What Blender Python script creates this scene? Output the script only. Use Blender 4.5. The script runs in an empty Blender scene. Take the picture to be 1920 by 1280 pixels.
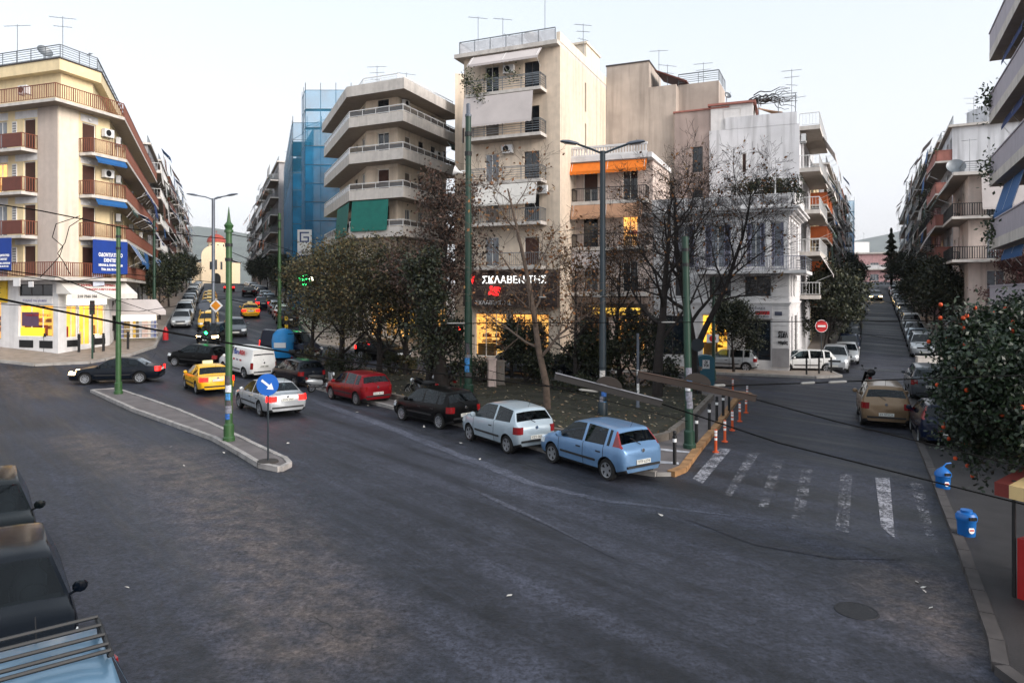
import bpy, bmesh, math, random
from mathutils import Vector, Matrix
random.seed(7)
R = math.radians
SC = bpy.context.scene
COL = SC.collection
# ---------------------------------------------------------------- camera
F = 1320.0; CX = 960.0; HY = 548.0; CH = 5.2      # focal length (px of the 1920 frame), centre, horizon row, eye height
cam_d = bpy.data.cameras.new('camera'); cam = bpy.data.objects.new('camera', cam_d); COL.objects.link(cam)
cam.location = (0, 0, CH); cam.rotation_euler = (R(90), 0, 0)
cam_d.sensor_width = 36; cam_d.lens = 36 * F / 1920; cam_d.shift_y = -(640 - HY) / 1920
cam_d.clip_start = 0.1; cam_d.clip_end = 12000
SC.camera = cam
# ---------------------------------------------------------------- sky and sun (dusk, thin bright overcast)
SUN_AZ = R(128); SUN_EL = R(24)     # azimuth clockwise from +Y: to the right and behind the camera
w = bpy.data.worlds.new('World'); SC.world = w; w.use_nodes = True
nt = w.node_tree; bgn = nt.nodes['Background']
sky = nt.nodes.new('ShaderNodeTexSky'); sky.sky_type = 'NISHITA'; sky.sun_disc = False
sky.sun_elevation = SUN_EL; sky.sun_rotation = SUN_AZ
sky.air_density = 1.0; sky.dust_density = 3.0; sky.ozone_density = 1.2
hs = nt.nodes.new('ShaderNodeHueSaturation'); hs.inputs['Saturation'].default_value = 0.32
mx = nt.nodes.new('ShaderNodeMix'); mx.data_type = 'RGBA'; mx.inputs[0].default_value = 0.5   # thin cloud veil
tc = nt.nodes.new('ShaderNodeTexCoord'); sx = nt.nodes.new('ShaderNodeSeparateXYZ'); vr = nt.nodes.new('ShaderNodeValToRGB')   # veil: faintly rosy near the horizon
vr.color_ramp.elements[0].position = .0; vr.color_ramp.elements[0].color = (.90, .86, .87, 1); vr.color_ramp.elements[1].position = .45; vr.color_ramp.elements[1].color = (.70, .80, .89, 1)
sm = nt.nodes.new('ShaderNodeVectorMath'); sm.operation = 'SCALE'; sm.inputs['Scale'].default_value = 10.5
nt.links.new(tc.outputs['Generated'], sx.inputs[0]); nt.links.new(sx.outputs['Z'], vr.inputs[0]); nt.links.new(vr.outputs[0], sm.inputs[0]); nt.links.new(sm.outputs[0], mx.inputs[7])
nt.links.new(sky.outputs[0], hs.inputs['Color']); nt.links.new(hs.outputs[0], mx.inputs[6])
nt.links.new(mx.outputs[2], bgn.inputs[0]); bgn.inputs[1].default_value = 0.071
sd = bpy.data.lights.new('sun', 'SUN'); sd.energy = 1.5; sd.angle = R(35); sd.color = (1.0, 0.91, 0.83)
so = bpy.data.objects.new('sun', sd); COL.objects.link(so)
sv = Vector((math.sin(SUN_AZ) * math.cos(SUN_EL), math.cos(SUN_AZ) * math.cos(SUN_EL), math.sin(SUN_EL)))
so.rotation_euler = (-sv).to_track_quat('-Z', 'Y').to_euler()
SC.view_settings.view_transform = 'Standard'; SC.view_settings.look = 'None'
SC.view_settings.exposure = 1.32; SC.view_settings.gamma = 1.0; SC.view_settings.use_curve_mapping = False
SC.cycles.max_bounces = 4; SC.cycles.diffuse_bounces = 2; SC.cycles.glossy_bounces = 2
SC.cycles.transparent_max_bounces = 8; SC.cycles.use_denoising = True
SC.cycles.sample_clamp_indirect = 4

# ---------------------------------------------------------------- terrain
def interp(x, tab):
    if x <= tab[0][0]: return tab[0][1]
    for (a, b), (c, d) in zip(tab, tab[1:]):
        if x <= c: return b + (d - b) * (x - a) / (c - a)
    return tab[-1][1]
DL = Vector((-.390, .921)); DR = Vector((.454, .891))      # the two streets' directions
def gh(x, y):
    sl = (x + 15) * DL.x + (y - 40) * DL.y
    sr = (x - 25.3) * DR.x + (y - 48) * DR.y
    a = interp(sl, [(0, 0), (4, .12), (9, .62), (13.5, 1.1), (32, 2.5), (65, 4.6), (135, 6.8), (220, 8.5), (600, 9)])
    b = interp(sr, [(0, 0), (5, .15), (12, .62), (118, 7.4), (135, 7.9), (160, 7.6), (400, 3)])
    return max(a, b)
def G(px, py, off=0.0):
    """point of the ground seen at a pixel of the photograph"""
    Y = 20.0
    lo, hi = 2.0, 400.0
    y = lo
    while y < hi:
        x = (px - CX) / F * y
        if CH + (HY - py) / F * y <= gh(x, y) + off: break
        y += .5
    lo = y - .5; hi = y
    for _ in range(18):
        m = (lo + hi) / 2; x = (px - CX) / F * m
        if CH + (HY - py) / F * m <= gh(x, m) + off: hi = m
        else: lo = m
    return Vector(((px - CX) / F * hi, hi, gh((px - CX) / F * hi, hi) + off))
def P(px, py, Y): return Vector(((px - CX) / F * Y, Y, CH + (HY - py) / F * Y))

# ---------------------------------------------------------------- materials
def lin(c): return tuple(((v / 255) / 12.92 if v <= 10 else (((v / 255) + .055) / 1.055) ** 2.4) for v in c)
MATS = {}
def mat(name, rgb, rough=.7, metal=0., var=.12, scale=2.5, bump=0., bscale=30, emit=0., streak=0., spec=.5, coat=0., island=None, wave=None, alpha=None):
    if name in MATS: return MATS[name]
    m = bpy.data.materials.new(name); m.use_nodes = True; MATS[name] = m
    n = m.node_tree; b = n.nodes['Principled BSDF']; c = lin(rgb)
    b.inputs['Roughness'].default_value = rough; b.inputs['Metallic'].default_value = metal
    b.inputs['Specular IOR Level'].default_value = spec
    if coat: b.inputs['Coat Weight'].default_value = coat; b.inputs['Coat Roughness'].default_value = .04
    if alpha is not None: b.inputs['Alpha'].default_value = alpha
    geo = n.nodes.new('ShaderNodeNewGeometry')
    def mixc(fac, A, B):
        k = n.nodes.new('ShaderNodeMix'); k.data_type = 'RGBA'
        if isinstance(fac, float): k.inputs[0].default_value = fac
        else: n.links.new(fac, k.inputs[0])
        for i, q in ((6, A), (7, B)):
            if isinstance(q, tuple): k.inputs[i].default_value = q + (1,)
            else: n.links.new(q, k.inputs[i])
        return k.outputs[2]
    def noise(sc, vec=None, det=4.):
        t = n.nodes.new('ShaderNodeTexNoise'); t.inputs['Scale'].default_value = sc; t.inputs['Detail'].default_value = det
        n.links.new(vec or geo.outputs['Position'], t.inputs['Vector']); return t.outputs[0]
    def ramp(fac, a, b_):
        r = n.nodes.new('ShaderNodeMapRange'); r.inputs[1].default_value = a; r.inputs[2].default_value = b_
        n.links.new(fac, r.inputs[0]); return r.outputs[0]
    if island:
        cr = n.nodes.new('ShaderNodeValToRGB'); cr.color_ramp.elements[0].color = lin(island[0]) + (1,)
        cr.color_ramp.elements[1].color = lin(island[-1]) + (1,)
        for i, q in enumerate(island[1:-1]):
            e = cr.color_ramp.elements.new((i + 1) / (len(island) - 1)); e.color = lin(q) + (1,)
        n.links.new(geo.outputs['Random Per Island'], cr.inputs[0]); col = cr.outputs[0]
    else:
        lo = tuple(v * (1 - var) for v in c); hi = tuple(min(1, v * (1 + var)) for v in c)
        col = mixc(ramp(noise(scale), .3, .7), lo, hi)
    if streak:
        mp = n.nodes.new('ShaderNodeMapping'); mp.inputs['Scale'].default_value = (2.2, 2.2, .16)
        n.links.new(geo.outputs['Position'], mp.inputs['Vector'])
        d = tuple(v * .45 for v in c)
        f = ramp(noise(1.0, mp.outputs[0], 6.), .47, .72)
        mm = n.nodes.new('ShaderNodeMath'); mm.operation = 'MULTIPLY'; mm.inputs[1].default_value = streak; n.links.new(f, mm.inputs[0])
        col = mixc(mm.outputs[0], col, d)
    n.links.new(col, b.inputs['Base Color'])
    if emit:
        n.links.new(col, b.inputs['Emission Color']); b.inputs['Emission Strength'].default_value = emit
    hgt = None
    if bump: hgt = noise(bscale, None, 3.)
    if wave:
        wv = n.nodes.new('ShaderNodeTexWave'); wv.wave_type = 'BANDS'; wv.bands_direction = 'Z'; wv.inputs['Scale'].default_value = wave
        n.links.new(geo.outputs['Position'], wv.inputs['Vector']); hgt = wv.outputs[0]; bump = bump or .6
    if hgt is not None:
        bn = n.nodes.new('ShaderNodeBump'); bn.inputs['Strength'].default_value = bump; bn.inputs['Distance'].default_value = .02
        n.links.new(hgt, bn.inputs['Height']); n.links.new(bn.outputs[0], b.inputs['Normal'])
    return m
GLASS = mat('window_glass', (26, 34, 42), .06, var=.3, scale=.8, spec=.7)
CURTAIN = mat('curtained_glass', (120, 125, 132), .25, var=.35, scale=1.5, spec=.6)
SHUT = mat('brown_roller_shutter', (70, 42, 34), .6, wave=9)
SHUTG = mat('grey_roller_shutter', (120, 112, 104), .6, wave=9)
WFRAME = mat('white_frame_paint', (225, 222, 216), .5)
DFRAME = mat('dark_frame_paint', (58, 52, 50), .5)
LIT = mat('lit_warm_wall', (255, 188, 104), .6, var=.25, scale=1.2, emit=.55)
LITW = mat('lit_white_panel', (255, 248, 232), .5, var=.05, emit=1.0)
LITY = mat('lit_yellow_wall', (255, 196, 80), .6, var=.2, scale=1.2, emit=.6)
def clearglass(name, tint, refl=.06):
    """thin pane: mostly see-through, mirror-like at grazing angles"""
    m = bpy.data.materials.new(name); m.use_nodes = True; n = m.node_tree; n.nodes.clear(); N = n.nodes.new; L = n.links.new
    t = N('ShaderNodeBsdfTransparent'); t.inputs[0].default_value = tint + (1,); g = N('ShaderNodeBsdfGlossy'); g.inputs['Roughness'].default_value = .03; g.inputs[0].default_value = (.9, .95, 1, 1)
    lw = N('ShaderNodeLayerWeight'); lw.inputs[0].default_value = .5; pw = N('ShaderNodeMath'); pw.operation = 'POWER'; pw.inputs[1].default_value = 4.5; L(lw.outputs['Facing'], pw.inputs[0]); f = N('ShaderNodeMath'); f.operation = 'MULTIPLY_ADD'; f.inputs[1].default_value = .85; f.inputs[2].default_value = refl; L(pw.outputs[0], f.inputs[0]); x = N('ShaderNodeMixShader'); o = N('ShaderNodeOutputMaterial'); L(f.outputs[0], x.inputs[0]); L(t.outputs[0], x.inputs[1]); L(g.outputs[0], x.inputs[2]); L(x.outputs[0], o.inputs[0]); return m
CLEAR = clearglass('clear_shop_glass', (.9, .92, .92))
GOODS = mat('shelf_goods', (150, 110, 70), .6, island=[(96, 52, 28), (180, 60, 40), (226, 190, 120), (240, 226, 200), (120, 84, 44), (60, 70, 50), (200, 130, 50)])
CREAM = mat('cream_plaster', (222, 209, 192), .85, var=.06, streak=.4, bump=.15)
YELLOW = mat('yellow_plaster', (226, 206, 166), .85, var=.06, streak=.2, bump=.15)
TAUPE = mat('taupe_plaster', (190, 176, 166), .85, var=.06, streak=.2, bump=.15)
BEIGE = mat('beige_plaster', (212, 195, 176), .85, var=.08, streak=.5, bump=.15)
PINKW = mat('pinkish_plaster', (214, 196, 186), .85, var=.07, streak=.5, bump=.15)
TAN = mat('weathered_tan_render', (176, 164, 154), .9, var=.2, scale=.5, streak=.55, bump=.3, bscale=8)
WHITE = mat('white_plaster', (214, 212, 212), .85, var=.07, streak=.3, bump=.15)
STAINW = mat('stained_white_plaster', (206, 206, 210), .85, var=.1, scale=.6, streak=.75, bump=.2)
GREYP = mat('grey_plaster', (150, 148, 150), .85, var=.1, streak=.4, bump=.15)
ROSE = mat('terracotta_plaster', (158, 104, 94), .85, var=.1, streak=.3)
PINK = mat('pink_plaster', (190, 150, 150), .85, var=.08, streak=.3)
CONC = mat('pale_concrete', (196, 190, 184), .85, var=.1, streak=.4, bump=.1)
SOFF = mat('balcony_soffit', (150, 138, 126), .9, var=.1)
ROOFM = mat('roof_screed', (150, 146, 140), .95, var=.2)
BRN = mat('brown_rail_paint', (118, 66, 48), .55, var=.1)
BRNP = mat('brown_rail_panel', (98, 50, 38), .6, var=.12)
BLKM = mat('black_iron', (32, 32, 34), .5, metal=.3, var=.1)
GREYM = mat('grey_metal', (120, 124, 128), .45, metal=.6, var=.1)
WHTM = mat('white_metal', (214, 214, 214), .45, var=.08)
RAILG = mat('smoked_rail_glass', (74, 72, 72), .15, var=.15, spec=.6)
DARKP = mat('dark_void', (18, 18, 20), .9, var=.2)
AWN = {'grey': mat('grey_awning', (188, 180, 178), .8, var=.08, scale=1), 'blue': mat('blue_awning', (24, 84, 140), .8, var=.1),
       'green': mat('green_awning', (22, 104, 94), .8, var=.12), 'orange': mat('orange_awning', (222, 118, 30), .8, var=.1),
       'white': mat('white_awning', (216, 212, 206), .8, var=.06), 'navy': mat('navy_awning', (18, 48, 104), .8, var=.1),
       'tan': mat('tan_awning', (176, 136, 108), .8, var=.1), 'dkgreen': mat('dark_green_awning', (34, 60, 50), .8, var=.1),
       'brown': mat('brown_awning', (110, 70, 50), .8, var=.1)}

# ---------------------------------------------------------------- mesh helpers
class MB:
    def __init__(s): s.v = []; s.f = []; s.m = []; s.mi = 0
    def add(s, vs, fs):
        o = len(s.v); s.v += [tuple(q) for q in vs]; s.f += [tuple(i + o for i in f) for f in fs]; s.m += [s.mi] * len(fs); return s
    def box(s, x0, y0, z0, x1, y1, z1, mx=None):
        vs = [Vector(q) for q in ((x0, y0, z0), (x1, y0, z0), (x1, y1, z0), (x0, y1, z0), (x0, y0, z1), (x1, y0, z1), (x1, y1, z1), (x0, y1, z1))]
        if mx: vs = [mx @ q for q in vs]
        return s.add(vs, [(3, 2, 1, 0), (4, 5, 6, 7), (0, 1, 5, 4), (1, 2, 6, 5), (2, 3, 7, 6), (3, 0, 4, 7)])
    def quad(s, a, b, c, d): return s.add([a, b, c, d], [(0, 1, 2, 3)])
    def prism(s, poly, z0, z1, top=True, bot=True):
        n = len(poly)
        vs = [(p[0], p[1], z0) for p in poly] + [(p[0], p[1], z1) for p in poly]
        fs = [(i, (i + 1) % n, n + (i + 1) % n, n + i) for i in range(n)]
        if top: fs.append(tuple(range(n, 2 * n)))
        if bot: fs.append(tuple(range(n - 1, -1, -1)))
        return s.add(vs, fs)
    def tube(s, pts, r, n=6, cap=True):
        pts = [Vector(p) for p in pts]; k = len(pts)
        rr = r if isinstance(r, (list, tuple)) else [r] * k
        vs = []; up = None
        for i, p in enumerate(pts):
            d = (pts[min(i + 1, k - 1)] - pts[max(i - 1, 0)])
            if d.length < 1e-9: d = Vector((0, 0, 1))
            d.normalize()
            if up is None:
                up = Vector((0, 0, 1)) if abs(d.z) < .9 else Vector((1, 0, 0))
            a = d.cross(up)
            if a.length < 1e-6: a = d.cross(Vector((0, 1, .3)))
            a.normalize(); b = a.cross(d); up = b
            for j in range(n):
                t = 2 * math.pi * j / n
                vs.append(p + (a * math.cos(t) + b * math.sin(t)) * rr[i])
        fs = [(i * n + j, i * n + (j + 1) % n, (i + 1) * n + (j + 1) % n, (i + 1) * n + j) for i in range(k - 1) for j in range(n)]
        if cap: fs += [tuple(range(n - 1, -1, -1)), tuple(range((k - 1) * n, k * n))]
        return s.add(vs, fs)
    def lathe(s, prof, n=16, mx=None, ca=True, cb=True):
        mx = mx or Matrix(); vs = []; k = len(prof)
        for r, z in prof:
            for j in range(n):
                t = 2 * math.pi * j / n; vs.append(mx @ Vector((r * math.cos(t), r * math.sin(t), z)))
        fs = [(i * n + j, i * n + (j + 1) % n, (i + 1) * n + (j + 1) % n, (i + 1) * n + j) for i in range(k - 1) for j in range(n)]
        if ca: fs.append(tuple(range(n - 1, -1, -1)))
        if cb: fs.append(tuple(range((k - 1) * n, k * n)))
        return s.add(vs, fs)
    def mesh(s, name, mats, smooth=None):
        me = bpy.data.meshes.new(name); me.from_pydata(s.v, [], s.f)
        for m_ in (mats if isinstance(mats, (list, tuple)) else [mats]): me.materials.append(m_)
        if any(s.m): me.polygons.foreach_set('material_index', s.m)
        if smooth:
            me.polygons.foreach_set('use_smooth', [True] * len(me.polygons)); me.set_sharp_from_angle(angle=R(smooth))
        me.update(); return me
    def build(s, name, mats, parent=None, loc=(0, 0, 0), rot=(0, 0, 0), smooth=None):
        return ob(name, s.mesh(name, mats, smooth), parent, loc, rot)
def ob(name, me, parent=None, loc=(0, 0, 0), rot=(0, 0, 0)):
    o = bpy.data.objects.new(name, me); COL.objects.link(o); o.location = loc
    o.rotation_euler = rot if not isinstance(rot, (int, float)) else (0, 0, rot)
    if parent: o.parent = parent
    return o
def tag(o, label, cat, group=None, kind=None):
    if label: o['label'] = label
    if cat: o['category'] = cat
    if group: o['group'] = group
    if kind: o['kind'] = kind
    return o
def thing(name, label, cat, loc=(0, 0, 0), rz=0, group=None):
    return tag(ob(name, None, None, loc, (0, 0, rz)), label, cat, group)
def structure(o): o['kind'] = 'structure'; return o
def text(s, size, m, parent, loc, rot, extrude=.012, name='lettering', width=None, weight=0., shear=0.):
    cu = bpy.data.curves.new('t', 'FONT'); cu.body = s; cu.size = size; cu.extrude = extrude; cu.align_x = 'CENTER'; cu.align_y = 'CENTER'
    cu.offset = weight; cu.resolution_u = 3; cu.shear = shear
    t = bpy.data.objects.new('t', cu); COL.objects.link(t); bpy.context.view_layer.update()
    me = bpy.data.meshes.new_from_object(t.evaluated_get(bpy.context.evaluated_depsgraph_get()))
    bpy.data.objects.remove(t); bpy.data.curves.remove(cu)
    me.materials.clear(); me.materials.append(m)
    if width:
        xs = [v.co.x for v in me.vertices]
        if xs and max(xs) > min(xs):
            k = width / (max(xs) - min(xs))
            for v in me.vertices: v.co.x *= k
    return ob(name, me, parent, loc, rot)
def copy_tree(o, parent=None):
    c = o.copy(); COL.objects.link(c); c.parent = parent
    for ch in list(o.children): copy_tree(ch, c)
    return c
# ================================================================ ground, roads, pavements
def seq(a, b, step, far, grow=1.35):
    out = [a + i * step for i in range(int((b - a) / step) + 1)]
    d = step; x = out[-1]
    while x < far: d *= grow; x += d; out.append(x)
    d = step; x = out[0]; pre = []
    while x > -far: d *= grow; x -= d; pre.append(x)
    return pre[::-1] + out
def segd(p, a, b):
    ab = b - a; t = max(0, min(1, (p - a).dot(ab) / max(1e-9, ab.length_squared))); return (p - a - ab * t).length
def smooth(a, b, x):
    t = max(0, min(1, (x - a) / (b - a))); return t * t * (3 - 2 * t)
def pl(pts): return [G(*q).xy for q in pts]
BANDS = [(pl([(572, 745), (720, 800), (880, 865), (1000, 915), (1130, 940), (1300, 960), (1500, 985), (1720, 1005)]), .34, .8),
         (pl([(900, 880), (1030, 950), (1180, 1040), (1330, 1150)]), .5, .4),
         (pl([(20, 745), (150, 800), (240, 900), (340, 1000), (470, 1130), (560, 1270)]), .4, .5),
         (pl([(190, 770), (330, 860), (480, 1000), (640, 1140)]), .35, .25),
         (pl([(930, 960), (1000, 1150), (1040, 1280)]), .16, .5),
         (pl([(640, 850), (760, 980), (830, 1120)]), .3, -.15),
         (pl([(700, 760), (860, 835), (1010, 890)]), .25, -.55), (pl([(1280, 990), (1420, 1090), (1560, 1200)]), .35, .45),
         (pl([(1620, 1040), (1760, 1120), (1830, 1230)]), .45, .4), (pl([(0, 700), (250, 672), (420, 700)]), .6, .35),
         (pl([(0, 830), (90, 930), (200, 1100), (300, 1280)]), .7, -.2),
         (pl([(1470, 720), (1640, 712), (1760, 712)]), .5, .35), (pl([(1640, 690), (1650, 600), (1645, 560)]), .5, .3),
         (pl([(1440, 780), (1500, 900), (1600, 1030)]), .5, -.15)]
xs = seq(-44, 34, .6, 5500); ys = [q for q in seq(3, 62, .6, 6500) if q > -60]
gv = []; wear = []; stain = []
STAINS = [(pl([(300, 850), (430, 960), (520, 1060), (600, 1200)]), 1.1), (pl([(150, 820), (260, 880)]), .8), (pl([(1700, 1090), (1790, 1180)]), .9), (pl([(20, 700), (90, 740)]), 1.2)]
for y in ys:
    for x in xs:
        gv.append((x, y, gh(x, y))); v = 0.
        if -44 < x < 34 and 3 < y < 62:
            p = Vector((x, y))
            for line, wd, amt in BANDS:
                d = min(segd(p, a, b) for a, b in zip(line, line[1:]))
                if d < wd * 2.2: v += amt * (1 - smooth(wd * .5, wd * 2.0, d))
        wear.append(v); sv_ = 0.
        if -44 < x < 34 and 3 < y < 62:
            for line, wd in STAINS: sv_ = max(sv_, 1 - smooth(wd * .4, wd * 1.6, min(segd(p, a, b) for a, b in zip(line, line[1:]))))
        stain.append(sv_)
nx = len(xs)
gf = [(j * nx + i, j * nx + i + 1, (j + 1) * nx + i + 1, (j + 1) * nx + i) for j in range(len(ys) - 1) for i in range(nx - 1)]
me = bpy.data.meshes.new('road'); me.from_pydata(gv, [], gf)
at = me.attributes.new('wear', 'FLOAT', 'POINT'); at.data.foreach_set('value', wear); at = me.attributes.new('stain', 'FLOAT', 'POINT'); at.data.foreach_set('value', stain)
me.polygons.foreach_set('use_smooth', [True] * len(me.polygons))
def asphalt(name='asphalt', dark=(18, 20, 27), light=(64, 67, 80), bias=.34, warm=True):
    m = bpy.data.materials.new(name); m.use_nodes = True; n = m.node_tree; b = n.nodes['Principled BSDF']
    N = n.nodes.new; L = n.links.new
    geo = N('ShaderNodeNewGeometry'); a = N('ShaderNodeAttribute'); a.attribute_name = 'wear'; a2 = N('ShaderNodeAttribute'); a2.attribute_name = 'stain'
    def noise(s, d=5., rough=.6, vec=None):
        t = N('ShaderNodeTexNoise'); t.inputs['Scale'].default_value = s; t.inputs['Detail'].default_value = d; t.inputs['Roughness'].default_value = rough
        L(vec or geo.outputs['Position'], t.inputs['Vector']); return t.outputs[0]
    def mth(op, x, y):
        k = N('ShaderNodeMath'); k.operation = op
        for i, q in ((0, x), (1, y)):
            if isinstance(q, float): k.inputs[i].default_value = q
            else: L(q, k.inputs[i])
        return k.outputs[0]
    def rng(f, a0, a1, b0, b1):
        r = N('ShaderNodeMapRange'); r.inputs[1].default_value = a0; r.inputs[2].default_value = a1; r.inputs[3].default_value = b0; r.inputs[4].default_value = b1; L(f, r.inputs[0]); return r.outputs[0]
    # streaks along the way the traffic runs
    mp = N('ShaderNodeMapping'); mp.inputs['Rotation'].default_value = (0, 0, R(49)); L(geo.outputs['Position'], mp.inputs['Vector']); mp2 = N('ShaderNodeMapping'); mp2.inputs['Scale'].default_value = (.07, 1.1, 1); L(mp.outputs[0], mp2.inputs['Vector'])
    big = noise(.2, 5.); mid = noise(1.7, 6., .7); fine = noise(3.6, 5., .8); grain = noise(11., 4., .85); streak = noise(1., 4., .6, mp2.outputs[0])
    t = mth('ADD', mth('MULTIPLY', mth('SUBTRACT', big, .5), .9), mth('MULTIPLY', mth('SUBTRACT', mid, .5), .7))
    t = mth('ADD', t, mth('MULTIPLY', mth('SUBTRACT', streak, .5), 1.7)); t = mth('ADD', t, mth('MULTIPLY', a.outputs['Fac'], .35)); t = mth('ADD', t, bias)
    mxn = N('ShaderNodeMix'); mxn.data_type = 'RGBA'; mxn.clamp_factor = True; L(t, mxn.inputs[0]); mxn.inputs[6].default_value = lin(dark) + (1,); mxn.inputs[7].default_value = lin(light) + (1,); col = mxn.outputs[2]
    # rusty brown stains with their own ragged outline
    w_ = N('ShaderNodeMix'); w_.data_type = 'RGBA'; L(mth('MULTIPLY', a2.outputs['Fac'], rng(mid, .40, .64, .1, .6)), w_.inputs[0]); L(col, w_.inputs[6]); w_.inputs[7].default_value = lin((98, 86, 78)) + (1,); col = w_.outputs[2]
    g = mth('MULTIPLY', rng(fine, .34, .66, .62, 1.38), rng(grain, .36, .64, .38, 1.7))
    sc = N('ShaderNodeVectorMath'); sc.operation = 'SCALE'; L(col, sc.inputs[0]); L(g, sc.inputs['Scale'])
    wob = N('ShaderNodeVectorMath'); wob.operation = 'ADD'; L(geo.outputs['Position'], wob.inputs[0]); nz = N('ShaderNodeTexNoise'); nz.inputs['Scale'].default_value = .9; nz.inputs['Detail'].default_value = 5; L(geo.outputs['Position'], nz.inputs['Vector']); L(nz.outputs[1], wob.inputs[1])
    vo = N('ShaderNodeTexVoronoi'); vo.feature = 'DISTANCE_TO_EDGE'; vo.inputs['Scale'].default_value = .11; L(wob.outputs[0], vo.inputs['Vector'])
    ck = N('ShaderNodeMath'); ck.operation = 'MAXIMUM'; L(rng(vo.outputs[0], 0., .0018, 0., 1.), ck.inputs[0]); L(rng(noise(.35, 2.), .5, .56, 1., 0.), ck.inputs[1])
    m2 = N('ShaderNodeMix'); m2.data_type = 'RGBA'; L(ck.outputs[0], m2.inputs[0]); m2.inputs[6].default_value = lin((14, 14, 16)) + (1,); L(sc.outputs[0], m2.inputs[7]); L(m2.outputs[2], b.inputs['Base Color'])
    L(rng(streak, .35, .65, .46, .8), b.inputs['Roughness']); b.inputs['Specular IOR Level'].default_value = .4
    bp = N('ShaderNodeBump'); bp.inputs['Strength'].default_value = .6; bp.inputs['Distance'].default_value = .03
    L(mth('ADD', mth('MULTIPLY', fine, .7), grain), bp.inputs['Height']); L(bp.outputs[0], b.inputs['Normal'])
    return m
ASPH = asphalt(); me.materials.append(ASPH)
road = structure(ob('road', me))

PAVE = mat('paving_slabs', (142, 130, 120), .75, var=.22, scale=1.8, bump=.3, bscale=5)
KERB = mat('kerb_stone', (150, 146, 142), .8, var=.2, scale=3, bump=.2)
KERBO = mat('ochre_kerb_paint', (150, 112, 74), .75, var=.35, scale=2.5)
ISL = mat('island_concrete', (98, 92, 92), .8, var=.22, scale=1.6, bump=.3)
SOIL = mat('park_soil', (44, 42, 30), .95, var=.45, scale=1.5, bump=.8, bscale=6)
PAINT = mat('worn_road_paint', (176, 176, 182), .7, var=.3, scale=4)
def wornpaint(k, thr):
    """road paint rubbed through to the asphalt in grains and patches"""
    m = bpy.data.materials.new('worn_crossing_paint_%d' % k); m.use_nodes = True; n = m.node_tree; b = n.nodes['Principled BSDF']; N = n.nodes.new; L = n.links.new
    b.inputs['Base Color'].default_value = lin((158, 158, 166)) + (1,); b.inputs['Roughness'].default_value = .75; geo = N('ShaderNodeNewGeometry'); acc = None
    for sc, wt in ((1.6, .5), (9., .5), (34., .75)):
        t = N('ShaderNodeTexNoise'); t.inputs['Scale'].default_value = sc; t.inputs['Detail'].default_value = 4; t.inputs['Roughness'].default_value = .7; L(geo.outputs['Position'], t.inputs['Vector'])
        q = N('ShaderNodeMath'); q.operation = 'MULTIPLY'; q.inputs[1].default_value = wt; L(t.outputs[0], q.inputs[0])
        if acc is None: acc = q.outputs[0]
        else: a_ = N('ShaderNodeMath'); a_.operation = 'ADD'; L(acc, a_.inputs[0]); L(q.outputs[0], a_.inputs[1]); acc = a_.outputs[0]
    r = N('ShaderNodeMapRange'); r.inputs[1].default_value = thr; r.inputs[2].default_value = thr + .13; L(acc, r.inputs[0]); L(r.outputs[0], b.inputs['Alpha']); return m
def drape(name, poly, h, mats, parent=None, maxlen=2.5, hump=0., skirt=.25):
    bm = bmesh.new(); vs = [bm.verts.new((p[0], p[1], 0)) for p in poly]; bm.faces.new(vs)
    bmesh.ops.triangulate(bm, faces=bm.faces[:])
    for _ in range(7):
        es = [e for e in bm.edges if e.calc_length() > maxlen]
        if not es: break
        bmesh.ops.subdivide_edges(bm, edges=es, cuts=1); bmesh.ops.triangulate(bm, faces=bm.faces[:])
    be = [e for e in bm.edges if e.is_boundary]; bset = {v for e in be for v in e.verts}
    for v in bm.verts:
        v.co.z = gh(v.co.x, v.co.y) + h + (0 if v in bset else hump * (.6 + .8 * random.random()))
    ex = bmesh.ops.extrude_edge_only(bm, edges=be)
    for g in ex['geom']:
        if isinstance(g, bmesh.types.BMVert): g.co.z -= h + skirt
    bmesh.ops.recalc_face_normals(bm, faces=bm.faces[:])
    for f in bm.faces: f.material_index = 1 if abs(f.normal.z) < .3 and len(mats) > 1 else 0
    up = [f for f in bm.faces if f.normal.z < -.5]
    bmesh.ops.reverse_faces(bm, faces=up)
    me = bpy.data.meshes.new(name); bm.to_mesh(me); bm.free()
    for m_ in mats: me.materials.append(m_)
    return ob(name, me, parent)
STONE = {}
def kerb(line, parent, h, m, step=1.0, wd=.17, closed=False):
    """a row of single kerb stones along a line"""
    pts = [Vector(p[:2]) for p in line]
    if closed: pts.append(pts[0])
    out = []; L = []
    for a, b in zip(pts, pts[1:]):
        n = max(1, round((b - a).length / step))
        for i in range(n): out.append((a + (b - a) * i / n, a + (b - a) * (i + 1) / n))
    key = (m.name, wd, h)
    if key not in STONE:
        mb = MB(); mb.box(-.495, -wd / 2, -.12, .495, wd / 2, h)
        me_ = mb.mesh('kerb_stone', m); STONE[key] = me_
    for a, b in out:
        c = (a + b) / 2; d = b - a
        za, zb = gh(a.x, a.y), gh(b.x, b.y)
        o = ob('kerb_stone', STONE[key], parent, (c.x, c.y, (za + zb) / 2 + random.uniform(-.008, .008)), (0, -math.atan2(zb - za, d.length), math.atan2(d.y, d.x) + random.uniform(-.012, .012)))
        o.scale = (d.length * random.uniform(.965, .985), 1, 1)
def offs(line, d):
    """offset a 2-D polyline to its right by d"""
    line = [Vector(q[:2]) for q in line]; out = []
    for i, p in enumerate(line):
        t = (line[min(i + 1, len(line) - 1)] - line[max(i - 1, 0)]).normalized(); out.append(p + Vector((t.y, -t.x)) * d)
    return out
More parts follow.
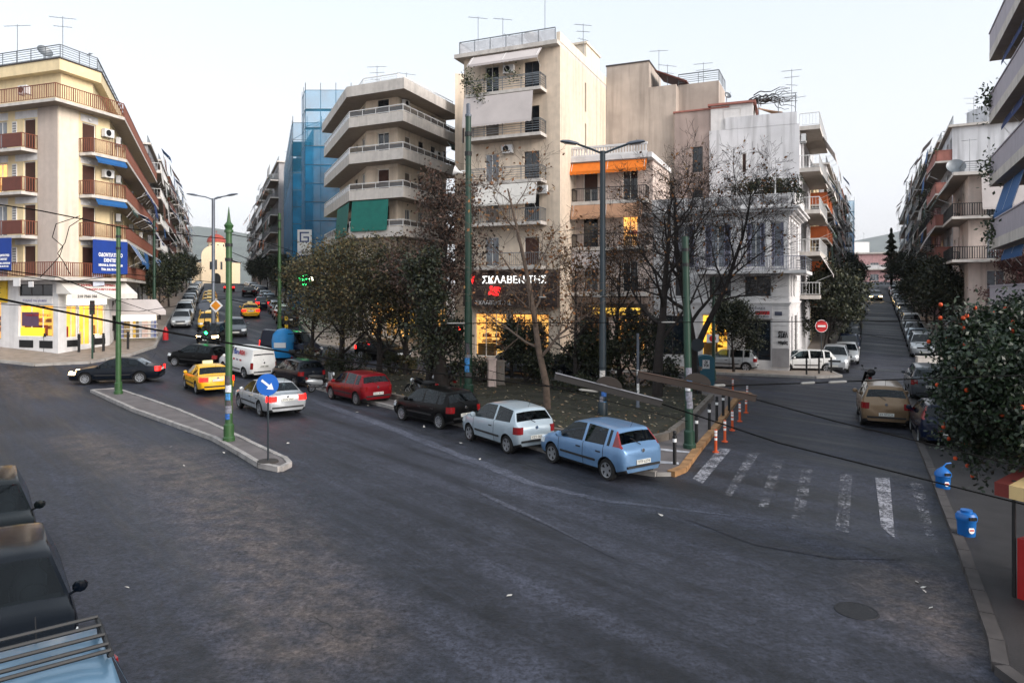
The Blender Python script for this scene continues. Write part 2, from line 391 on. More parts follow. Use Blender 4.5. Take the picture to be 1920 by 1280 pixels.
# building lines in plan
LB = Vector((-30.3, 47.0)); LD = Vector((-29.1, 50.9))
def lrow(Y): return Vector((LD.x - .424 * (Y - LD.y), Y))            # left facades of the left street
def rrow(Y): return Vector((-13.3 - .424 * (Y - 57.4), Y))           # right facades of the left street
def wrow(t): return Vector((17.9, 45.5)) + DR * t                    # left facades of the right street
def erow(t): return Vector((30.8, 45.6)) + DR * t                    # right facades of the right street
# pavement before the corner shop building
k1 = [Vector((-60, 50.5)), Vector((-41, 46.3)), Vector((-29.6, 43.7)), Vector((-27.0, 45.0)), Vector((-25.9, 48.0)), Vector((-25.9, 51.0))] + [lrow(Y) + Vector((3.0, .6)) for Y in (55, 80, 110, 150, 200)]
pv = structure(drape('pavement', k1 + [lrow(200) + Vector((-6, 0)), Vector((-45, 70)), Vector((-60, 60))], .13, [PAVE, KERB])); kerb(k1[:8], pv, .15, KERB)
# pavement round the centre block
k2 = [rrow(Y) + Vector((-2.6, -.6)) for Y in (205, 150, 110, 80, 60)] + [Vector((-15.0, 54.6)), Vector((-9.5, 52.0)), Vector((-3.6, 48.4)), Vector((3.0, 45.5)), Vector((9.6, 46.2)), Vector((18.3, 42.5)), Vector((20.2, 43.2))] + [wrow(t) + Vector((1.9, -.9)) for t in (2, 12, 60, 118, 160)]
pv = structure(drape('pavement', k2 + [wrow(160) + Vector((-9, 3)), Vector((0, 90)), rrow(205) + Vector((8, 0))], .13, [PAVE, KERB])); kerb(k2[4:15], pv, .15, KERB)
# pavement at the cafe corner and along the right street
k3 = [erow(t) + Vector((-2.0, .8)) for t in (160, 118, 60, 14, 3)] + [Vector((29.6, 43.6)), Vector((36, 42.0)), Vector((60, 40))]
pv = structure(drape('pavement', k3 + [Vector((70, 60)), erow(160) + Vector((8, 0))], .13, [PAVE, KERB])); kerb(k3[2:7], pv, .15, KERB)
# pavement along the near right kerb
k4 = [G(1700, 812).xy + Vector((3.4, 9)), G(1716, 812).xy, G(1752, 900).xy, G(1795, 1010).xy, G(1835, 1120).xy, G(1868, 1215).xy, G(1876, 1262).xy, Vector((6.7, 8.2)), Vector((5.9, 6.5))]
k4[0] = Vector((20.5, 36.5))
near_pv = structure(drape('pavement', k4 + [Vector((16, 4)), Vector((34, 30)), Vector((36, 36))], .11, [mat('dark_pavement', (42, 40, 42), .7, var=.25, scale=2, bump=.3), KERB]))
kerb(k4[:-1], near_pv, .13, mat('dirty_kerb', (66, 62, 62), .8, var=.25), 1.0, .2)
# traffic island on the left
isl = pl([(172, 735), (250, 771), (320, 796), (400, 825), (450, 853), (487, 876), (525, 884), (543, 875), (535, 866), (500, 850), (450, 825), (400, 801), (330, 771), (265, 748), (217, 732)])
island = structure(drape('traffic_island', isl, .12, [ISL, KERB])); kerb(isl, island, .15, mat('white_kerb_stone', (150, 145, 142), .75, var=.25, scale=3, bump=.2), .85, .15, True)
# the small park with its paved tip
park_near = pl([(540, 712), (620, 737), (730, 765), (880, 803), (1030, 850), (1150, 880), (1232, 893)])
tip = pl([(1258, 893), (1280, 884), (1308, 846), (1345, 801), (1368, 768), (1380, 752)])
park_back = [Vector((12.0, 35.5)), Vector((9.5, 38.2)), Vector((4, 40.3)), Vector((-4, 43.8)), Vector((-11, 47.4)), Vector((-15.5, 47.5))]
pk = park_near + tip + park_back
park = structure(drape('park_pavement', pk, .12, [ISL, KERB]))
kerb(park_near, park, .14, KERB, 1.0); kerb(tip + park_back[:2], park, .15, KERBO, 1.0, .24)
soil_poly = [p + Vector((.25, 1.5)) for p in park_near[:4]] + pl([(1000, 815), (1120, 832), (1212, 838), (1250, 830), (1300, 790), (1335, 752)]) + [p + Vector((-.9, -.9)) for p in park_back[1:]]
bed = structure(drape('planting_bed', soil_poly, .2, [SOIL, KERB], None, 1.2, .12))
wl = [Vector(p) for p in soil_poly[:4]] + pl([(1000, 815), (1120, 832), (1212, 838), (1250, 830), (1300, 790), (1335, 752)])
kerb(wl, bed, .36, mat('bed_edging_stone', (112, 104, 96), .85, var=.25, bump=.3), 1.2, .22)
# painted crossing
for i, q in enumerate([[(1371, 842), (1348, 841), (1299, 897), (1317, 907)], [(1424, 850), (1403, 850), (1356, 930), (1370, 932)], [(1470, 862), (1450, 862), (1422, 950), (1440, 952)],
                       [(1524, 880), (1503, 880), (1484, 972), (1506, 975)], [(1598, 890), (1576, 890), (1566, 994), (1591, 999)], [(1668, 896), (1641, 896), (1652, 988), (1678, 1010)], [(1730, 906), (1706, 906), (1738, 1011), (1760, 1042)]]):
    pts = [G(a, b) for a, b in q]
    mb = MB(); n = 8
    for j in range(n):
        c = [pts[1].lerp(pts[2], j / n), pts[0].lerp(pts[3], j / n), pts[0].lerp(pts[3], (j + 1) / n), pts[1].lerp(pts[2], (j + 1) / n)]
        mb.quad(*[(q_.x, q_.y, gh(q_.x, q_.y) + .014) for q_ in c])
    mb.build('crossing_stripe', wornpaint(i, [.82, .89, .90, .91, .89, .81, .91][i]), road)
for q in ([(1218, 838), (1295, 846), (1296, 849), (1218, 842)], [(1222, 862), (1272, 866), (1273, 870), (1222, 867)]):
    mb = MB(); mb.quad(*[G(a, b, .128) for a, b in q]); mb.build('painted_line', PAINT, park)
# repaired strips and patches of newer or older asphalt
def strip(line, wd, m_, seed):
    rnd = random.Random(seed); pts = [];
    for a, b in zip(line, line[1:]):
        n_ = max(2, int((b - a).length / .35)); pts += [a.lerp(b, i / n_) for i in range(n_)]
    pts.append(line[-1]); mb = MB(); rows = []; e1 = e2 = 0.
    for i, q in enumerate(pts):
        d = (pts[min(i + 1, len(pts) - 1)] - pts[max(0, i - 1)]).normalized(); nn = Vector((-d.y, d.x)); e1 = e1 * .7 + rnd.gauss(0, .07 * wd); e2 = e2 * .7 + rnd.gauss(0, .07 * wd)
        tp_ = min(1., (i + .3) / 9, (len(pts) - 1 - i + .3) / 22); l_, r_ = q + nn * (wd / 2 + e1) * tp_, q - nn * (wd / 2 + e2) * tp_; rows.append([(v_.x, v_.y, gh(v_.x, v_.y) + .005 + .0009 * seed) for v_ in (l_, r_)])
    for r0_, r1_ in zip(rows, rows[1:]): mb.quad(r0_[1], r1_[1], r1_[0], r0_[0])
    return mb.build('road_patch', m_, road)
AL_ = asphalt('pale_worn_asphalt', (48, 51, 62), (92, 95, 109), .42); AD_ = asphalt('newer_dark_asphalt', (20, 21, 27), (58, 59, 70), .34); AM_ = asphalt('mid_grey_asphalt', (34, 36, 44), (84, 86, 99), .42)
strip(pl([(566, 742), (720, 798), (880, 860), (1000, 908), (1130, 938), (1300, 958), (1460, 976)]), .44, AL_, 1)
strip(pl([(690, 778), (860, 830), (1010, 878), (1100, 905)]), .32, AD_, 2)
strip(pl([(860, 905), (1010, 975), (1180, 1060)]), .3, AM_, 4)
strip(pl([(1290, 975), (1420, 1020), (1560, 1045), (1700, 1050)]), .7, AD_, 5)

# manhole
mh = G(1606, 1145)
mb = MB(); mb.lathe([(.0, .008), (.30, .008), (.305, .012), (.33, .012), (.335, .004)], 36, None, False, False)
o = mb.build('manhole_cover', mat('cast_iron', (36, 36, 40), .55, metal=.4, bump=.5, bscale=40), None, mh); tag(o, 'round cast iron manhole cover set in the near asphalt', 'manhole')
# fallen leaves
mb = MB()
minx, maxx = min(p.x for p in soil_poly), max(p.x for p in soil_poly); miny, maxy = min(p.y for p in soil_poly), max(p.y for p in soil_poly)
def inside(p, poly):
    c = False; j = len(poly) - 1
    for i in range(len(poly)):
        a, b = poly[i], poly[j]
        if (a.y > p.y) != (b.y > p.y) and p.x < (b.x - a.x) * (p.y - a.y) / (b.y - a.y) + a.x: c = not c
        j = i
    return c
def leafquad(mb, c, s, flat=False):
    if flat: u = Vector((random.uniform(-1, 1), random.uniform(-1, 1), random.uniform(-.3, .3))).normalized(); v = u.cross(Vector((random.uniform(-.4, .4), random.uniform(-.4, .4), 1))).normalized()
    else:
        u = Vector((random.gauss(0, 1), random.gauss(0, 1), random.gauss(0, 1))).normalized(); v = u.cross(Vector((random.gauss(0, 1), random.gauss(0, 1), random.gauss(0, 1)))).normalized()
    u = u * s; v = v * s * .62
    mb.add([c - u, c - v * .9 + u * .1, c + u, c + v * .9 + u * .1], [(0, 1, 2, 3)])
for _ in range(5200):
    p = Vector((random.uniform(minx, maxx), random.uniform(miny, maxy)))
    if inside(p, soil_poly): leafquad(mb, Vector((p.x, p.y, gh(p.x, p.y) + random.uniform(.28, .4))), random.uniform(.05, .11), True)
LEAFL = mat('fallen_leaf', (120, 90, 60), .8, island=[(40, 44, 24), (74, 56, 36), (128, 98, 66), (164, 150, 128), (50, 58, 30)])
tag(mb.build('leaf_litter', LEAFL), 'brown fallen leaves scattered over the park bed', 'leaves', kind='stuff')
mb = MB()
for _ in range(9000):
    p = Vector((random.uniform(minx, maxx), random.uniform(miny, maxy)))
    if inside(p, soil_poly):
        h = random.uniform(.08, .2); a = random.uniform(0, 6.28); z = gh(p.x, p.y) + .24; d = Vector((math.cos(a), math.sin(a), 0)) * .018
        b_ = Vector((p.x, p.y, z)); t_ = b_ + Vector((random.uniform(-.06, .06), random.uniform(-.06, .06), h)); mb.add([b_ - d, b_ + d, t_], [(0, 1, 2)])
tag(mb.build('grass', mat('park_grass', (52, 62, 30), .8, island=[(30, 38, 18), (56, 66, 30), (84, 82, 44)])), 'sparse dark grass growing in the park bed', 'grass', kind='stuff')
# litter on the road
mb = MB()
for a, b in [(320, 837), (345, 872), (540, 830), (850, 790), (640, 790), (670, 772), (900, 860), (795, 800), (790, 805), (955, 1115), (950, 842), (1240, 965), (420, 848), (1720, 1090), (1735, 1108), (1745, 1138), (1730, 1100), (865, 830), (1620, 870), (240, 1100), (690, 760)]:
    p = G(a, b, .01); leafquad(mb, p, random.uniform(.05, .1), True)
tag(mb.build('litter', mat('paper_scrap', (190, 186, 180), .8)), 'pale paper scraps lying about on the asphalt', 'litter', kind='stuff')
# far hills
def hill(name, pts, Y, depth):
    mb = MB(); n = len(pts)
    for (a, b) in zip(pts, pts[1:]):
        A = P(a[0], a[1], Y); B = P(b[0], b[1], Y)
        m_ = 6
        for i in range(m_):
            p = A.lerp(B, i / m_); q = A.lerp(B, (i + 1) / m_)
            for k in range(5):
                t0, t1 = k / 5, (k + 1) / 5
                def f(s, t): return Vector((s.x, s.y - depth * (1 - t), (s.z) * t ** 1.3 + 30 * math.sin(s.x * .01 + t * 9) * (1 - t) * t))
                mb.quad(f(p, t0), f(q, t0), f(q, t1), f(p, t1))
            mb.quad(p, q, q + Vector((0, depth, -q.z)), p + Vector((0, depth, -p.z)))
    return structure(mb.build(name, mat('hillside_scrub', (86, 92, 84), .95, var=.3, scale=.01), smooth=80))
hill('hills', [(200, 470), (300, 430), (370, 424), (410, 429), (460, 438), (600, 470), (750, 540)], 3600, 1500)
hill('hills', [(1500, 500), (1600, 452), (1660, 440), (1700, 430), (1760, 440), (1900, 520)], 4200, 1500)
# ================================================================ building kit
WCACHE = {}
def win_mesh(w, h, typ, fine):
    key = (round(w, 2), round(h, 2), typ, fine)
    if key in WCACHE: return WCACHE[key]
    w, h = key[0], key[1]
    fm = DFRAME if typ in ('dark', 'shop') else WFRAME
    t = .06
    fr = MB(); fr.box(0, .10, 0, t, .17, h); fr.box(w - t, .10, 0, w, .17, h); fr.box(t, .10, h - t, w - t, .17, h); fr.box(t, .10, 0, w - t, .17, t)
    panes = []
    n = 1 if w < .8 else 2 if w < 1.9 else 3
    if typ in ('shut', 'shutg'):
        mb = MB(); mb.box(t, .105, t, w - t, .13, h - t); panes.append(('shutter', mb, SHUT if typ == 'shut' else SHUTG))
    elif typ in ('lit', 'lity', 'shop'):
        rnd = random.Random(int(w * 100 + h * 10)); D = 1.3; lm = LITY if typ == 'lity' else LIT
        mb = MB(); mb.quad((0, D, 0), (w, D, 0), (w, D, h), (0, D, h)); mb.quad((0, .19, h), (0, D, h), (w, D, h), (w, .19, h)); mb.quad((0, .19, 0), (0, D, 0), (0, D, h), (0, .19, h)); mb.quad((w, D, 0), (w, .19, 0), (w, .19, h), (w, D, h)); panes.append(('lit_room', mb, lm))
        if h > 1.6:
            mb = MB()
            for z in ([.55, .95, 1.35] if h > 2.3 else [.5, .95]):
                mb.box(.1, D - .4, z - .03, w - .1, D - .02, z); x = .15
                while x < w - .3:
                    q = rnd.uniform(.1, .26)
                    if rnd.random() < .8: mb.box(x, D - .38, z, x + q * .85, D - .12, z + rnd.uniform(.1, .3))
                    x += q
            mb.box(.05, .4, .02, w * .55, .75, min(.9, h * .35)); panes.append(('display', mb, GOODS))
        pw = (w - 2 * t - (n - 1) * .05) / n
        for i in range(n):
            x = t + i * (pw + .05)
            if i: fr.box(x - .05, .11, t, x, .16, h - t)
            mb = MB(); mb.box(x, .135, t, x + pw, .14, h - t); panes.append(('pane', mb, CLEAR))
    else:
        z1 = h - t
        if typ == 'half':
            mb = MB(); mb.box(t, .105, h * .45, w - t, .13, h - t); panes.append(('shutter', mb, SHUT)); z1 = h * .45
        gm = {'glass': GLASS, 'half': GLASS, 'dark': GLASS, 'curt': CURTAIN}[typ]
        pw = (w - 2 * t - (n - 1) * .05) / n
        for i in range(n):
            x = t + i * (pw + .05)
            if i: fr.box(x - .05, .11, t, x, .16, z1)
            mb = MB(); mb.box(x, .135, t, x + pw, .145, z1); panes.append(('pane', mb, gm))
    if fine:
        res = (fr.mesh('window', fm), [(n_, m_.mesh(n_, mm)) for n_, m_, mm in panes])
    else:
        mats = [fm] + [p[2] for p in panes]
        for i, (n_, m_, mm) in enumerate(panes):
            fr.mi = i + 1; fr.add(m_.v, m_.f)
        res = (fr.mesh('window', mats), [])
    WCACHE[key] = res; return res
def railing(path, kind, h=1.0, step=.13, panel=None, post=None, post_step=1.1):
    """railing along 3-D points standing on a slab; returns (MB, mats)"""
    mb = MB(); path = [Vector(p) for p in path]
    for a, b in zip(path, path[1:]):
        L = (b - a).length
        if L < .05: continue
        d = (b - a) / L; ang = math.atan2(d.y, d.x)
        M = Matrix.Translation(a) @ Matrix.Rotation(ang, 4, 'Z')
        if kind == 'bars':
            mb.mi = 0; mb.box(0, -.03, h - .05, L, .03, h, M); mb.box(0, -.015, .07, L, .015, .10, M)
            n = max(1, int(L / step))
            for i in range(n + 1):
                x = L * i / n; wd = (.011 if i % 8 else .02) if step != .16 else (.026 if i % 8 else .04)
                mb.box(x - wd, -.011, .1, x + wd, .011, h - .05, M)
        elif kind == 'panel':
            mb.mi = 1; mb.box(0, -.008, .1, L, .008, h - .12, M)
            mb.mi = 0; mb.box(0, -.03, h - .06, L, .03, h, M); mb.box(0, -.02, .06, L, .02, .1, M)
            n = max(1, int(L / post_step))
            for i in range(n + 1):
                x = L * i / n; mb.box(x - .02, -.025, 0, x + .02, .025, h - .06, M)
        elif kind == 'solid':
            mb.mi = 0; mb.box(-.05, -.05, 0, L + .05, .05, h - .06, M); mb.box(-.08, -.09, h - .06, L + .08, .09, h, M)
        elif kind == 'rails':
            mb.mi = 0
            for z in (.18, .34, .5, .66, .82): mb.box(0, -.012, z, L, .012, z + .035, M)
            mb.box(0, -.03, h - .05, L, .03, h, M)
            n = max(1, int(L / 1.3))
            for i in range(n + 1):
                x = L * i / n; mb.box(x - .02, -.02, 0, x + .02, .02, h - .05, M)
    return mb
class Bld:
    def __init__(s, name, label, foot, z1, wall, z0=None, fine=True, cat='building', group=None):
        s.foot = [Vector(p[:2]) for p in foot]; p0 = s.foot[0]
        s.b = gh(p0.x, p0.y) if z0 is None else z0
        s.e = thing(name, label, cat, (p0.x, p0.y, s.b), 0, group); s.o = p0; s.z1 = z1; s.wm = wall; s.fine = fine
    def L(s, p): return Vector((p[0] - s.o.x, p[1] - s.o.y))
    def edge(s, i):
        p = s.foot[i]; q = s.foot[(i + 1) % len(s.foot)]; d = q - p
        return p - s.o, d.normalized(), d.length, math.atan2(d.y, d.x)
    def frame(s, i, st=0, z=0):
        p, d, l, a = s.edge(i); q = p + d * st; return (q.x, q.y, z - s.b), (0, 0, a)
    def wall(s, ops={}, zb=None, roof=True, name='wall', mats=None, z1=None, soff=.18):
        mb = MB(); z1 = (z1 or s.z1) - s.b; zb = -2.5 if zb is None else zb - s.b
        for i in range(len(s.foot)):
            p, d, L, a = s.edge(i); inn = Vector((-d.y, d.x))
            os_ = [(max(.02, o[0]), min(L - .02, o[1]), o[2] - s.b, o[3] - s.b) + tuple(o[4:]) for o in ops.get(i, [])]
            us = sorted({0, L} | {o[0] for o in os_} | {o[1] for o in os_}); zs = sorted({zb, z1} | {o[2] for o in os_} | {o[3] for o in os_})
            def pt(u, z, dep=0): q = p + d * u + inn * dep; return (q.x, q.y, z)
            for u0, u1 in zip(us, us[1:]):
                for za, zz in zip(zs, zs[1:]):
                    um, zm = (u0 + u1) / 2, (za + zz) / 2
                    if any(o[0] < um < o[1] and o[2] < zm < o[3] for o in os_): continue
                    mb.quad(pt(u0, za), pt(u1, za), pt(u1, zz), pt(u0, zz))
            for o in os_:
                a0, a1, b0, b1 = o[:4]; D = soff
                mb.quad(pt(a0, b0), pt(a0, b0, D), pt(a0, b1, D), pt(a0, b1)); mb.quad(pt(a1, b0, D), pt(a1, b0), pt(a1, b1), pt(a1, b1, D))
                mb.quad(pt(a0, b1), pt(a0, b1, D), pt(a1, b1, D), pt(a1, b1)); mb.quad(pt(a0, b0, D), pt(a0, b0), pt(a1, b0), pt(a1, b0, D))
                s.window(i, a0, b0 + s.b, a1 - a0, b1 - b0, o[4] if len(o) > 4 else 'glass')
        if roof:
            mb.mi = 1; n = len(s.foot); vs = [(q.x - s.o.x, q.y - s.o.y, z1) for q in s.foot]; mb.add(vs, [tuple(range(n))])
        return mb.build(name, mats or [s.wm, ROOFM], s.e)
    def window(s, i, st, z, w, h, typ):
        me, ch = win_mesh(w, h, typ, s.fine); loc, rot = s.frame(i, st, z)
        o = ob('window', me, s.e, loc, rot)
        for n, m_ in ch: ob(n, m_, o)
        return o
    def item(s, name, mb, mats, i, st=0, z=None, parent=None, smooth=None):
        loc, rot = s.frame(i, st, s.b if z is None else z); return mb.build(name, mats, s.e, loc, rot, smooth)
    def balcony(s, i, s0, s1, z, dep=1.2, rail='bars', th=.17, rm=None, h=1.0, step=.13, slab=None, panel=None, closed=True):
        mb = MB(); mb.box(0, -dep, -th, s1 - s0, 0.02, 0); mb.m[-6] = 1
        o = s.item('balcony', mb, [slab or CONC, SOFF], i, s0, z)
        e = .06; w = s1 - s0
        path = [(e, 0, 0), (e, -dep + e, 0), (w - e, -dep + e, 0), (w - e, 0, 0)] if closed else [(0, -dep + e, 0), (w, -dep + e, 0)]
        r = railing(path, rail, h, step); r.build('railing', [rm or BLKM, panel or RAILG], o); return o
    def ring(s, idx, z, dep, th, rail, rm, panel=None, h=1.0, slab=None, fascia=None, ends=True, ext=(0, 0), step=.13):
        """balcony that wraps consecutive edges idx"""
        pts = [s.foot[i] for i in idx] + [s.foot[(idx[-1] + 1) % len(s.foot)]]
        pts = [p - s.o for p in pts]
        d0 = (pts[1] - pts[0]).normalized(); d1 = (pts[-1] - pts[-2]).normalized()
        pts[0] = pts[0] + d0 * ext[0]; pts[-1] = pts[-1] - d1 * ext[1]
        out = []
        for k, p in enumerate(pts):
            ns = []
            if k > 0: d = (pts[k] - pts[k - 1]).normalized(); ns.append(Vector((d.y, -d.x)))
            if k < len(pts) - 1: d = (pts[k + 1] - pts[k]).normalized(); ns.append(Vector((d.y, -d.x)))
            n = sum(ns, Vector((0, 0))).normalized(); out.append(p + n * (dep / max(.35, n.dot(ns[0]))))
        zl = z - s.b
        mb = MB(); m = len(pts)
        def v(p, zz): return (p.x, p.y, zz)
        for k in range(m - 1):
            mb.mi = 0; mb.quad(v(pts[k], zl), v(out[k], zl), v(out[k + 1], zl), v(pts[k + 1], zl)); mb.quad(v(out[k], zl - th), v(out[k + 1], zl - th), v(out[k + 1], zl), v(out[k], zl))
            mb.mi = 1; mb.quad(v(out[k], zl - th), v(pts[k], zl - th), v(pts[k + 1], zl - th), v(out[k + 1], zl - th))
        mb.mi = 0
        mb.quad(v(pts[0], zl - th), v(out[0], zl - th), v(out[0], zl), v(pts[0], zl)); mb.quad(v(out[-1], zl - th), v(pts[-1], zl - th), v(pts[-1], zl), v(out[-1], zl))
        o = mb.build('balcony', [slab or CONC, SOFF], s.e)
        if rail:
            ins = [p + (q - p) * ((q - p).length - .07) / (q - p).length for p, q in zip(pts, out)]
            path = ([v(pts[0], zl)] if ends else []) + [v(p, zl) for p in ins] + ([v(pts[-1], zl)] if ends else [])
            railing(path, rail, h, step).build('railing', [rm, panel or RAILG], o)
        return o
    def awning(s, i, s0, s1, z, out=1.2, drop=1.2, m='grey', d0=1.2, val=.22, name='awning', arms=True):
        """sloped cloth starting at depth d0 before the wall (balcony edge) or at the wall (d0=0)"""
        mb = MB(); w = s1 - s0; a = Vector((0, -d0 - .02, -.02)); b = Vector((0, -d0 - out, -drop)); W = Vector((w, 0, 0)); t = Vector((0, .0, .015))
        mb.add([a, a + W, b + W, b, a - t, a + W - t, b + W - t, b - t], [(3, 2, 1, 0), (4, 5, 6, 7), (0, 1, 5, 4), (1, 2, 6, 5), (3, 0, 4, 7)])
        n = max(2, int(w / .3))
        for k in range(n):
            x0, x1 = w * k / n, w * (k + 1) / n; q = b + Vector((0, -.006, 0))
            mb.add([q + Vector((x0, 0, 0)), q + Vector((x1, 0, 0)), q + Vector((x1, 0, -val * .8)), q + Vector(((x0 + x1) / 2, 0, -val)), q + Vector((x0, 0, -val * .8))], [(4, 3, 2, 1, 0)])
        loc, rot = s.frame(i, s0, z)
        o = mb.build(name, AWN[m] if isinstance(m, str) else m, s.e, loc, rot)
        if arms:
            for x in (.15, w - .15) if w < 4 else (.15, w / 2, w - .15):
                k = MB(); k.tube([b + Vector((x, .02, .03)), a + Vector((x, .02 - .0, .03))], .018, 5); k.tube([b + Vector((x, .03, 0)), Vector((x, -d0 * .8, -min(2.0, drop + .5)))], .014, 5); k.build('arm', WHTM, o)
        return o
    def ac(s, i, st, z):
        mb = MB(); mb.box(-.4, -.42, 0, .4, -.12, .56); mb.mi = 1; mb.lathe([(.0, 0), (.2, 0), (.22, .02)], 16, Matrix.Translation((-.08, -.425, .28)) @ Matrix.Rotation(R(90), 4, 'X'), False, False)
        mb.mi = 2; mb.box(-.35, -.4, -.05, -.3, 0, 0); mb.box(.3, -.4, -.05, .35, 0, 0)
        s.item('air_conditioner', mb, [WHTM, DARKP, GREYM], i, st, z)
    def roofbox(s, x0, y0, x1, y1, z0, z1, m=None, name='roof_room'):
        mb = MB(); mb.box(x0 - s.o.x, y0 - s.o.y, z0 - s.b, x1 - s.o.x, y1 - s.o.y, z1 - s.b); return mb.build(name, m or s.wm, s.e)
    def antenna(s, x, y, z, h=3.0, rz=0.0, kind=0):
        mb = MB(); mb.tube([(0, 0, 0), (0, 0, h)], .022, 5)
        c, sn = math.cos(rz), math.sin(rz)
        def bar(zz, l, els, t=0):
            mb.tube([(-l / 2 * c, -l / 2 * sn, zz - t), (l / 2 * c, l / 2 * sn, zz + t)], .016, 4)
            for k in range(els):
                q = -l / 2 + l * k / max(1, els - 1); e = .28 - .02 * k
                mb.tube([(q * c - e * sn * .5, q * sn + e * c * .5, zz + 2 * t * q / l), (q * c + e * sn * .5, q * sn - e * c * .5, zz + 2 * t * q / l)], .012, 4)
        bar(h - .1, 1.6, 8, .12 if kind else 0)
        if kind == 0: bar(h - .7, 1.1, 5)
        if kind == 2: bar(h - .6, 1.2, 6, .1); bar(h - 1.2, .9, 4)
        return mb.build('antenna', GREYM, s.e, (x - s.o.x, y - s.o.y, z - s.b))
    def dish(s, x, y, z, r=.45, rz=0.0):
        M = Matrix.Translation((0, 0, .8)) @ Matrix.Rotation(rz, 4, 'Z') @ Matrix.Rotation(R(60), 4, 'X')
        mb = MB(); mb.tube([(0, 0, 0), (0, 0, .8)], .03, 6)
        mb.lathe([(.02, .0), (r * .5, .04), (r * .85, .13), (r, .19), (r * 1.01, .18), (r * .85, .11), (r * .5, .02), (.02, -.02)], 20, M, False, False); mb.tube([M @ Vector((0, -r * .9, .18)), M @ Vector((0, 0, .5))], .015, 4)
        return mb.build('satellite_dish', GREYM, s.e, (x - s.o.x, y - s.o.y, z - s.b), smooth=40)
    def parapet(s, idx, z, h=1.0, kind='bars', m=None, inset=.1, closed=False, step=.2):
        pts = [s.foot[i] for i in idx] + [s.foot[(idx[-1] + 1) % len(s.foot)]]
        c = sum(s.foot, Vector((0, 0))) / len(s.foot)
        path = [((p + (c - p).normalized() * inset) - s.o) for p in pts]
        mb = railing([(p.x, p.y, z - s.b) for p in path], kind, h, step); return mb.build('roof_railing', [m or GREYM, RAILG], s.e)
    def slabroof(s, z, over, th, m=None, idx=None):
        """projecting roof slab following the footprint"""
        n = len(s.foot); out = []
        for k in range(n):
            p = s.foot[k]; a = (p - s.foot[k - 1]).normalized(); b = (s.foot[(k + 1) % n] - p).normalized()
            na = Vector((a.y, -a.x)); nb = Vector((b.y, -b.x)); q = (na + nb).normalized(); out.append(p + q * (over / max(.4, q.dot(na))) - s.o)
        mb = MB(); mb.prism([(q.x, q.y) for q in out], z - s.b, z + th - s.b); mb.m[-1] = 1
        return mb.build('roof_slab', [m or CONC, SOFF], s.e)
POTL = mat('pot_plant_leaf', (50, 62, 38), .7, island=[(26, 36, 20), (54, 66, 36), (80, 84, 50)])
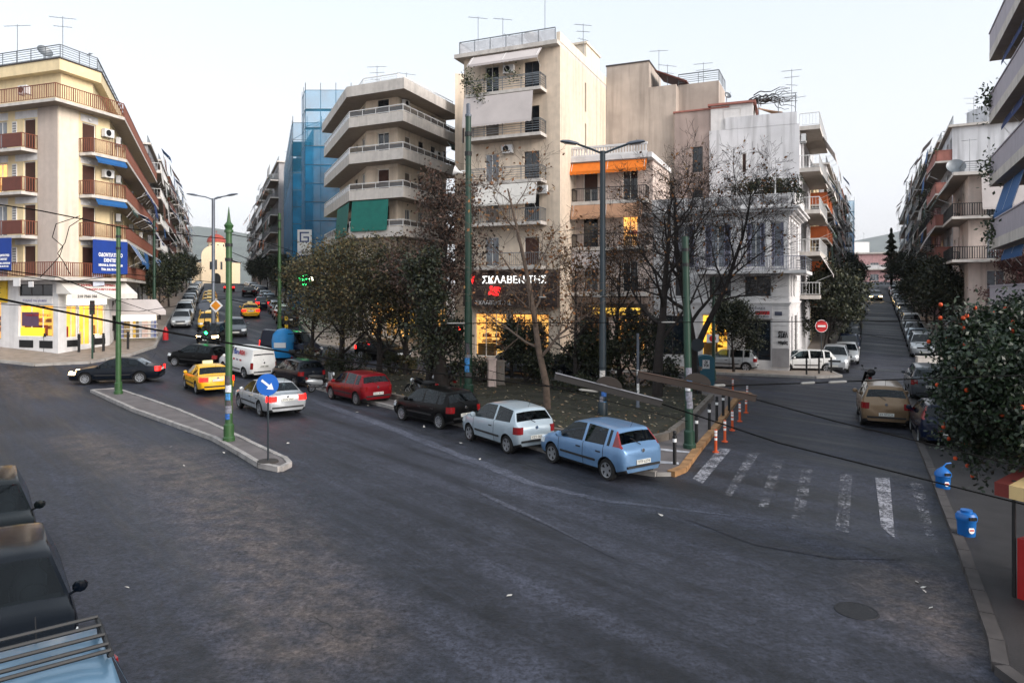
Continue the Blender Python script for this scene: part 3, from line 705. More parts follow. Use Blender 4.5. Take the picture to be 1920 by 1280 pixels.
def street_block(name, label, foot, nf, fh, gfh, wall, rm, rail, face=0, seed=0, aw=('grey', 'blue', 'dkgreen', 'white', 'brown'), group=None, awp=.5, fine=False, side=None, top=True, step=.3, shop=True, dep=1.25):
    """generic apartment house: ground floor, balconies on every floor of one face"""
    rnd = random.Random(seed)
    p0 = Vector(foot[0][:2]); zg = gh(p0.x, p0.y); z1 = zg + gfh + nf * fh
    B = Bld(name, label, foot, z1, wall, zg - .2, fine, group=group)
    p, d, L, a = B.edge(face); ops = {face: []}
    nb = max(2, int(L / 2.7))
    for f in range(nf):
        z = zg + gfh + f * fh
        for k in range(nb):
            c = L * (k + .5) / nb; w = rnd.choice([1.1, 1.3, 1.5]); ops[face].append((c - w / 2, c + w / 2, z + .04, z + 2.2, rnd.choice(['shut', 'shut', 'glass', 'curt', 'half', 'dark', 'dark', 'shutg'] + (['lit'] if rnd.random() < .25 else []))))
    if shop:
        ns = max(1, int(L / 4))
        for k in range(ns):
            c = L * (k + .5) / ns; ops[face].append((c - 1.4, c + 1.4, zg + .3, zg + 2.7, rnd.choice(['dark', 'dark', 'dark', 'lit', 'shutg'])))
    if side is not None:
        q, d2, L2, a2 = B.edge(side); ops[side] = []
        for f in range(nf):
            z = zg + gfh + f * fh; ops[side].append((L2 * .4, L2 * .4 + .8, z + 1, z + 2.2, 'dark'))
    B.wall(ops)
    for f in range(nf):
        z = zg + gfh + f * fh
        sp = [(.1, L - .1)] if L < 9 or rnd.random() < .6 else [(.1, L * .45), (L * .55, L - .1)]
        for (a0, a1) in sp:
            B.balcony(face, a0, a1, z, dep, rail, .17, rm, 1.0, step)
            t = a0
            while t < a1 - 2:
                w = rnd.uniform(2.2, 4.2); e = min(a1, t + w)
                if rnd.random() < awp and e - t > 1.5:
                    k = rnd.random()
                    if k < .6: B.awning(face, t, e, z + fh - .2, rnd.uniform(.5, 1.0), rnd.uniform(.9, 1.6), rnd.choice(aw), dep)
                    else: B.awning(face, t, e, z + fh - .2, .12, rnd.uniform(.8, 1.7), rnd.choice(aw), dep)
                t = e + .1
            for _ in range(2):
                if rnd.random() < .5:
                    x = rnd.uniform(a0 + .5, a1 - .5); mb = MB()
                    for __ in range(70): leafquad(mb, Vector((x + rnd.gauss(0, .3), -dep + rnd.gauss(.1, .12), .85 + rnd.gauss(.15, .25))), .1)
                    B.item('pot_plants', mb, POTL, face, 0, z)['kind'] = 'stuff'
            if rnd.random() < .4: B.ac(face, rnd.uniform(a0 + .6, a1 - .6), z + 1.6)
    B.slabroof(z1, .35, .22)
    if top:
        c = sum(B.foot, Vector((0, 0))) / len(B.foot)
        B.roofbox(c.x - 2.0, c.y - 2.0, c.x + 2.0, c.y + 2.0, z1 + .2, z1 + 2.7, wall)
        B.parapet([face], z1 + .2, .9, 'rails', GREYM)
        for k in range(rnd.randint(2, 4)):
            q = p + B.o + d * rnd.uniform(.5, L - .5) + Vector((-d.y, d.x)) * rnd.uniform(1, 4); B.antenna(q.x, q.y, z1 + .2, rnd.uniform(2, 3.6), rnd.uniform(0, 3), rnd.choice([0, 1, 2]))
    return B
# ================================================================ corner house with the pastry shop (left)
def inset(poly, d):
    n = len(poly); out = []; poly = [Vector(p[:2]) for p in poly]
    for k in range(n):
        p = poly[k]; a = (p - poly[k - 1]).normalized(); b = (poly[(k + 1) % n] - p).normalized()
        na = Vector((-a.y, a.x)); nb = Vector((-b.y, b.x)); q = (na + nb).normalized(); out.append(p + q * (d / max(.4, q.dot(na))))
    return out
A0 = LB + Vector((-.945, .327)) * 14; E0 = lrow(80)
foot = [A0, LB, LD, E0, E0 + Vector((-10, -3)), A0 + Vector((2, 9))]
zs = [6.2, 9.0, 11.9, 14.8, 17.85]
B = Bld('corner_apartment_house', 'yellow corner apartment house with brown balconies above the pastry shop', foot, 17.8, YELLOW, 1.2)
LE = (LD - E0).length
ops = {0: [], 1: [], 2: []}
for k, z in enumerate(zs[:-1]):
    ops[0] += [(10.75, 11.9, z + .05, z + 2.2, 'shut'), (8.0, 9.2, z + .05, z + 2.2, 'lit' if k == 2 else 'curt'), (5.2, 6.4, z + .05, z + 2.2, 'shut')]
    ops[1] += [(1.85, 2.95, z + .05, z + 2.2, 'shut')]
    for j in range(9): ops[2].append((1.3 + j * 3.2, 2.6 + j * 3.2, z + .05, z + 2.2, random.choice(['shut', 'curt', 'dark', 'shut'])))
ops[0] += [(10.3, 13.55, 2.2, 4.35, 'lity'), (10.3, 13.5, 4.95, 5.75, 'dark'), (4.6, 8.6, 1.9, 4.6, 'lit')]
ops[1] += [(.62, 1.5, 2.1, 4.3, 'lit'), (1.6, 2.55, 1.55, 4.3, 'lity'), (2.7, 3.7, 2.1, 4.3, 'lit')]
for j in range(6): ops[2].append((1.5 + j * 4.6, 4.4 + j * 4.6, 2.3 + j * .3, 4.6 + j * .3, random.choice(['dark', 'shutg', 'dark'])))
lowops = {i: [o for o in v_ if o[3] < 6.2] for i, v_ in ops.items()}; upops = {i: [o for o in v_ if o[3] >= 6.2] for i, v_ in ops.items()}
B.wall(lowops, z1=6.1, roof=False, name='shop_wall', mats=[WHITE]); B.wall(upops, zb=6.1)
# plain taupe and cream pilaster at the corner, proud of the yellow wall
for i, a, b, m_ in ((0, 12.2, 14.02, TAUPE), (1, -.02, 1.5, CREAM)):
    mb = MB(); mb.box(a, -.06, 6.2 - B.b, b, 0, 17.75 - B.b); B.item('corner_panel', mb, m_, i)
for z in zs[:-1]:
    for s0 in (10.0, 7.3):
        mb = MB(); mb.box(0, -.02, 2.25, 2.1 if s0 > 9 else 2.0, 0, 2.75); B.item('white_lintel_panel', mb, WHITE, 0, s0, z)
        mb = MB(); mb.box(.0, -.05, 0, .42, 0, 1.15)
        mb.mi = 1
        for r in range(6):
            for q in range(3): mb.box(.06 + q * .11, -.055, .08 + r * .175, .13 + q * .11, -.045, .19 + r * .175)
    B.item('ventilation_grille', mb, [WHITE, DARKP], 0, 9.75, z + .95)
    mb = MB(); mb.box(0, -.02, 2.25, 1.4, 0, 2.75); B.item('white_lintel_panel', mb, WHITE, 1, 1.7, z)
    mb = MB(); mb.lathe([(.02, 0), (.11, .02), (.11, .1), (.03, .12)], 10, Matrix.Translation((0, 0, 2.45)) @ Matrix.Rotation(R(90), 4, 'X')); B.item('wall_lamp', mb, WHTM, 1, 2.4, z)
for k, z in enumerate(zs):
    if k == 0: B.ring([0, 1, 2], z, 1.15, .2, 'bars', BRN, h=1.0, slab=CONC, step=.16)
    elif k == 4: B.ring([0, 1, 2], z, 1.0, .2, 'bars', BRN, h=1.0, slab=CONC, step=.16)
    else:
        o = B.balcony(0, 4.2, 12.15, z, 1.15, 'bars', .2, BRN, 1.0, .16)
        mb = MB(); mb.box(6.1, -1.12, .08, 7.85, -1.1, .95); mb.build('rail_panel', BRNP, o)
        o = B.ring([1, 2], z, 1.15, .2, 'bars', BRN, h=1.0, slab=CONC, ext=(1.55, 0), step=.16)
        if k in (2, 3): B.awning(1, 1.9, 4.4, z - .18, .25, .35, 'blue', 1.05, .15, arms=False)
        for j in range(5):
            if random.random() < .8: B.awning(2, 1.5 + j * 5.6, 5.6 + j * 5.6, z - .18, random.choice([.2, .8]), random.choice([.4, 1.3]), random.choice(['blue', 'dkgreen', 'navy']), 1.15)
        B.ac(1, 3.7, z + 1.5) if k != 1 else None
        for j in range(3): B.ac(2, 3 + j * 9, z + 1.6)
# penthouse set back behind the top balcony
pf = inset(foot, 1.1)
mb = MB(); mb.prism([(p.x - B.o.x, p.y - B.o.y) for p in pf], 17.8 - B.b, 20.3 - B.b); mb.build('penthouse', YELLOW, B.e)
pr = inset(foot, .55); mb = MB(); mb.prism([(p.x - B.o.x, p.y - B.o.y) for p in pr], 20.3 - B.b, 21.05 - B.b); mb.build('roof_slab', YELLOW, B.e)
mb = MB(); mb.prism([(p.x - B.o.x, p.y - B.o.y) for p in inset(foot, .48)], 21.05 - B.b, 21.14 - B.b); mb.build('roof_edge', DFRAME, B.e)
mb = railing([(p.x - B.o.x, p.y - B.o.y, 21.12 - B.b) for p in inset(foot, .8)[:4]], 'rails', 1.0); mb.build('roof_railing', GREYM, B.e)
for (t, kd) in ((1.2, 0), (5.6, 1)): q = LB + Vector((-.945, .327)) * t + Vector((.3, 1.4)); B.antenna(q.x, q.y, 21.1, 3.2, .3, kd)
q = LB + Vector((-.945, .327)) * 2.8 + Vector((.3, 1.2)); B.dish(q.x, q.y, 21.1, .5, 1.0)
for Y in (54, 57, 60, 63, 66, 70): q = lrow(Y) + Vector((-2.0, 0)); B.antenna(q.x, q.y, 21.1, random.uniform(2, 3.4), random.uniform(0, 3), random.choice([0, 1, 2]))
B.ac(0, 11.2, 18.6)
# blue dentist banners hung from the second balcony
BAN = mat('blue_banner_cloth', (16, 56, 138), .75, var=.08); LETW = mat('white_lettering', (236, 236, 236), .6, var=.02); LETR = mat('red_lettering', (176, 40, 44), .6, var=.05); LETB = mat('black_lettering', (34, 32, 34), .6)
mb = MB(); mb.box(0, -1.21, -2.35, 2.9, -1.19, -.02); o = B.item('banner', mb, BAN, 1, 1.6, 8.85)
for s_, z, sz, wd in (('ΟΔΟΝΤΙΑΤΡΕΙΟ', -1.05, .34, 2.0), ('DENTIST', -1.42, .34, 1.15), ('ΜΙΛΙΑΝ Δ. ΠΑΡΡΗΣΙΑΔΗ', -1.76, .2, 2.0), ('ΤΗΛ. 210. 75 14 132', -2.06, .2, 1.6)):
    text(s_, sz, LETW, o, (1.45, -1.218, z), (R(90), 0, 0), .004, width=wd, weight=.012)
mb = MB(); mb.box(0, -1.21, -2.2, 1.4, -1.19, -.02); o = B.item('banner', mb, BAN, 0, 9.9, 8.85)
for s_, z, sz, wd in (('ΟΔΟΝΤΙΑΤΡΕΙΟ', -1.2, .2, 1.05), ('DENTIST', -1.45, .2, .65), ('ΜΙΛΙΑΝ Δ. ΠΑΡΡΗΣΙΑΔΗ', -1.72, .15, 1.2), ('ΤΗΛ. 210. 75 14 132', -1.92, .14, .9)):
    text(s_, sz, LETW, o, (.7, -1.218, z), (R(90), 0, 0), .004, width=wd, weight=.008)
# shop front: awning with lettering, lit fascia, plinth panels
mb = MB(); w_ = 5.4; mb.quad((0, -.2, 0), (0, -1.5, -.95), (w_, -1.5, -.95), (w_, -.2, 0)); mb.quad((0, -1.5, -.95), (0, -1.5, -1.3), (w_, -1.5, -1.3), (w_, -1.5, -.95)); mb.add([(0, -.2, 0), (0, -.2, -.95), (0, -1.5, -.95)], [(0, 1, 2)]); mb.add([(w_, -.2, 0), (w_, -1.5, -.95), (w_, -.2, -.95)], [(0, 1, 2)])
o = B.item('shop_awning', mb, AWN['white'], 1, -.3, 6.05)
tl = math.atan2(.95, 1.3)
text('ΓΑΛΑΚΤΟΜΠΟΥΡΕΚΟ', .34, LETR, o, (2.7, -.72, -.36), (tl, 0, 0), .004, width=2.9, weight=.01); text('ΤΡΙΑΝΤΑΦΥΛΛΙΔΗΣ', .3, LETR, o, (2.8, -1.12, -.655), (tl, 0, 0), .004, width=2.7, weight=.008)
text('210 7565 266', .24, LETB, o, (1.2, -1.51, -1.13), (R(90), 0, 0), .004, width=1.5, weight=.008)
mb = MB(); mb.box(.65, -.1, 4.35 - B.b, 3.75, -.02, 5.0 - B.b); B.item('lit_fascia', mb, LITW, 1)
mb = MB(); mb.box(10.3, -.05, 4.42 - B.b, 13.5, -.01, 4.9 - B.b); o = B.item('shop_sign', mb, WHITE, 0)
text('Η γωνιά του γλυκού', .26, mat('violet_lettering', (70, 60, 130), .6), o, (11.9, -.055, 4.64 - B.b), (R(90), 0, 0), .004, width=2.2)
for a, b in ((10.4, 11.7), (12.3, 13.5)): mb = MB(); mb.box(a, -.03, 1.45 - B.b, b, 0, 1.95 - B.b); B.item('plinth_panel', mb, DARKP, 0)
for a, b in ((.65, 1.45), (2.75, 3.7)): mb = MB(); mb.box(a, -.03, 1.5 - B.b, b, 0, 1.95 - B.b); B.item('plinth_panel', mb, DARKP, 1)
mb = MB(); mb.box(10.5, .09, 2.9 - B.b, 12.1, .1, 3.85 - B.b); o = B.item('window_poster', mb, mat('violet_poster', (92, 66, 92), .6), 0)
text('ΓΑΛΑΚΤΟΜΠΟΥΡΕΚΟ', .22, LETR, o, (12.0, .07, 3.65 - B.b), (R(90), 0, 0), .004, width=2.4)
mb = MB(); mb.box(10.4, .08, 2.25 - B.b, 12.6, .1, 2.8 - B.b); B.item('window_poster', mb, mat('yellow_poster', (240, 200, 40), .6, emit=.6), 0)
mb = MB(); mb.box(5.0, -.12, 4.5 - B.b, 9.3, -.02, 6.0 - B.b); o = B.item('yellow_shop_sign', mb, mat('yellow_sign', (206, 170, 34), .6), 0)
text('ΤΥΡΟΠΙΤΕΣ', .5, LETB, o, (7.2, -.125, 5.3 - B.b), (R(90), 0, 0), .004, width=3.2)
mb = MB(); mb.box(.0, -1.3, .0, 1.25, -1.24, 1.3, Matrix.Rotation(R(-6), 4, 'Y') @ Matrix.Scale(.72, 4)); B.item('hanging_board', mb, mat('pale_board', (196, 204, 220), .6), 1, 1.9, 5.6)
for st, z, a in ((11.6, 5.6, .6), (13.0, 5.55, .4)): mb = MB(); mb.box(0, -1.3, 0, a, -1.24, a * .9); B.item('notice_board', mb, WHITE, 0, st, z)

# ================================================================ rows of the left street
cols = [GREYP, PINKW, WHITE, BEIGE, TAUPE, GREYP, WHITE]
lab = ['grey apartment house next to the yellow corner house', 'pale pink apartment house third along the left street', 'white apartment house with many awnings midway up the left street', 'beige apartment house up the left street left side', 'taupe apartment house near the top of the left street', 'grey apartment house farthest up the left street']
y0 = 80.5
for k, (ln, nf) in enumerate([(16, 5), (18, 5), (19, 5), (20, 5), (22, 5), (26, 4)]):
    y1 = y0 + ln; a, b = lrow(y0), lrow(y1 - .1); pn = Vector((-.92, -.39))
    street_block('apartment_house', lab[k], [a, b, b + pn * 10, a + pn * 10], nf, 2.95, 3.8, cols[k], [WHTM, BRN, GREYM][k % 3], ['bars', 'solid', 'panel', 'rails'][k % 4], 0, 11 + k, group='houses along the left street', awp=.75, shop=True, dep=1.35)
    y0 = y1
cols = [GREYP, WHITE, PINKW, GREYP]
lab2 = ['grey apartment house just beyond the blue netting', 'white apartment house with orange awnings on the left street', 'pinkish apartment house near the church', 'pale slab house nearest the church on the right side']
for k, (ya, yb, nf) in enumerate([(119, 140, 6), (140.1, 160, 6), (160.1, 182, 5), (182.1, 205, 5)]):
    a, b = rrow(yb - .1), rrow(ya); pn = Vector((.92, .39))
    street_block('apartment_house', lab2[k], [a, b, b + pn * 10, a + pn * 10], nf, 2.95, 3.6, cols[k], [GREYM, WHTM][k % 2], ['rails', 'solid', 'bars'][k % 3], 0, 31 + k, aw=('grey', 'orange', 'brown', 'dkgreen', 'white'), group='houses along the left street', awp=.6, dep=1.35)

# ================================================================ scaffolds under blue netting
def netmat(name, rgb, a):
    m_ = mat(name, rgb, .6, var=.35, scale=.6, alpha=a); return m_
NET = netmat('blue_debris_net', (2, 104, 146), .8); NET2 = netmat('thin_blue_net', (6, 118, 158), .5)
def scaffold(label, x0, y0, x1, y1, z1, sk=0.0, name='scaffold', net=NET):
    zb = gh(x0, y0); e = thing(name, label, 'scaffold', (x0, y0, zb))
    H = z1 - zb; W = x1 - x0; D = y1 - y0
    def q(u, v, z): return Vector((u * W + v * sk, v * D, z))
    nz = int(H / 2.0); nu = max(2, int(W / 1.6)); nv = max(2, int(D / 2.2))
    mb = MB()
    for i in range(nu + 1): mb.tube([q(i / nu, 0, 0), q(i / nu, 0, H + .8)], .04, 5)
    for j in range(nv + 1): mb.tube([q(0, j / nv, 0), q(0, j / nv, H + .8)], .04, 5); mb.tube([q(1, j / nv, 0), q(1, j / nv, H)], .04, 5)
    mb.build('standards', GREYM, e)
    mb = MB()
    for k in range(1, nz + 1):
        z = H * k / nz; mb.tube([q(0, 0, z), q(1, 0, z)], .03, 4); mb.tube([q(0, 0, z), q(0, 1, z)], .03, 4); mb.tube([q(1, 0, z), q(1, 1, z)], .03, 4)
        if k % 2: mb.tube([q(0, 0, z - 2), q(1, 0, z)], .025, 4); mb.tube([q(0, 1, z - 2), q(0, 0, z)], .025, 4)
    mb.build('ledgers', GREYM, e)
    for k in range(1, nz):
        z = H * k / nz; mb = MB(); mb.prism([q(.02, .04, 0).xy, q(.98, .04, 0).xy, q(.98, .3, 0).xy, q(.02, .3, 0).xy], z, z + .05); mb.build('deck', mat('scaffold_plank', (126, 104, 80), .9, var=.3), e)
    for k in range(nz):
        za, zb_ = H * k / nz, H * (k + 1) / nz; top = k >= nz - 3
        mb = MB(); n_ = 6
        for i in range(n_):
            a, b = i / n_, (i + 1) / n_; ya, yb = -.06 - .05 * (i % 2), -.06 - .05 * ((i + 1) % 2)
            o_ = Vector((0, ya, 0)); o2 = Vector((0, yb, 0)); mb.quad(q(a, 0, za + .03) + o_, q(b, 0, za + .03) + o2, q(b, 0, zb_ - .03) + o2, q(a, 0, zb_ - .03) + o_)
        mb.build('net_panel', NET2 if top else net, e)
        mb = MB()
        for i in range(n_):
            a, b = i / n_, (i + 1) / n_; xa, xb = Vector((-.06 - .05 * (i % 2), 0, 0)), Vector((-.06 - .05 * ((i + 1) % 2), 0, 0))
            mb.quad(q(0, b, za + .03) + xb, q(0, a, za + .03) + xa, q(0, a, zb_ - .03) + xa, q(0, b, zb_ - .03) + xb)
        mb.build('net_panel', NET2 if top else net, e)
    return e
scaffold('tall blue netted scaffold rising behind the wide corner block', -22.6, 77, -17.6, 80.5, 27.3, -1.4)
scaffold('lower blue netted scaffold farther up the left street', -26.0, 83.5, -22.6, 118, 25.3, -12.2)
NB = Bld('wrapped_building', 'grey building under repair hidden behind the blue netting', [Vector((-38.0, 118)), Vector((-23.2, 82.5)), Vector((-13, 86)), Vector((-28, 121))], 24.6, GREYP, fine=False)
p_, d_, L_, a_ = NB.edge(0)
NB.wall({0: [(2 + j * 3.2, 3.4 + j * 3.2, gh(-33, 108) + 2.8 + f * 3, gh(-33, 108) + 4.9 + f * 3, 'dark') for j in range(11) for f in range(5)]})

# ================================================================ wide corner block with wrap-round balconies
outer = [Vector((-19.3, 71.4)), Vector((-13.3, 57.4)), Vector((-8.5, 55)), Vector((-4.4, 65)), Vector((-9, 76))]
foot = inset(outer, 1.55)
B = Bld('balcony_block', 'cream corner block with wide wrap-round balconies and smoked glass railings', foot, 21.2, CREAM, .8)
zf = [7.4, 10.4, 13.45, 16.45, 19.4]
ops = {0: [], 1: [], 2: []}
L1_ = B.edge(1)[2]; L2_ = B.edge(2)[2]; L0_ = B.edge(0)[2]
for k, z in enumerate(zf):
    if k == 4: zt = 21.0
    h = 1.75 if k == 4 else 2.0
    ops[1].append((L1_ * .36, L1_ * .36 + 1.15, z - .1, z + h - .15, ['dark', 'dark', 'shut', 'glass', 'dark'][k]))
    for j in range(4): ops[2].append((1.2 + j * 2.2, 2.1 + j * 2.2, z - .05, z + h - .3, random.choice(['dark', 'curt', 'shutg', 'dark'])))
    for j in range(4): ops[0].append((1.5 + j * 3.2, 2.9 + j * 3.2, z - .1, z + h - .2, random.choice(['dark', 'curt', 'shut'])))
for j in range(2): ops[1].append((.4 + j * 1.5, 1.6 + j * 1.5, 1.6, 4.4, 'lit'))
for j in range(3): ops[2].append((.8 + j * 3, 3.2 + j * 3, 1.5, 4.3, ['lity', 'dark', 'lit'][j])); ops[0].append((1 + j * 4, 3.8 + j * 4, 2.0, 4.6, 'dark'))
B.wall(ops)
for k, z in enumerate(zf):
    for a, b in ((.06, L1_ * .33), (L1_ * .36 + 1.25, L1_ - .06)):
        mb = MB(); mb.box(a, -.05, -.4, b, 0, 1.75 if k == 4 else 1.95); B.item('cream_wall_panel', mb, BEIGE, 1, 0, z)
    B.ring([0, 1, 2], z, 1.55, .8, 'panel', WHTM, RAILG, .55, slab=CONC)
o = B.ring([0, 1, 2], 21.9, 1.75, .85, None, None, slab=CONC)
B.parapet([0, 1, 2], 21.9, .9, 'rails', WHTM, -.6)
B.awning(1, -.3, L1_ + .2, 12.6, .25, 2.4, 'green', 1.45, .1); B.awning(0, L0_ - 5.5, L0_ + .3, 12.6, .25, 2.6, 'green', 1.45, .1); B.awning(2, 6.0, 9.5, 18.55, .5, .6, 'dkgreen', 1.3)
B.ac(2, .9, 20.4); B.ac(2, 6.4, 20.0); B.ac(2, 6.4, 17.2)
for (x, y, h, kd) in ((-11.5, 60, 2.6, 2), (-9, 60, 2.0, 0), (-14, 64, 1.6, 1)): B.antenna(x, y, 21.9, h, .4, kd)
NB2 = Bld('plain_block', 'plain sand-coloured block peeping out left of the tall tower', [Vector((-4.9, 60.5)), Vector((.8, 61.6)), Vector((3, 66)), Vector((-3.5, 67))], 24, BEIGE, fine=False); NB2.wall({0: [(.6, 1.4, 18, 20, 'shut')]})

# ================================================================ tall cream tower
TL = Vector((-3.5, 51.3)); TR = Vector((3.3, 48.3)); tn = Vector((.404, .915))
B = Bld('tower_house', 'tall cream apartment tower with grey awnings above the supermarket', [TL, TR, TR + tn * 11.3, TL + tn * 11.3], 22.1, BEIGE, .2)
zf = [7.0, 10.05, 12.95, 16.1, 19.2]
ops = {0: [], 1: []}
for k, z in enumerate(zf):
    ops[0] += [(1.7, 2.8, z + .05, z + 2.15, ['curt', 'shutg', 'curt', 'shutg', 'glass'][k]), (4.75, 5.9, z + .05, z + 2.1, ['shut', 'dark', 'dark', 'dark', 'dark'][k])]
    ops[1] += [(5.5, 5.85, z - .3, z + 1.9, 'dark')]
ops[0] += [(.9, 3.4, .6, 3.7, 'lit'), (3.8, 6.6, .6, 3.7, 'shop')]
B.wall(ops)
for i in (1,):   # bright rendered flank, a thin skin proud of the shell
    pass
for k, z in enumerate(zf):
    o = B.balcony(0, .7, 6.45, z, 1.15, 'rails' if k > 1 else 'bars', .22, GREYM, .95, .14, slab=CONC)
mb = MB(); mb.box(-.5, -.6, 0, 7.43, 11.3, .28); B.item('roof_slab', mb, CONC, 0, 0, 22.1)
mb = MB(); mb.box(7.2, -.1, .28, 7.46, 11.3, .95); B.item('parapet_wall', mb, CREAM, 0, 0, 22.1)
mb = railing([(-.2, 6, .28), (-.2, -.3, .28), (7.2, -.3, .28)], 'panel', .95); B.item('roof_railing', mb, [GREYM, mat('pale_rail_panel', (206, 206, 210), .5, alpha=.55)], 0, 0, 22.1)
B.awning(0, .9, 6.3, 22.0, .75, .75, 'grey', .5, .18); B.awning(0, .6, 5.9, 18.95, .3, 2.0, 'grey', 1.15, .18); B.awning(0, .8, 6.2, 12.7, .3, 1.35, 'white', 1.15, .15)
B.ac(0, 3.6, 15.0); B.ac(0, 3.7, 20.6); B.ac(0, 6.2, 12.0)
mb = MB(); mb.box(4.6, 5.8, .28, 7.45, 9.2, 2.0); mb.box(4.4, 5.6, 2.0, 7.55, 9.4, 2.15); o = B.item('stair_head', mb, CREAM, 0, 0, 22.1)
mb = MB(); mb.box(4.9, 5.75, .9, 6.7, 5.79, 1.5); B.item('stair_window', mb, GLASS, 0, 0, 22.1)
def tp(s_, d): q = TL + Vector((.915, -.404)) * s_ + tn * d; return q.x, q.y
for s_, d, h, kd in ((.4, 1.5, 3.4, 1), (2.2, 2, 3.2, 1), (2.8, 2.5, 2.0, 0), (3.3, 2.5, 1.6, 2), (4.2, 3, 1.2, 0), (5.7, 1.6, 6.2, 1), (7.3, 5.5, 3.2, 2)):
    x, y = tp(s_, d); B.antenna(x, y, 22.35, h, .6, kd)
x, y = tp(4.9, 1.2); B.dish(x, y, 22.4, .75, .5)
# vine hanging from the top balcony
mb = MB(); rnd = random.Random(3)
for c0, n_ in (((.9, 1.1), 160), ((1.7, .2), 180), ((2.6, .9), 80), ((2.1, -.6), 60), ((4.5, .9), 60)):
    for _ in range(n_): leafquad(mb, Vector((c0[0] + rnd.gauss(0, .28), -1.2 + rnd.gauss(0, .08), c0[1] + rnd.gauss(0, .35))), .09)
B.item('climbing_plant', mb, mat('dark_vine', (44, 56, 34), .7, island=[(28, 38, 22), (58, 70, 40), (92, 90, 60)]), 0, 0, 19.2)['kind'] = 'stuff'
# supermarket sign
mb = MB(); mb.box(.2, -.5, 4.2 - B.b, 7.4, -.02, 6.75 - B.b); fas = B.item('fascia', mb, mat('dark_fascia', (58, 44, 40), .6, var=.2), 0)
LETL = mat('lit_white_letters', (255, 255, 250), .5, var=.02, emit=.8); LETRED = mat('lit_red_sign', (240, 30, 34), .5, var=.15, scale=6, emit=1.5)
text('ΣΚΛΑΒΕΝΙΤΗΣ', .72, LETL, fas, (4.2, -.52, 6.05 - B.b), (R(90), 0, 0), .03, width=4.9)
mb = MB(); mb.add([(.42, -.52, 5.75 - B.b), (.95, -.52, 5.75 - B.b), (1.15, -.52, 6.45 - B.b), (.62, -.52, 6.45 - B.b)] + [(.42, -.6, 5.75 - B.b), (.95, -.6, 5.75 - B.b), (1.15, -.6, 6.45 - B.b), (.62, -.6, 6.45 - B.b)], [(4, 5, 6, 7), (0, 1, 5, 4), (1, 2, 6, 5), (2, 3, 7, 6), (3, 0, 4, 7)]); mb.build('red_emblem', LETRED, fas)
mb = MB(); mb.add([(2.25, -.6, 5.05 - B.b), (3.0, -.6, 4.95 - B.b), (3.2, -.6, 5.55 - B.b), (2.4, -.6, 5.65 - B.b)] + [(2.25, -.52, 5.05 - B.b), (3.0, -.52, 4.95 - B.b), (3.2, -.52, 5.55 - B.b), (2.4, -.52, 5.65 - B.b)], [(0, 1, 2, 3), (0, 4, 5, 1), (1, 5, 6, 2), (2, 6, 7, 3), (3, 7, 4, 0)]); mb.build('red_emblem', LETRED, fas)
text('ΣΚΛΑΒΕΝΙΤΗΣ', .4, LETW, fas, (2.6, -.52, 4.45 - B.b), (R(90), 0, 0), .01, width=2.8)
# bright flank panel
mb = MB(); mb.box(7.432, 0, -1, 7.45, 11.2, 22.3 - B.b); 
# ================================================================ blank tan block behind
B = Bld('blank_block', 'weathered tan block with a blank party wall behind the tower', [Vector((7.85, 58.5)), Vector((11.1, 57.1)), Vector((13, 61.5)), Vector((10, 63))], 23.9, TAN, fine=False); B.wall()
mb = MB(); mb.box(-.05, -.05, 0, 3.6, 3, .12); B.item('coping', mb, DFRAME, 0, 0, 23.9)
B = Bld('lower_blank_block', 'lower step of the tan party wall with a brown roof shelter', [Vector((11.12, 57.1)), Vector((13.1, 56.2)), Vector((15, 60.5)), Vector((13.1, 61.4))], 21.8, TAN, fine=False); B.wall()
B.antenna(12.0, 57.5, 19.0, 6.0, .3, 1); B.antenna(12.7, 57.5, 21.8, 2.0, .3, 0)
mb = MB(); mb.add([(.3, .6, 1.6), (2.9, .6, .4), (2.9, 4, .4), (.3, 4, 1.6), (.3, .6, 1.5), (2.9, .6, .3), (2.9, 4, .3), (.3, 4, 1.5)], [(0, 1, 2, 3), (7, 6, 5, 4), (0, 4, 5, 1), (1, 5, 6, 2)]); B.item('shelter_roof', mb, BRNP, 0, 0, 21.8)
B = Bld('pinkish_block', 'pinkish brown block with a rooftop terrace beside the blank wall', [Vector((12.9, 55.9)), Vector((16.6, 54.2)), Vector((19, 59)), Vector((15.2, 60.8))], 19.4, mat('brown_pink_render', (160, 144, 138), .9, var=.15, scale=.7, streak=.4), fine=False)
B.wall({0: [(1.4, 2.2, 11.2, 13.2, 'dark'), (1.4, 2.2, 14.6, 16.6, 'dark')]})
mb = MB(); mb.box(-.1, -.1, 0, 4.2, 5.2, .12); B.item('roof_edge', mb, ROSE, 0, 0, 19.4)
mb = MB(); mb.box(.0, 1.4, .12, 3.2, 5, 2.6); B.item('terrace_room', mb, TAN, 0, 0, 19.4)
mb = railing([(.0, 1.5, 2.6), (3.2, 1.5, 2.6), (3.2, 5, 2.6)], 'rails', .9); B.item('roof_railing', mb, GREYM, 0, 0, 19.4)
B.antenna(15.5, 57, 22, 1.8, .2, 2)

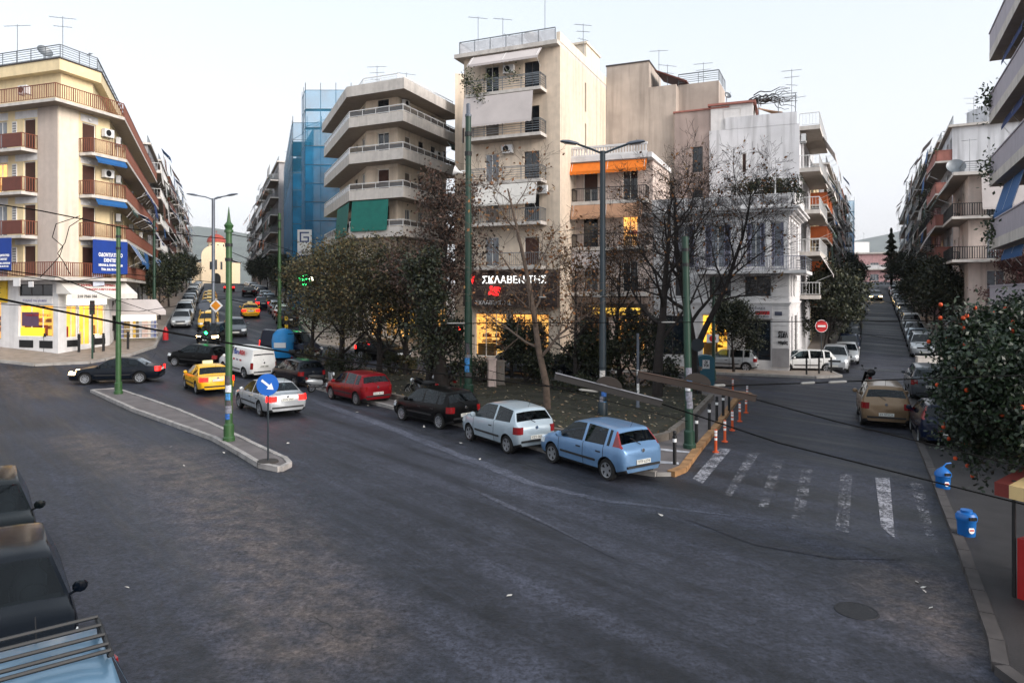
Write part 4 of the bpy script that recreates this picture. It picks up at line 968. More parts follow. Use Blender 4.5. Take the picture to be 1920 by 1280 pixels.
# ================================================================ low house with the orange awning
OL = Vector((4.55, 51.5)); OR_ = Vector((9.85, 49.25))
B = Bld('orange_awning_house', 'pinkish four-storey house with an orange awning under its roof terrace', [OL, OR_, OR_ + tn * 6, OL + tn * 6], 14.6, PINKW, .2)
ops = {0: []}; zf = [5.2, 8.4, 11.65]
for k, z in enumerate(zf): ops[0] += [(.7, 1.8, z + .05, z + 2.2, ['curt', 'dark', 'half'][k]), (3.6, 4.7, z + .05, z + 2.2, ['glass', 'lit', 'glass'][k])]
ops[0] += [(.4, 2.6, .7, 3.4, 'dark'), (3.0, 5.2, .7, 3.4, 'lit')]
B.wall(ops)
for z in zf: B.balcony(0, .15, 5.55, z, 1.15, 'bars', .25, BLKM, .95, .14)
mb = MB(); mb.box(-.2, -1.25, 0, 5.95, 6, .35); B.item('roof_slab', mb, WHITE, 0, 0, 14.45)
mb = MB(); mb.box(0, -1.1, .35, 5.6, -.98, .5); mb.box(0, -1.12, .95, 5.6, -.96, 1.1)
for k in range(28): mb.box(.05 + k * .2, -1.08, .5, .15 + k * .2, -1.0, .95)
B.item('balustrade', mb, WHITE, 0, 0, 14.45)
B.awning(0, .1, 5.6, 14.4, .35, .65, 'orange', 1.1, .25); B.awning(0, .2, 5.3, 11.4, .3, .85, 'tan', 1.15, .2); B.awning(0, .2, 2.4, 8.1, .2, 1.2, 'grey', 1.15, .2)
mb = MB(); mb.box(.3, -.14, 3.5 - B.b, 5.4, -.02, 4.4 - B.b); o = B.item('shop_sign', mb, mat('dull_sign', (70, 60, 54), .6), 0)
for st in (1.4, 2.4, 3.2, 4.2): mb = MB(); mb.box(st, -.22, 3.6 - B.b, st + .7, -.15, 4.1 - B.b); mb.build('sign_lamp', LITY, o, *B.frame(0)[0:0]) if False else B.item('sign_lamp', mb, LITY, 0)
# ================================================================ neoclassical corner house
WL = Vector((9.9, 49.2)); WR = Vector((17.9, 45.5)); WE = wrow(7.3)
B = Bld('neoclassical_house', 'white neoclassical corner house with balcony and planted roof terrace', [WL, WR, WE, WE + Vector((-8, 3.7))], 10.7, WHITE, .3)
ops = {0: [], 1: []}
ops[0] += [(.4, 2.2, .9, 3.6, 'dark'), (3.3, 5.0, .9, 3.7, 'lity'), (6.1, 7.7, .75, 3.4, 'dark'), (1.5, 2.5, 4.95, 6.25, 'dark'), (3.8, 5.2, 4.95, 6.25, 'dark'), (6.1, 7.7, 4.95, 6.25, 'dark')]
ops[1] += [(.8, 1.5, 4.95, 6.25, 'dark'), (2.6, 3.5, 4.95, 6.25, 'dark'), (1.2, 2.3, .8, 3.6, 'dark'), (3.6, 5.6, .8, 3.6, 'dark')]
up = [(1.4, 2.8), (3.5, 5.2), (6.2, 7.35), (7.75, 8.5)]; up1 = [(.7, 1.5), (2.4, 3.2), (4.4, 5.4)]
for a, b in up: ops[0].append((a, b, 6.85, 9.75, 'curt'))
for a, b in up1: ops[1].append((a, b, 6.85, 9.75, 'dark'))
B.wall(ops)
# stone courses of the ground floor
def free(i, a, b, z): return not any(o[0] - .05 < b and o[1] + .05 > a and o[2] - .05 < z + .34 and o[3] + .05 > z for o in ops[i])
for i in (0, 1):
    L_ = B.edge(i)[2]; key = {}
    for r in range(16):
        z = .45 + r * .37; us = sorted({0., L_} | {u for o in ops[i] for u in (o[0] - .08, o[1] + .08) if o[2] < z + .4 and o[3] > z - .05})
        us = [u for u in us if 0 <= u <= L_]
        for u0, u1 in zip(us, us[1:]):
            if u1 - u0 < .25 or not free(i, u0 + .09, u1 - .09, z): continue
            n_ = max(1, round((u1 - u0) / 1.1)); 
            for j in range(n_):
                a, b = u0 + (u1 - u0) * j / n_, u0 + (u1 - u0) * (j + 1) / n_
                kk = round(b - a, 2)
                if kk not in key: mb = MB(); mb.box(.015, -.035, .015, kk - .015, 0, .34); key[kk] = mb.mesh('stone_course', GREYP if r < 0 else WHITE)
                loc, rot = B.frame(i, a, z); ob('stone_course', key[kk], B.e, loc, rot)
for a, b in ((5.3, 6.0), (7.8, 8.83)): mb = MB(); mb.box(a, -.08, 0, b, 0, 1.2); B.item('grey_plinth', mb, GREYP, 0, 0, .35)
def mould(i, z, prof, name='cornice', a=-.0, b=None):
    L_ = B.edge(i)[2] if b is None else b; mb = MB(); zz = 0
    for dep, h in prof: mb.box(a - (dep if i == 0 else 0), -dep, zz, L_ + dep, 0.0, zz + h); zz += h
    B.item(name, mb, WHITE, i, 0, z)
for i in (0, 1):
    mould(i, 4.35, [(.08, .12), (.14, .1)], 'string_course'); mould(i, 10.15, [(.12, .15), (.3, .14), (.55, .18), (.7, .1)]); 
mb = MB(); mb.box(3.0, -1.1, -.2, 9.9, 0, 0); o = B.item('balcony', mb, WHITE, 0, 0, 6.62)
railing([(3.05, 0, 0), (3.05, -1.05, 0), (9.85, -1.05, 0)], 'bars', .9, .14).build('railing', [mat('lilac_iron', (150, 150, 165), .5), RAILG], o)
mb = MB(); mb.box(-.0, -1.05, -.2, 5, 0, 0); o = B.item('balcony', mb, WHITE, 1, 0, 6.6); railing([(0, -1.0, 0), (4.95, -1.0, 0), (4.95, 0, 0)], 'rails', .9).build('railing', [GREYM, RAILG], o)
for i, lst in ((0, up), (1, up1)):      # surrounds, shutters and pilasters of the main floor
    for a, b in lst:
        mb = MB(); mb.box(a - .14, -.06, 0, a - .01, 0, 3.05); mb.box(b + .01, -.06, 0, b + .14, 0, 3.05); mb.box(a - .2, -.1, 3.05, b + .2, 0, 3.25); B.item('window_surround', mb, WHITE, i, 0, 6.75)
        for x0, x1 in ((a + .02, a + (b - a) * .26), (b - (b - a) * .26, b - .02)):
            mb = MB(); mb.box(x0, .02, .1, x1, .06, 2.95)
            for r in range(3): mb.mi = 1; mb.box(x0 + .06, .012, .2 + r * .95, x1 - .06, .02, .95 + r * .95); mb.mi = 0
            B.item('shutter_leaf', mb, [mat('lilac_grey_shutter', (142, 142, 160), .6), mat('dark_louvre', (66, 66, 82), .6, wave=12)], i, 0, 6.82)
for s_ in (5.6, 7.55, 8.65): mb = MB(); mb.box(s_ - .13, -.09, 0, s_ + .13, 0, 3.4); mb.box(s_ - .18, -.13, 3.2, s_ + .18, 0, 3.42); B.item('pilaster', mb, WHITE, 0, 0, 6.7)
for i, pth in ((0, [(0, -.3, 0), (8.9, -.3, 0)]), (1, [(-.1, -.3, 0), (7.3, -.3, 0)])): mb = railing(pth, 'solid', .85); B.item('terrace_parapet', mb, WHITE, i, 0, 10.74)
for k in range(9): mb = MB(); mb.box(.5 + k * .95, -.37, .18, 1.2 + k * .95, -.34, .66); B.item('parapet_panel', mb, GREYP, 0, 0, 10.74)
for s_ in (5.6, 8.0): mb = MB(); mb.tube([(s_, -.2, 0), (s_, -.2, 2.4)], .04, 5); B.item('terrace_post', mb, WHTM, 0, 0, 11.0)
# shop sign, plaque and graffiti on the corner
mb = MB(); mb.box(6.0, -.14, 3.5 - B.b, 7.8, -.05, 4.3 - B.b); o = B.item('shop_sign', mb, mat('grey_sign', (188, 186, 190), .6), 0)
text('ΣΧΟΛΕΣ', .2, LETB, o, (6.9, -.15, 4.14 - B.b), (R(90), 0, 0), .004, width=1.0); mb = MB(); mb.box(6.75, -.145, 3.74 - B.b, 7.65, -.141, 3.98 - B.b); mb.build('red_strip', LETR, o)
text('Βεργη', .32, LETB, o, (6.75, -.15, 3.88 - B.b), (R(90), 0, 0), .004, width=1.4, shear=.3); text('ΑΝ ΚΕΥΣΙΝΩ', .18, LETB, o, (7.0, -.15, 3.62 - B.b), (R(90), 0, 0), .004, width=1.2)
mb = MB(); mb.box(7.95, -.06, 3.7 - B.b, 8.4, -.04, 3.95 - B.b); B.item('street_plaque', mb, mat('plaque_blue_grey', (66, 70, 88), .5), 0)
text('ЯΣΝΑ', .5, LETB, B.e, tuple(Vector(B.frame(0, 8.45, 2.45)[0]) + Vector((-.025, -.055, 0))), (R(90), 0, B.edge(0)[3]), .004, 'graffiti', .6, .03); text('νομός', .3, LETB, B.e, tuple(Vector(B.frame(0, 8.45, 1.95)[0]) + Vector((-.025, -.055, 0))), (R(90), 0, B.edge(0)[3]), .004, 'graffiti', .6, .02)
# ================================================================ white blank house behind it
W2L = Vector((15.3, 54.6)); W2R = wrow(7.45)
B = Bld('blank_white_house', 'tall white house with a stained blank wall behind the neoclassical house', [W2L, W2R, wrow(18), wrow(18) + Vector((-7, 3))], 17.7, STAINW, .8)
zf = [5.0, 8.2, 11.3, 14.4]; ops = {0: [(2.4, 2.75, 14.3, 15.8, 'shut')], 1: []}
for z in zf: ops[1] += [(1.5, 2.7, z + .05, z + 2.2, 'dark'), (4.5, 5.7, z + .05, z + 2.2, 'shut'), (7.5, 8.7, z + .05, z + 2.2, 'dark')]
B.wall(ops)
mb = MB(); mb.box(1.2, -.02, .0, 6.3, .2, .9); B.item('parapet_wall', mb, STAINW, 0, 0, 17.7)
for z in zf + [17.5]: B.balcony(1, .1, 10.4, z, 1.4, 'bars', .3, WHTM, .95, .2)
for k, z in enumerate(zf): B.awning(1, .5 + k, 5.5 + k, z + 3.0, .9, 1.5, ['grey', 'dkgreen', 'white', 'grey'][k], 1.35)
B.ac(1, .6, 16.4)
mb = MB(); mb.box(.1, .1, 0, 3.2, 4.2, 1.9); mb.mi = 1; mb.box(-.1, -.15, 1.9, 3.4, 4.4, 2.05); o = B.item('roof_room', mb, [WHITE, ROSE], 0, 0, 17.7)
B.window(0, 1.0, 18.2, 1.3, 1.1, 'curt'); 
mb = MB(); mb.add([(3.5, .5, 1.0), (5.3, .5, .6), (5.3, 2.5, .6), (3.5, 2.5, 1.6), (3.5, .5, .95), (5.3, .5, .55), (5.3, 2.5, .55), (3.5, 2.5, 1.55)], [(0, 1, 2, 3), (7, 6, 5, 4), (0, 4, 5, 1), (1, 5, 6, 2)]); B.item('terrace_awning', mb, AWN['tan'], 0, 0, 18.2)
mb = MB()
for x in (3.6, 5.0, 6.2):
    mb.tube([(x, .4, 0), (x, .4, 2.4)], .03, 5)
    mb.tube([(x, .4, 2.4), (x, 3.5, 2.4)], .03, 5)
for d in (.4, 1.2, 2.0, 2.8): mb.tube([(3.6, d, 2.4), (6.3, d, 2.4)], .025, 5)
B.item('pergola', mb, GREYM, 0, 0, 17.7)
q = wrow(8.6); B.antenna(q.x - .6, q.y + .2, 17.7, 4.4, .2, 2); B.dish(W2L.x + 1.5, W2L.y + .5, 19.7, .3, .4)
# ================================================================ rows of the right street
cols = [YELLOW, GREYP, WHITE, PINKW, GREYP, BEIGE, GREYP]; t0 = 18.2
labs = ['ochre house with orange balconies beside the blank white house', 'grey house with dark awnings on the right street', 'white house midway up the right street', 'pinkish house up the right street left side', 'grey house near the blue net up the right street', 'beige house by the top of the right street', 'last grey house at the top of the right street']
for k, (ln, nf) in enumerate([(11, 4), (14, 4), (14, 5), (16, 5), (18, 5), (20, 4)]):
    a, b = wrow(t0), wrow(t0 + ln - .1); pn = Vector((-.891, .454))
    street_block('apartment_house', labs[k], [a, b, b + pn * 9, a + pn * 9], nf, 2.95, 3.4, cols[k], [mat('orange_rail_panel', (170, 84, 36), .6), GREYM, WHTM][k % 3], ['solid', 'bars', 'rails', 'panel'][k % 4], 0, 60 + k, group='houses along the right street', awp=.6, dep=1.3)
    t0 += ln
scaffold('narrow bright blue netted scaffold at the top of the right street', *(wrow(112) + Vector((-.2, -.6))), *(wrow(112) + Vector((1.6, 4.5))), 24.0, 2.2, net=netmat('bright_blue_net', (30, 130, 190), .85))
# right-hand side
R1 = erow(10); R1b = erow(21.5); pe = Vector((.891, -.454))
B = Bld('grey_awning_house', 'pale house with a long grey awning at the cafe corner', [R1 + Vector((9.5, -3.6)), R1 + Vector((9.5, 4)), R1b + pe * 9, R1b, R1], 14.3, PINKW, .6)
Lf = B.edge(4)[2]; ops = {4: [], 3: []}; zf = [4.6, 7.7, 11.0]
for z in zf:
    ops[4] += [(1.2, 2.4, z + .05, z + 2.3, 'curt'), (4.0, 5.4, z + .05, z + 2.3, 'lit' if z == 7.7 else 'dark'), (7.2, 8.4, z + .05, z + 2.3, 'curt')]
    ops[3] += [(1 + j * 3.2, 2.1 + j * 3.2, z + .3, z + 2.2, 'curt') for j in range(3)]
ops[4] += [(.6, 4.0, .9, 3.4, 'lit'), (5.0, 9.0, .9, 3.4, 'dark')]
B.wall(ops)
for z in zf[1:]:
    B.ring([3, 4], z, 1.2, .2, 'bars', BLKM, ext=(5, 1), step=.16)
B.ring([3, 4], 14.4, 1.1, .25, None, None)
# edge 4 runs from the street corner to the right
B.parapet([3, 4], 14.4, .9, 'rails', GREYM, -.5)
B.awning(4, .6, 5.8, 14.0, .35, 2.4, 'grey', 1.1, .2); B.awning(3, 2, 9.5, 14.0, .9, 1.2, 'dkgreen', 1.1); B.awning(4, 5, 9, 7.4, 1.1, 1.3, 'grey', 1.15)
B.dish(R1.x + .6, R1.y + 2.5, 14.5, .7, -.4); B.antenna(R1.x + 1.4, R1.y + 2, 14.5, 3, .4, 1)
labs = ['white house with terracotta balconies and a stained party wall', 'pale house up the right street beyond the terracotta balconies', 'grey house with awnings up the right street right side', 'pinkish house near the top on the right side', 'grey house at the top on the right side']
t0 = 22
for k, (ln, nf, wm, rm_, rl) in enumerate([(12, 5, STAINW, ROSE, 'solid'), (14, 5, PINK, BLKM, 'bars'), (18, 5, GREYP, GREYM, 'rails'), (22, 5, PINKW, WHTM, 'bars'), (30, 4, GREYP, GREYM, 'rails')]):
    a, b = erow(t0 + ln - .1), erow(t0)
    street_block('apartment_house', labs[k], [a, b, b + pe * 9, a + pe * 9], nf, 3.0, 3.4, wm, rm_, rl, 0, 80 + k, group='houses along the right street', awp=.55, dep=1.35)
    t0 += ln
# near right house: only its balconies reach into the picture
F0 = Vector((25.15, 34.0)); F1 = F0 - DR * 20
B = Bld('balcony_house', 'grey concrete balconies with blue awnings of the house at the right edge', [F0, F1, F1 + pe * 10, F0 + pe * 10], 20.5, GREYP, 0)
ops = {0: [], 3: []}; zf = [4.6, 7.75, 10.85, 13.95, 17.05]
for z in zf:
    ops[0] += [(1 + j * 3.6, 2.3 + j * 3.6, z + .05, z + 2.2, random.choice(['dark', 'shut', 'curt'])) for j in range(5)]
    ops[3] += [(5, 6.2, z + .05, z + 2.2, 'dark'), (8, 9, z + .6, z + 2.2, 'dark')]
B.wall(ops)
LIL = mat('lilac_parapet', (166, 160, 170), .7, var=.06, streak=.15)
for z in zf:
    o = B.balcony(0, .0, 19.5, z, 1.75, 'solid', .45, LIL, .95)
    mb = MB()
    for k in range(5): mb.box(-.02, -1.5 + k * .28, .12, .02, -1.36 + k * .28, .8)
    mb.build('end_slats', WHTM, o)
for z in zf[1:]:
    B.awning(0, 1.2, 6.4, z - .5, .45 if z == zf[2] else .12, 1.5 if z == zf[2] else .35, 'blue' if z < 12 else 'navy', 1.3, .2)
# climbing plants spilling over the near balconies
VINE = mat('balcony_leaves', (44, 60, 36), .6, island=[(24, 34, 20), (44, 60, 32), (70, 80, 48)])
for z, s0 in ((14.0, .3), (10.6, .9), (7.5, 1.4)):
    mb = MB(); 
    for _ in range(260): leafquad(mb, Vector((s0 + random.gauss(0, .7), -1.7 + random.gauss(0, .25), random.gauss(.6, .4))), random.uniform(.07, .13))
    B.item('climbing_plant', mb, VINE, 0, 0, z)['kind'] = 'stuff'
# rooftop panel and room above
# ================================================================ far ends of the streets
c = Vector((-94.5, 232)); zc = gh(c.x, c.y)
CH_ = thing('church', 'cream church with red tiled dome closing the left street', 'church', (c.x - 3, c.y, zc), R(22)); CH_.scale = (.74, .74, .8)
CRM = mat('church_render', (226, 204, 172), .85, var=.06); TILE = mat('red_roof_tiles', (150, 66, 54), .8, var=.2, scale=3)
mb = MB(); mb.box(-6, 0, -6, 6, 18, 11.5); mb.box(-10, 2, -6, -6, 16, 8.5); mb.box(6, 2, -6, 10, 16, 8.5); mb.build('wall', CRM, CH_)
mb = MB(); n_ = 14
arc = [(6 * math.cos(math.pi * k / n_), 11.5 + 4.2 * math.sin(math.pi * k / n_)) for k in range(n_ + 1)]
mb.add([(x, 0, z) for x, z in arc] + [(x, 4, z) for x, z in arc], [tuple(range(n_, -1, -1))] + [(k, k + 1, n_ + 2 + k, n_ + 1 + k) for k in range(n_)]); mb.build('arched_gable', CRM, CH_)
mb = MB(); mb.add([(-10.4, 1.6, 8.5), (-6, 1.6, 9.8), (-6, 16.4, 9.8), (-10.4, 16.4, 8.5)], [(0, 1, 2, 3)]); mb.add([(6, 1.6, 9.8), (10.4, 1.6, 8.5), (10.4, 16.4, 8.5), (6, 16.4, 9.8)], [(0, 1, 2, 3)]); mb.build('tiled_roof', TILE, CH_)
mb = MB(); mb.lathe([(3.6, 11), (3.6, 17), (3.9, 17.2)], 12, Matrix.Translation((0, 8, 0))); o = mb.build('drum', CRM, CH_)
for k in range(8):
    a = 2 * math.pi * k / 8 + .2; mb = MB(); mb.box(-.35, -.06, 0, .35, .06, 2.6, Matrix.Translation((3.62 * math.cos(a), 8 + 3.62 * math.sin(a), 13.6)) @ Matrix.Rotation(a + R(90), 4, 'Z')); mb.build('drum_window', GLASS, o)
mb = MB(); mb.lathe([(4.1, 17.2), (3.8, 18.6), (2.8, 19.8), (1.2, 20.6), (.1, 20.8)], 12, Matrix.Translation((0, 8, 0))); mb.tube([(0, 8, 20.8), (0, 8, 22.2)], .08, 5); mb.tube([(-.5, 8, 21.7), (.5, 8, 21.7)], .08, 5); mb.build('dome', TILE, CH_, smooth=30)
for x in (-2.2, 0, 2.2): mb = MB(); mb.box(x - .4, -.1, 5.6, x + .4, .05, 8.8 if x else 9.6); mb.build('window', GLASS, CH_)
mb = MB(); arc = [(1.9 * math.cos(math.pi * k / 8), 2.2 + 1.9 * math.sin(math.pi * k / 8)) for k in range(9)]
mb.add([(1.9, -.1, -5)] + [(x, -.1, z) for x, z in arc] + [(-1.9, -.1, -5)], [tuple(range(10, -1, -1))]); mb.build('portal', DARKP, CH_)
e = wrow(150) + Vector((2, 6)); ze = gh(e.x, e.y)
B = Bld('terraced_house', 'pale stepped building closing the far end of the right street', [e + Vector((-12, 6)), e + Vector((12, -4)), e + Vector((18, 8)), e + Vector((-6, 18))], ze + 7.5, PINK, fine=False)
B.wall({0: [(2 + j * 3.4, 4 + j * 3.4, ze + .5 + f * 3, ze + 2.2 + f * 3, 'curt') for j in range(7) for f in range(2)]}); B.slabroof(ze + 7.5, .6, .4); B.roofbox(e.x - 6, e.y + 4, e.x + 8, e.y + 12, ze + 7.9, ze + 11, WHITE); B.ring([0], ze + 3.6, 1.2, .3, 'solid', WHITE)
for k in range(5): B.antenna(e.x - 5 + 3 * k, e.y + 5, ze + 10.5, 3, k, k % 3)
# ================================================================ vehicles
CGLASS = clearglass('tinted_car_glass', (.30, .36, .38), .03); SEATM = mat('seat_fabric', (40, 40, 44), .9); DASH = mat('dashboard', (24, 24, 26), .8); CGLASSF = mat('far_car_glass', (10, 15, 19), .05, var=.2, spec=.4)
RUB = mat('tyre_rubber', (20, 20, 21), .85, var=.15); RIMM = mat('alloy_rim', (168, 170, 174), .35, metal=.8, var=.08); RIMD = mat('steel_rim', (84, 86, 90), .45, metal=.7)
BLKP = mat('black_plastic', (26, 26, 28), .6, var=.1); SEAM = mat('panel_gap', (10, 10, 11), .9); UNDER = mat('underbody', (14, 14, 15), .9)
HEADM = mat('headlamp_lens', (206, 212, 216), .12, var=.15, scale=9, spec=.8); HEADL = mat('lit_headlamp', (255, 214, 150), .3, var=.05, emit=9)
TAILM = mat('tail_lamp_lens', (124, 16, 20), .2, var=.15, scale=9, spec=.7); TAILL = mat('lit_tail_lamp', (255, 22, 18), .3, var=.1, emit=2.2)
PLATE = mat('plate_white', (206, 206, 200), .5); CHROME = mat('chrome_trim', (190, 192, 196), .2, metal=1)
def paint(name, rgb, metal=.35, rough=.3): return mat(name + '_car_paint', rgb, rough, metal=metal, var=.04, scale=6, coat=.3 if sum(rgb) > 200 else .1 if sum(rgb) > 40 else .03, spec=.35 if sum(rgb) > 200 else .2 if sum(rgb) > 40 else .12)
TY = dict(
 hatch=dict(L=3.95, W=1.68, H=1.47, fo=.78, wb=2.50, rw=.30, cowl=1.02, head=1.72, rroof=3.55, tail=3.86, zn=.72, zc=.98, zt=.96, zr=1.40, zb=(.88, .98), doors=2, B=2.22, D2=3.05, sq=3.5),
 hatch3=dict(L=3.64, W=1.66, H=1.50, fo=.68, wb=2.37, rw=.29, cowl=.88, head=1.60, rroof=3.25, tail=3.55, zn=.78, zc=1.02, zt=.98, zr=1.43, zb=(.92, 1.04), doors=1, B=2.30, D2=3.1, sq=3.2),
 punto=dict(L=3.84, W=1.66, H=1.48, fo=.75, wb=2.46, rw=.30, cowl=.98, head=1.68, rroof=3.42, tail=3.74, zn=.72, zc=.99, zt=.98, zr=1.42, zb=(.90, .98), doors=2, B=2.22, D2=3.08, sq=3.3, pillar=True),
 sedan=dict(L=4.62, W=1.77, H=1.43, fo=.85, wb=2.75, rw=.32, cowl=1.32, head=2.05, rroof=3.38, tail=3.98, zn=.70, zc=.95, zt=.99, zr=1.37, zb=(.87, .95), doors=2, B=2.62, D2=3.5, sq=4.0),
 van=dict(L=4.40, W=1.79, H=1.82, fo=.88, wb=2.68, rw=.32, cowl=.95, head=1.62, rroof=4.26, tail=4.36, zn=.82, zc=1.12, zt=1.10, zr=1.78, zb=(1.03, 1.10), doors=1, B=2.15, D2=3.0, sq=1.95, van=True),
 suv=dict(L=4.40, W=1.80, H=1.70, fo=.85, wb=2.62, rw=.35, cowl=1.12, head=1.78, rroof=3.95, tail=4.28, zn=.88, zc=1.12, zt=1.12, zr=1.62, zb=(1.04, 1.14), doors=2, B=2.45, D2=3.35, sq=3.85),
 mpv=dict(L=4.15, W=1.78, H=1.66, fo=.82, wb=2.61, rw=.32, cowl=.98, head=1.62, rroof=3.80, tail=4.05, zn=.80, zc=1.08, zt=1.06, zr=1.60, zb=(.98, 1.06), doors=2, B=2.32, D2=3.22, sq=3.7),
 estate=dict(L=4.35, W=1.72, H=1.45, fo=.82, wb=2.56, rw=.30, cowl=1.15, head=1.85, rroof=4.02, tail=4.24, zn=.70, zc=.96, zt=.98, zr=1.41, zb=(.88, .96), doors=2, B=2.42, D2=3.3, sq=3.95),
)
CARM = {}
def car_mesh(typ, full):
    if (typ, full) in CARM: return CARM[(typ, full)]
    p = TY[typ]; L, W, H = p['L'], p['W'], p['H']; hw = W / 2
    ad = [p['fo'], p['fo'] + p['wb']]
    def zt(d):
        tab = [(0, p['zn'] - .10), (.05, p['zn'] - .02), (.2, p['zn'] + .03), (p['cowl'] * .6, p['zc'] - .06), (p['cowl'], p['zc']), (p['head'] - .12, H - .085), (p['head'] + .08, H - .03), ((p['head'] + p['rroof']) / 2 - .1, H), (p['rroof'] - .1, p['zr'] + .012), (p['rroof'], p['zr'] - .015), (p['tail'], p['zt']), (L - .03, p['zt'] - .05 if L - p['tail'] > .3 else p['zt'] - .06), (L, p['zt'] - .16)]
        return interp(d, tab)
    def zb(d):
        b = interp(d, [(p['cowl'], p['zb'][0]), (p['tail'], p['zb'][1])]); return min(b, zt(d) - .035)
    def wd(d): return hw * interp(d, [(0, .74), (.06, .84), (.22, .93), (.6, .985), (1.2, 1), (L - 1.0, 1), (L - .5, .985), (L - .16, .95), (L - .04, .88), (L, .80)])
    def zbot(d): return interp(d, [(0, .26), (.2, .20), (L - .3, .20), (L, .30)])
    g = .011
    ds = {0, .03, .08, .16, .3, .5, p['cowl'] * .75, p['cowl'] - .04, p['cowl'], p['cowl'] + .05, p['head'] - .12, p['head'], p['head'] + .1, p['rroof'] - .1, p['rroof'], p['rroof'] + .05, p['tail'] - .07, p['tail'], L - .2, L - .1, L - .04, L}
    dA = p['cowl'] + .12
    seams = [dA, p['B']] + ([p['D2']] if p['doors'] == 2 else [])
    for s_ in seams: ds |= {s_ - g, s_ + g}
    pil = [(p['B'] - .05, p['B'] + .05)]
    if p['doors'] == 2: pil.append((p['D2'] + .02, p['D2'] + .11))
    for a, b in pil: ds |= {a, b}
    ds |= {p['sq']}
    for a in ad: ds |= {a - .2, a, a + .2}
    ds = sorted(q for q in ds if 0 <= q <= L); ds = [q for i, q in enumerate(ds) if i == 0 or q - ds[i - 1] > .004]
    rings = []
    for d in ds:
        w_ = wd(d); z0, b, t = zbot(d), zb(d), zt(d); m_ = z0 + (b - z0) * .5
        z6 = max(b + .004, t - .05); y5 = w_ * .935; y6 = y5 - (z6 - b) * (.42 if not p.get('van') else .22) - .004
        rings.append([(0, z0), (w_ * .86, z0), (w_ * .95, z0 + .09), (w_, m_), (w_ * .978, b - .10), (y5, b), (y6, z6), (y6 - .055, z6 + (t - z6) * .45), (y6 * .5, t - .008), (0, t)])
    n = 10; v = []; f = []; mi = []
    for d, r in zip(ds, rings):
        x = L / 2 - d
        row = [(x, y, z) for y, z in r] + [(x, -y, z) for y, z in r[-2:0:-1]]; v += row
    k = 2 * n - 2
    for i in range(len(ds) - 1):
        dm = (ds[i] + ds[i + 1]) / 2
        for j in range(k):
            f.append((i * k + j, i * k + (j + 1) % k, (i + 1) * k + (j + 1) % k, (i + 1) * k + j))
            s_ = j if j < n - 1 else k - 1 - j; left = j < n - 1
            c = 0
            inpil = any(a < dm < b for a, b in pil)
            if s_ == 0: c = 6
            elif s_ == 1: c = 5
            elif s_ == 5 and p['cowl'] + .05 < dm < p['sq'] and not inpil and not (p.get('van') and dm > p['B']): c = 1
            elif s_ in (7, 8) and p['cowl'] < dm < p['head'] - .06: c = 2
            elif s_ in (7, 8) and p['rroof'] + .04 < dm < p['tail'] - .05: c = 3
            elif s_ in (5, 6) and p.get('pillar') and p['rroof'] + .02 < dm < p['tail']: c = 12
            elif 2 <= s_ <= 4 and any(abs(dm - q) < g for q in seams): c = 4
            elif 2 <= s_ <= 4 and dA < dm < p['B']: c = 7 if left else 8
            elif 2 <= s_ <= 4 and p['doors'] == 2 and p['B'] < dm < p['D2']: c = 9 if left else 10
            if p.get('van') and s_ in (3,) and dm > p['rroof']: c = 0
            mi.append(c)
    f.append(tuple(range(k - 1, -1, -1))); mi.append(0); f.append(tuple((len(ds) - 1) * k + j for j in range(k))); mi.append(0)
    me = bpy.data.meshes.new('car'); me.from_pydata(v, [], [tuple(reversed(q)) for q in f]); me.polygons.foreach_set('material_index', mi)
    for q in range(13): me.materials.append(bpy.data.materials.get('m%d' % q) or bpy.data.materials.new('m%d' % q))
    bm = bmesh.new(); bm.from_mesh(me); bmesh.ops.recalc_face_normals(bm, faces=bm.faces[:]); bm.to_mesh(me); bm.free()
    # wheel arches
    cut = MB(); cut.mi = 11
    for a in ad:
        for sgn in (1, -1):
            y0, y1 = (hw - .27, hw + .2) if sgn > 0 else (-hw - .2, -hw + .27)
            cut.lathe([(p['rw'] + .06, y0), (p['rw'] + .06, y1)], 20, Matrix.Translation((L / 2 - a, 0, p['rw'] + .01)) @ Matrix.Rotation(R(-90), 4, 'X'))
    cm = cut.mesh('cut', [bpy.data.materials['m%d' % q] for q in range(13)])
    bm = bmesh.new(); bm.from_mesh(cm); bmesh.ops.recalc_face_normals(bm, faces=bm.faces[:]); bm.to_mesh(cm); bm.free()
    o1 = ob('t1', me); o2 = ob('t2', cm); md = o1.modifiers.new('b', 'BOOLEAN'); md.object = o2; md.operation = 'DIFFERENCE'; md.solver = 'EXACT'
    bpy.context.view_layer.update(); res = bpy.data.meshes.new_from_object(o1.evaluated_get(bpy.context.evaluated_depsgraph_get()))
    bpy.data.objects.remove(o1); bpy.data.objects.remove(o2)
    vs = [tuple(q.co) for q in res.vertices]; polys = [(tuple(q.vertices), q.material_index) for q in res.polygons]
    for q in range(len(polys)):          # anything inside a wheel well is dark
        pv_, c_ = polys[q]; cx = sum(vs[i][0] for i in pv_) / len(pv_); cz = sum(vs[i][2] for i in pv_) / len(pv_); cy = abs(sum(vs[i][1] for i in pv_) / len(pv_))
        if any((cx - (L / 2 - a)) ** 2 + (cz - p['rw'] - .01) ** 2 < (p['rw'] + .055) ** 2 for a in ad) and cz < p['rw'] * 2.4: polys[q] = (pv_, 11)
    def sub(name, sel, order):
        mb = MB(); mp = {}
        for pv_, c_ in polys:
            if c_ not in sel: continue
            for i in pv_:
                if i not in mp: mp[i] = len(mb.v); mb.v.append(vs[i])
            mb.f.append(tuple(mp[i] for i in pv_)); mb.m.append(order.index(c_))
        return mb
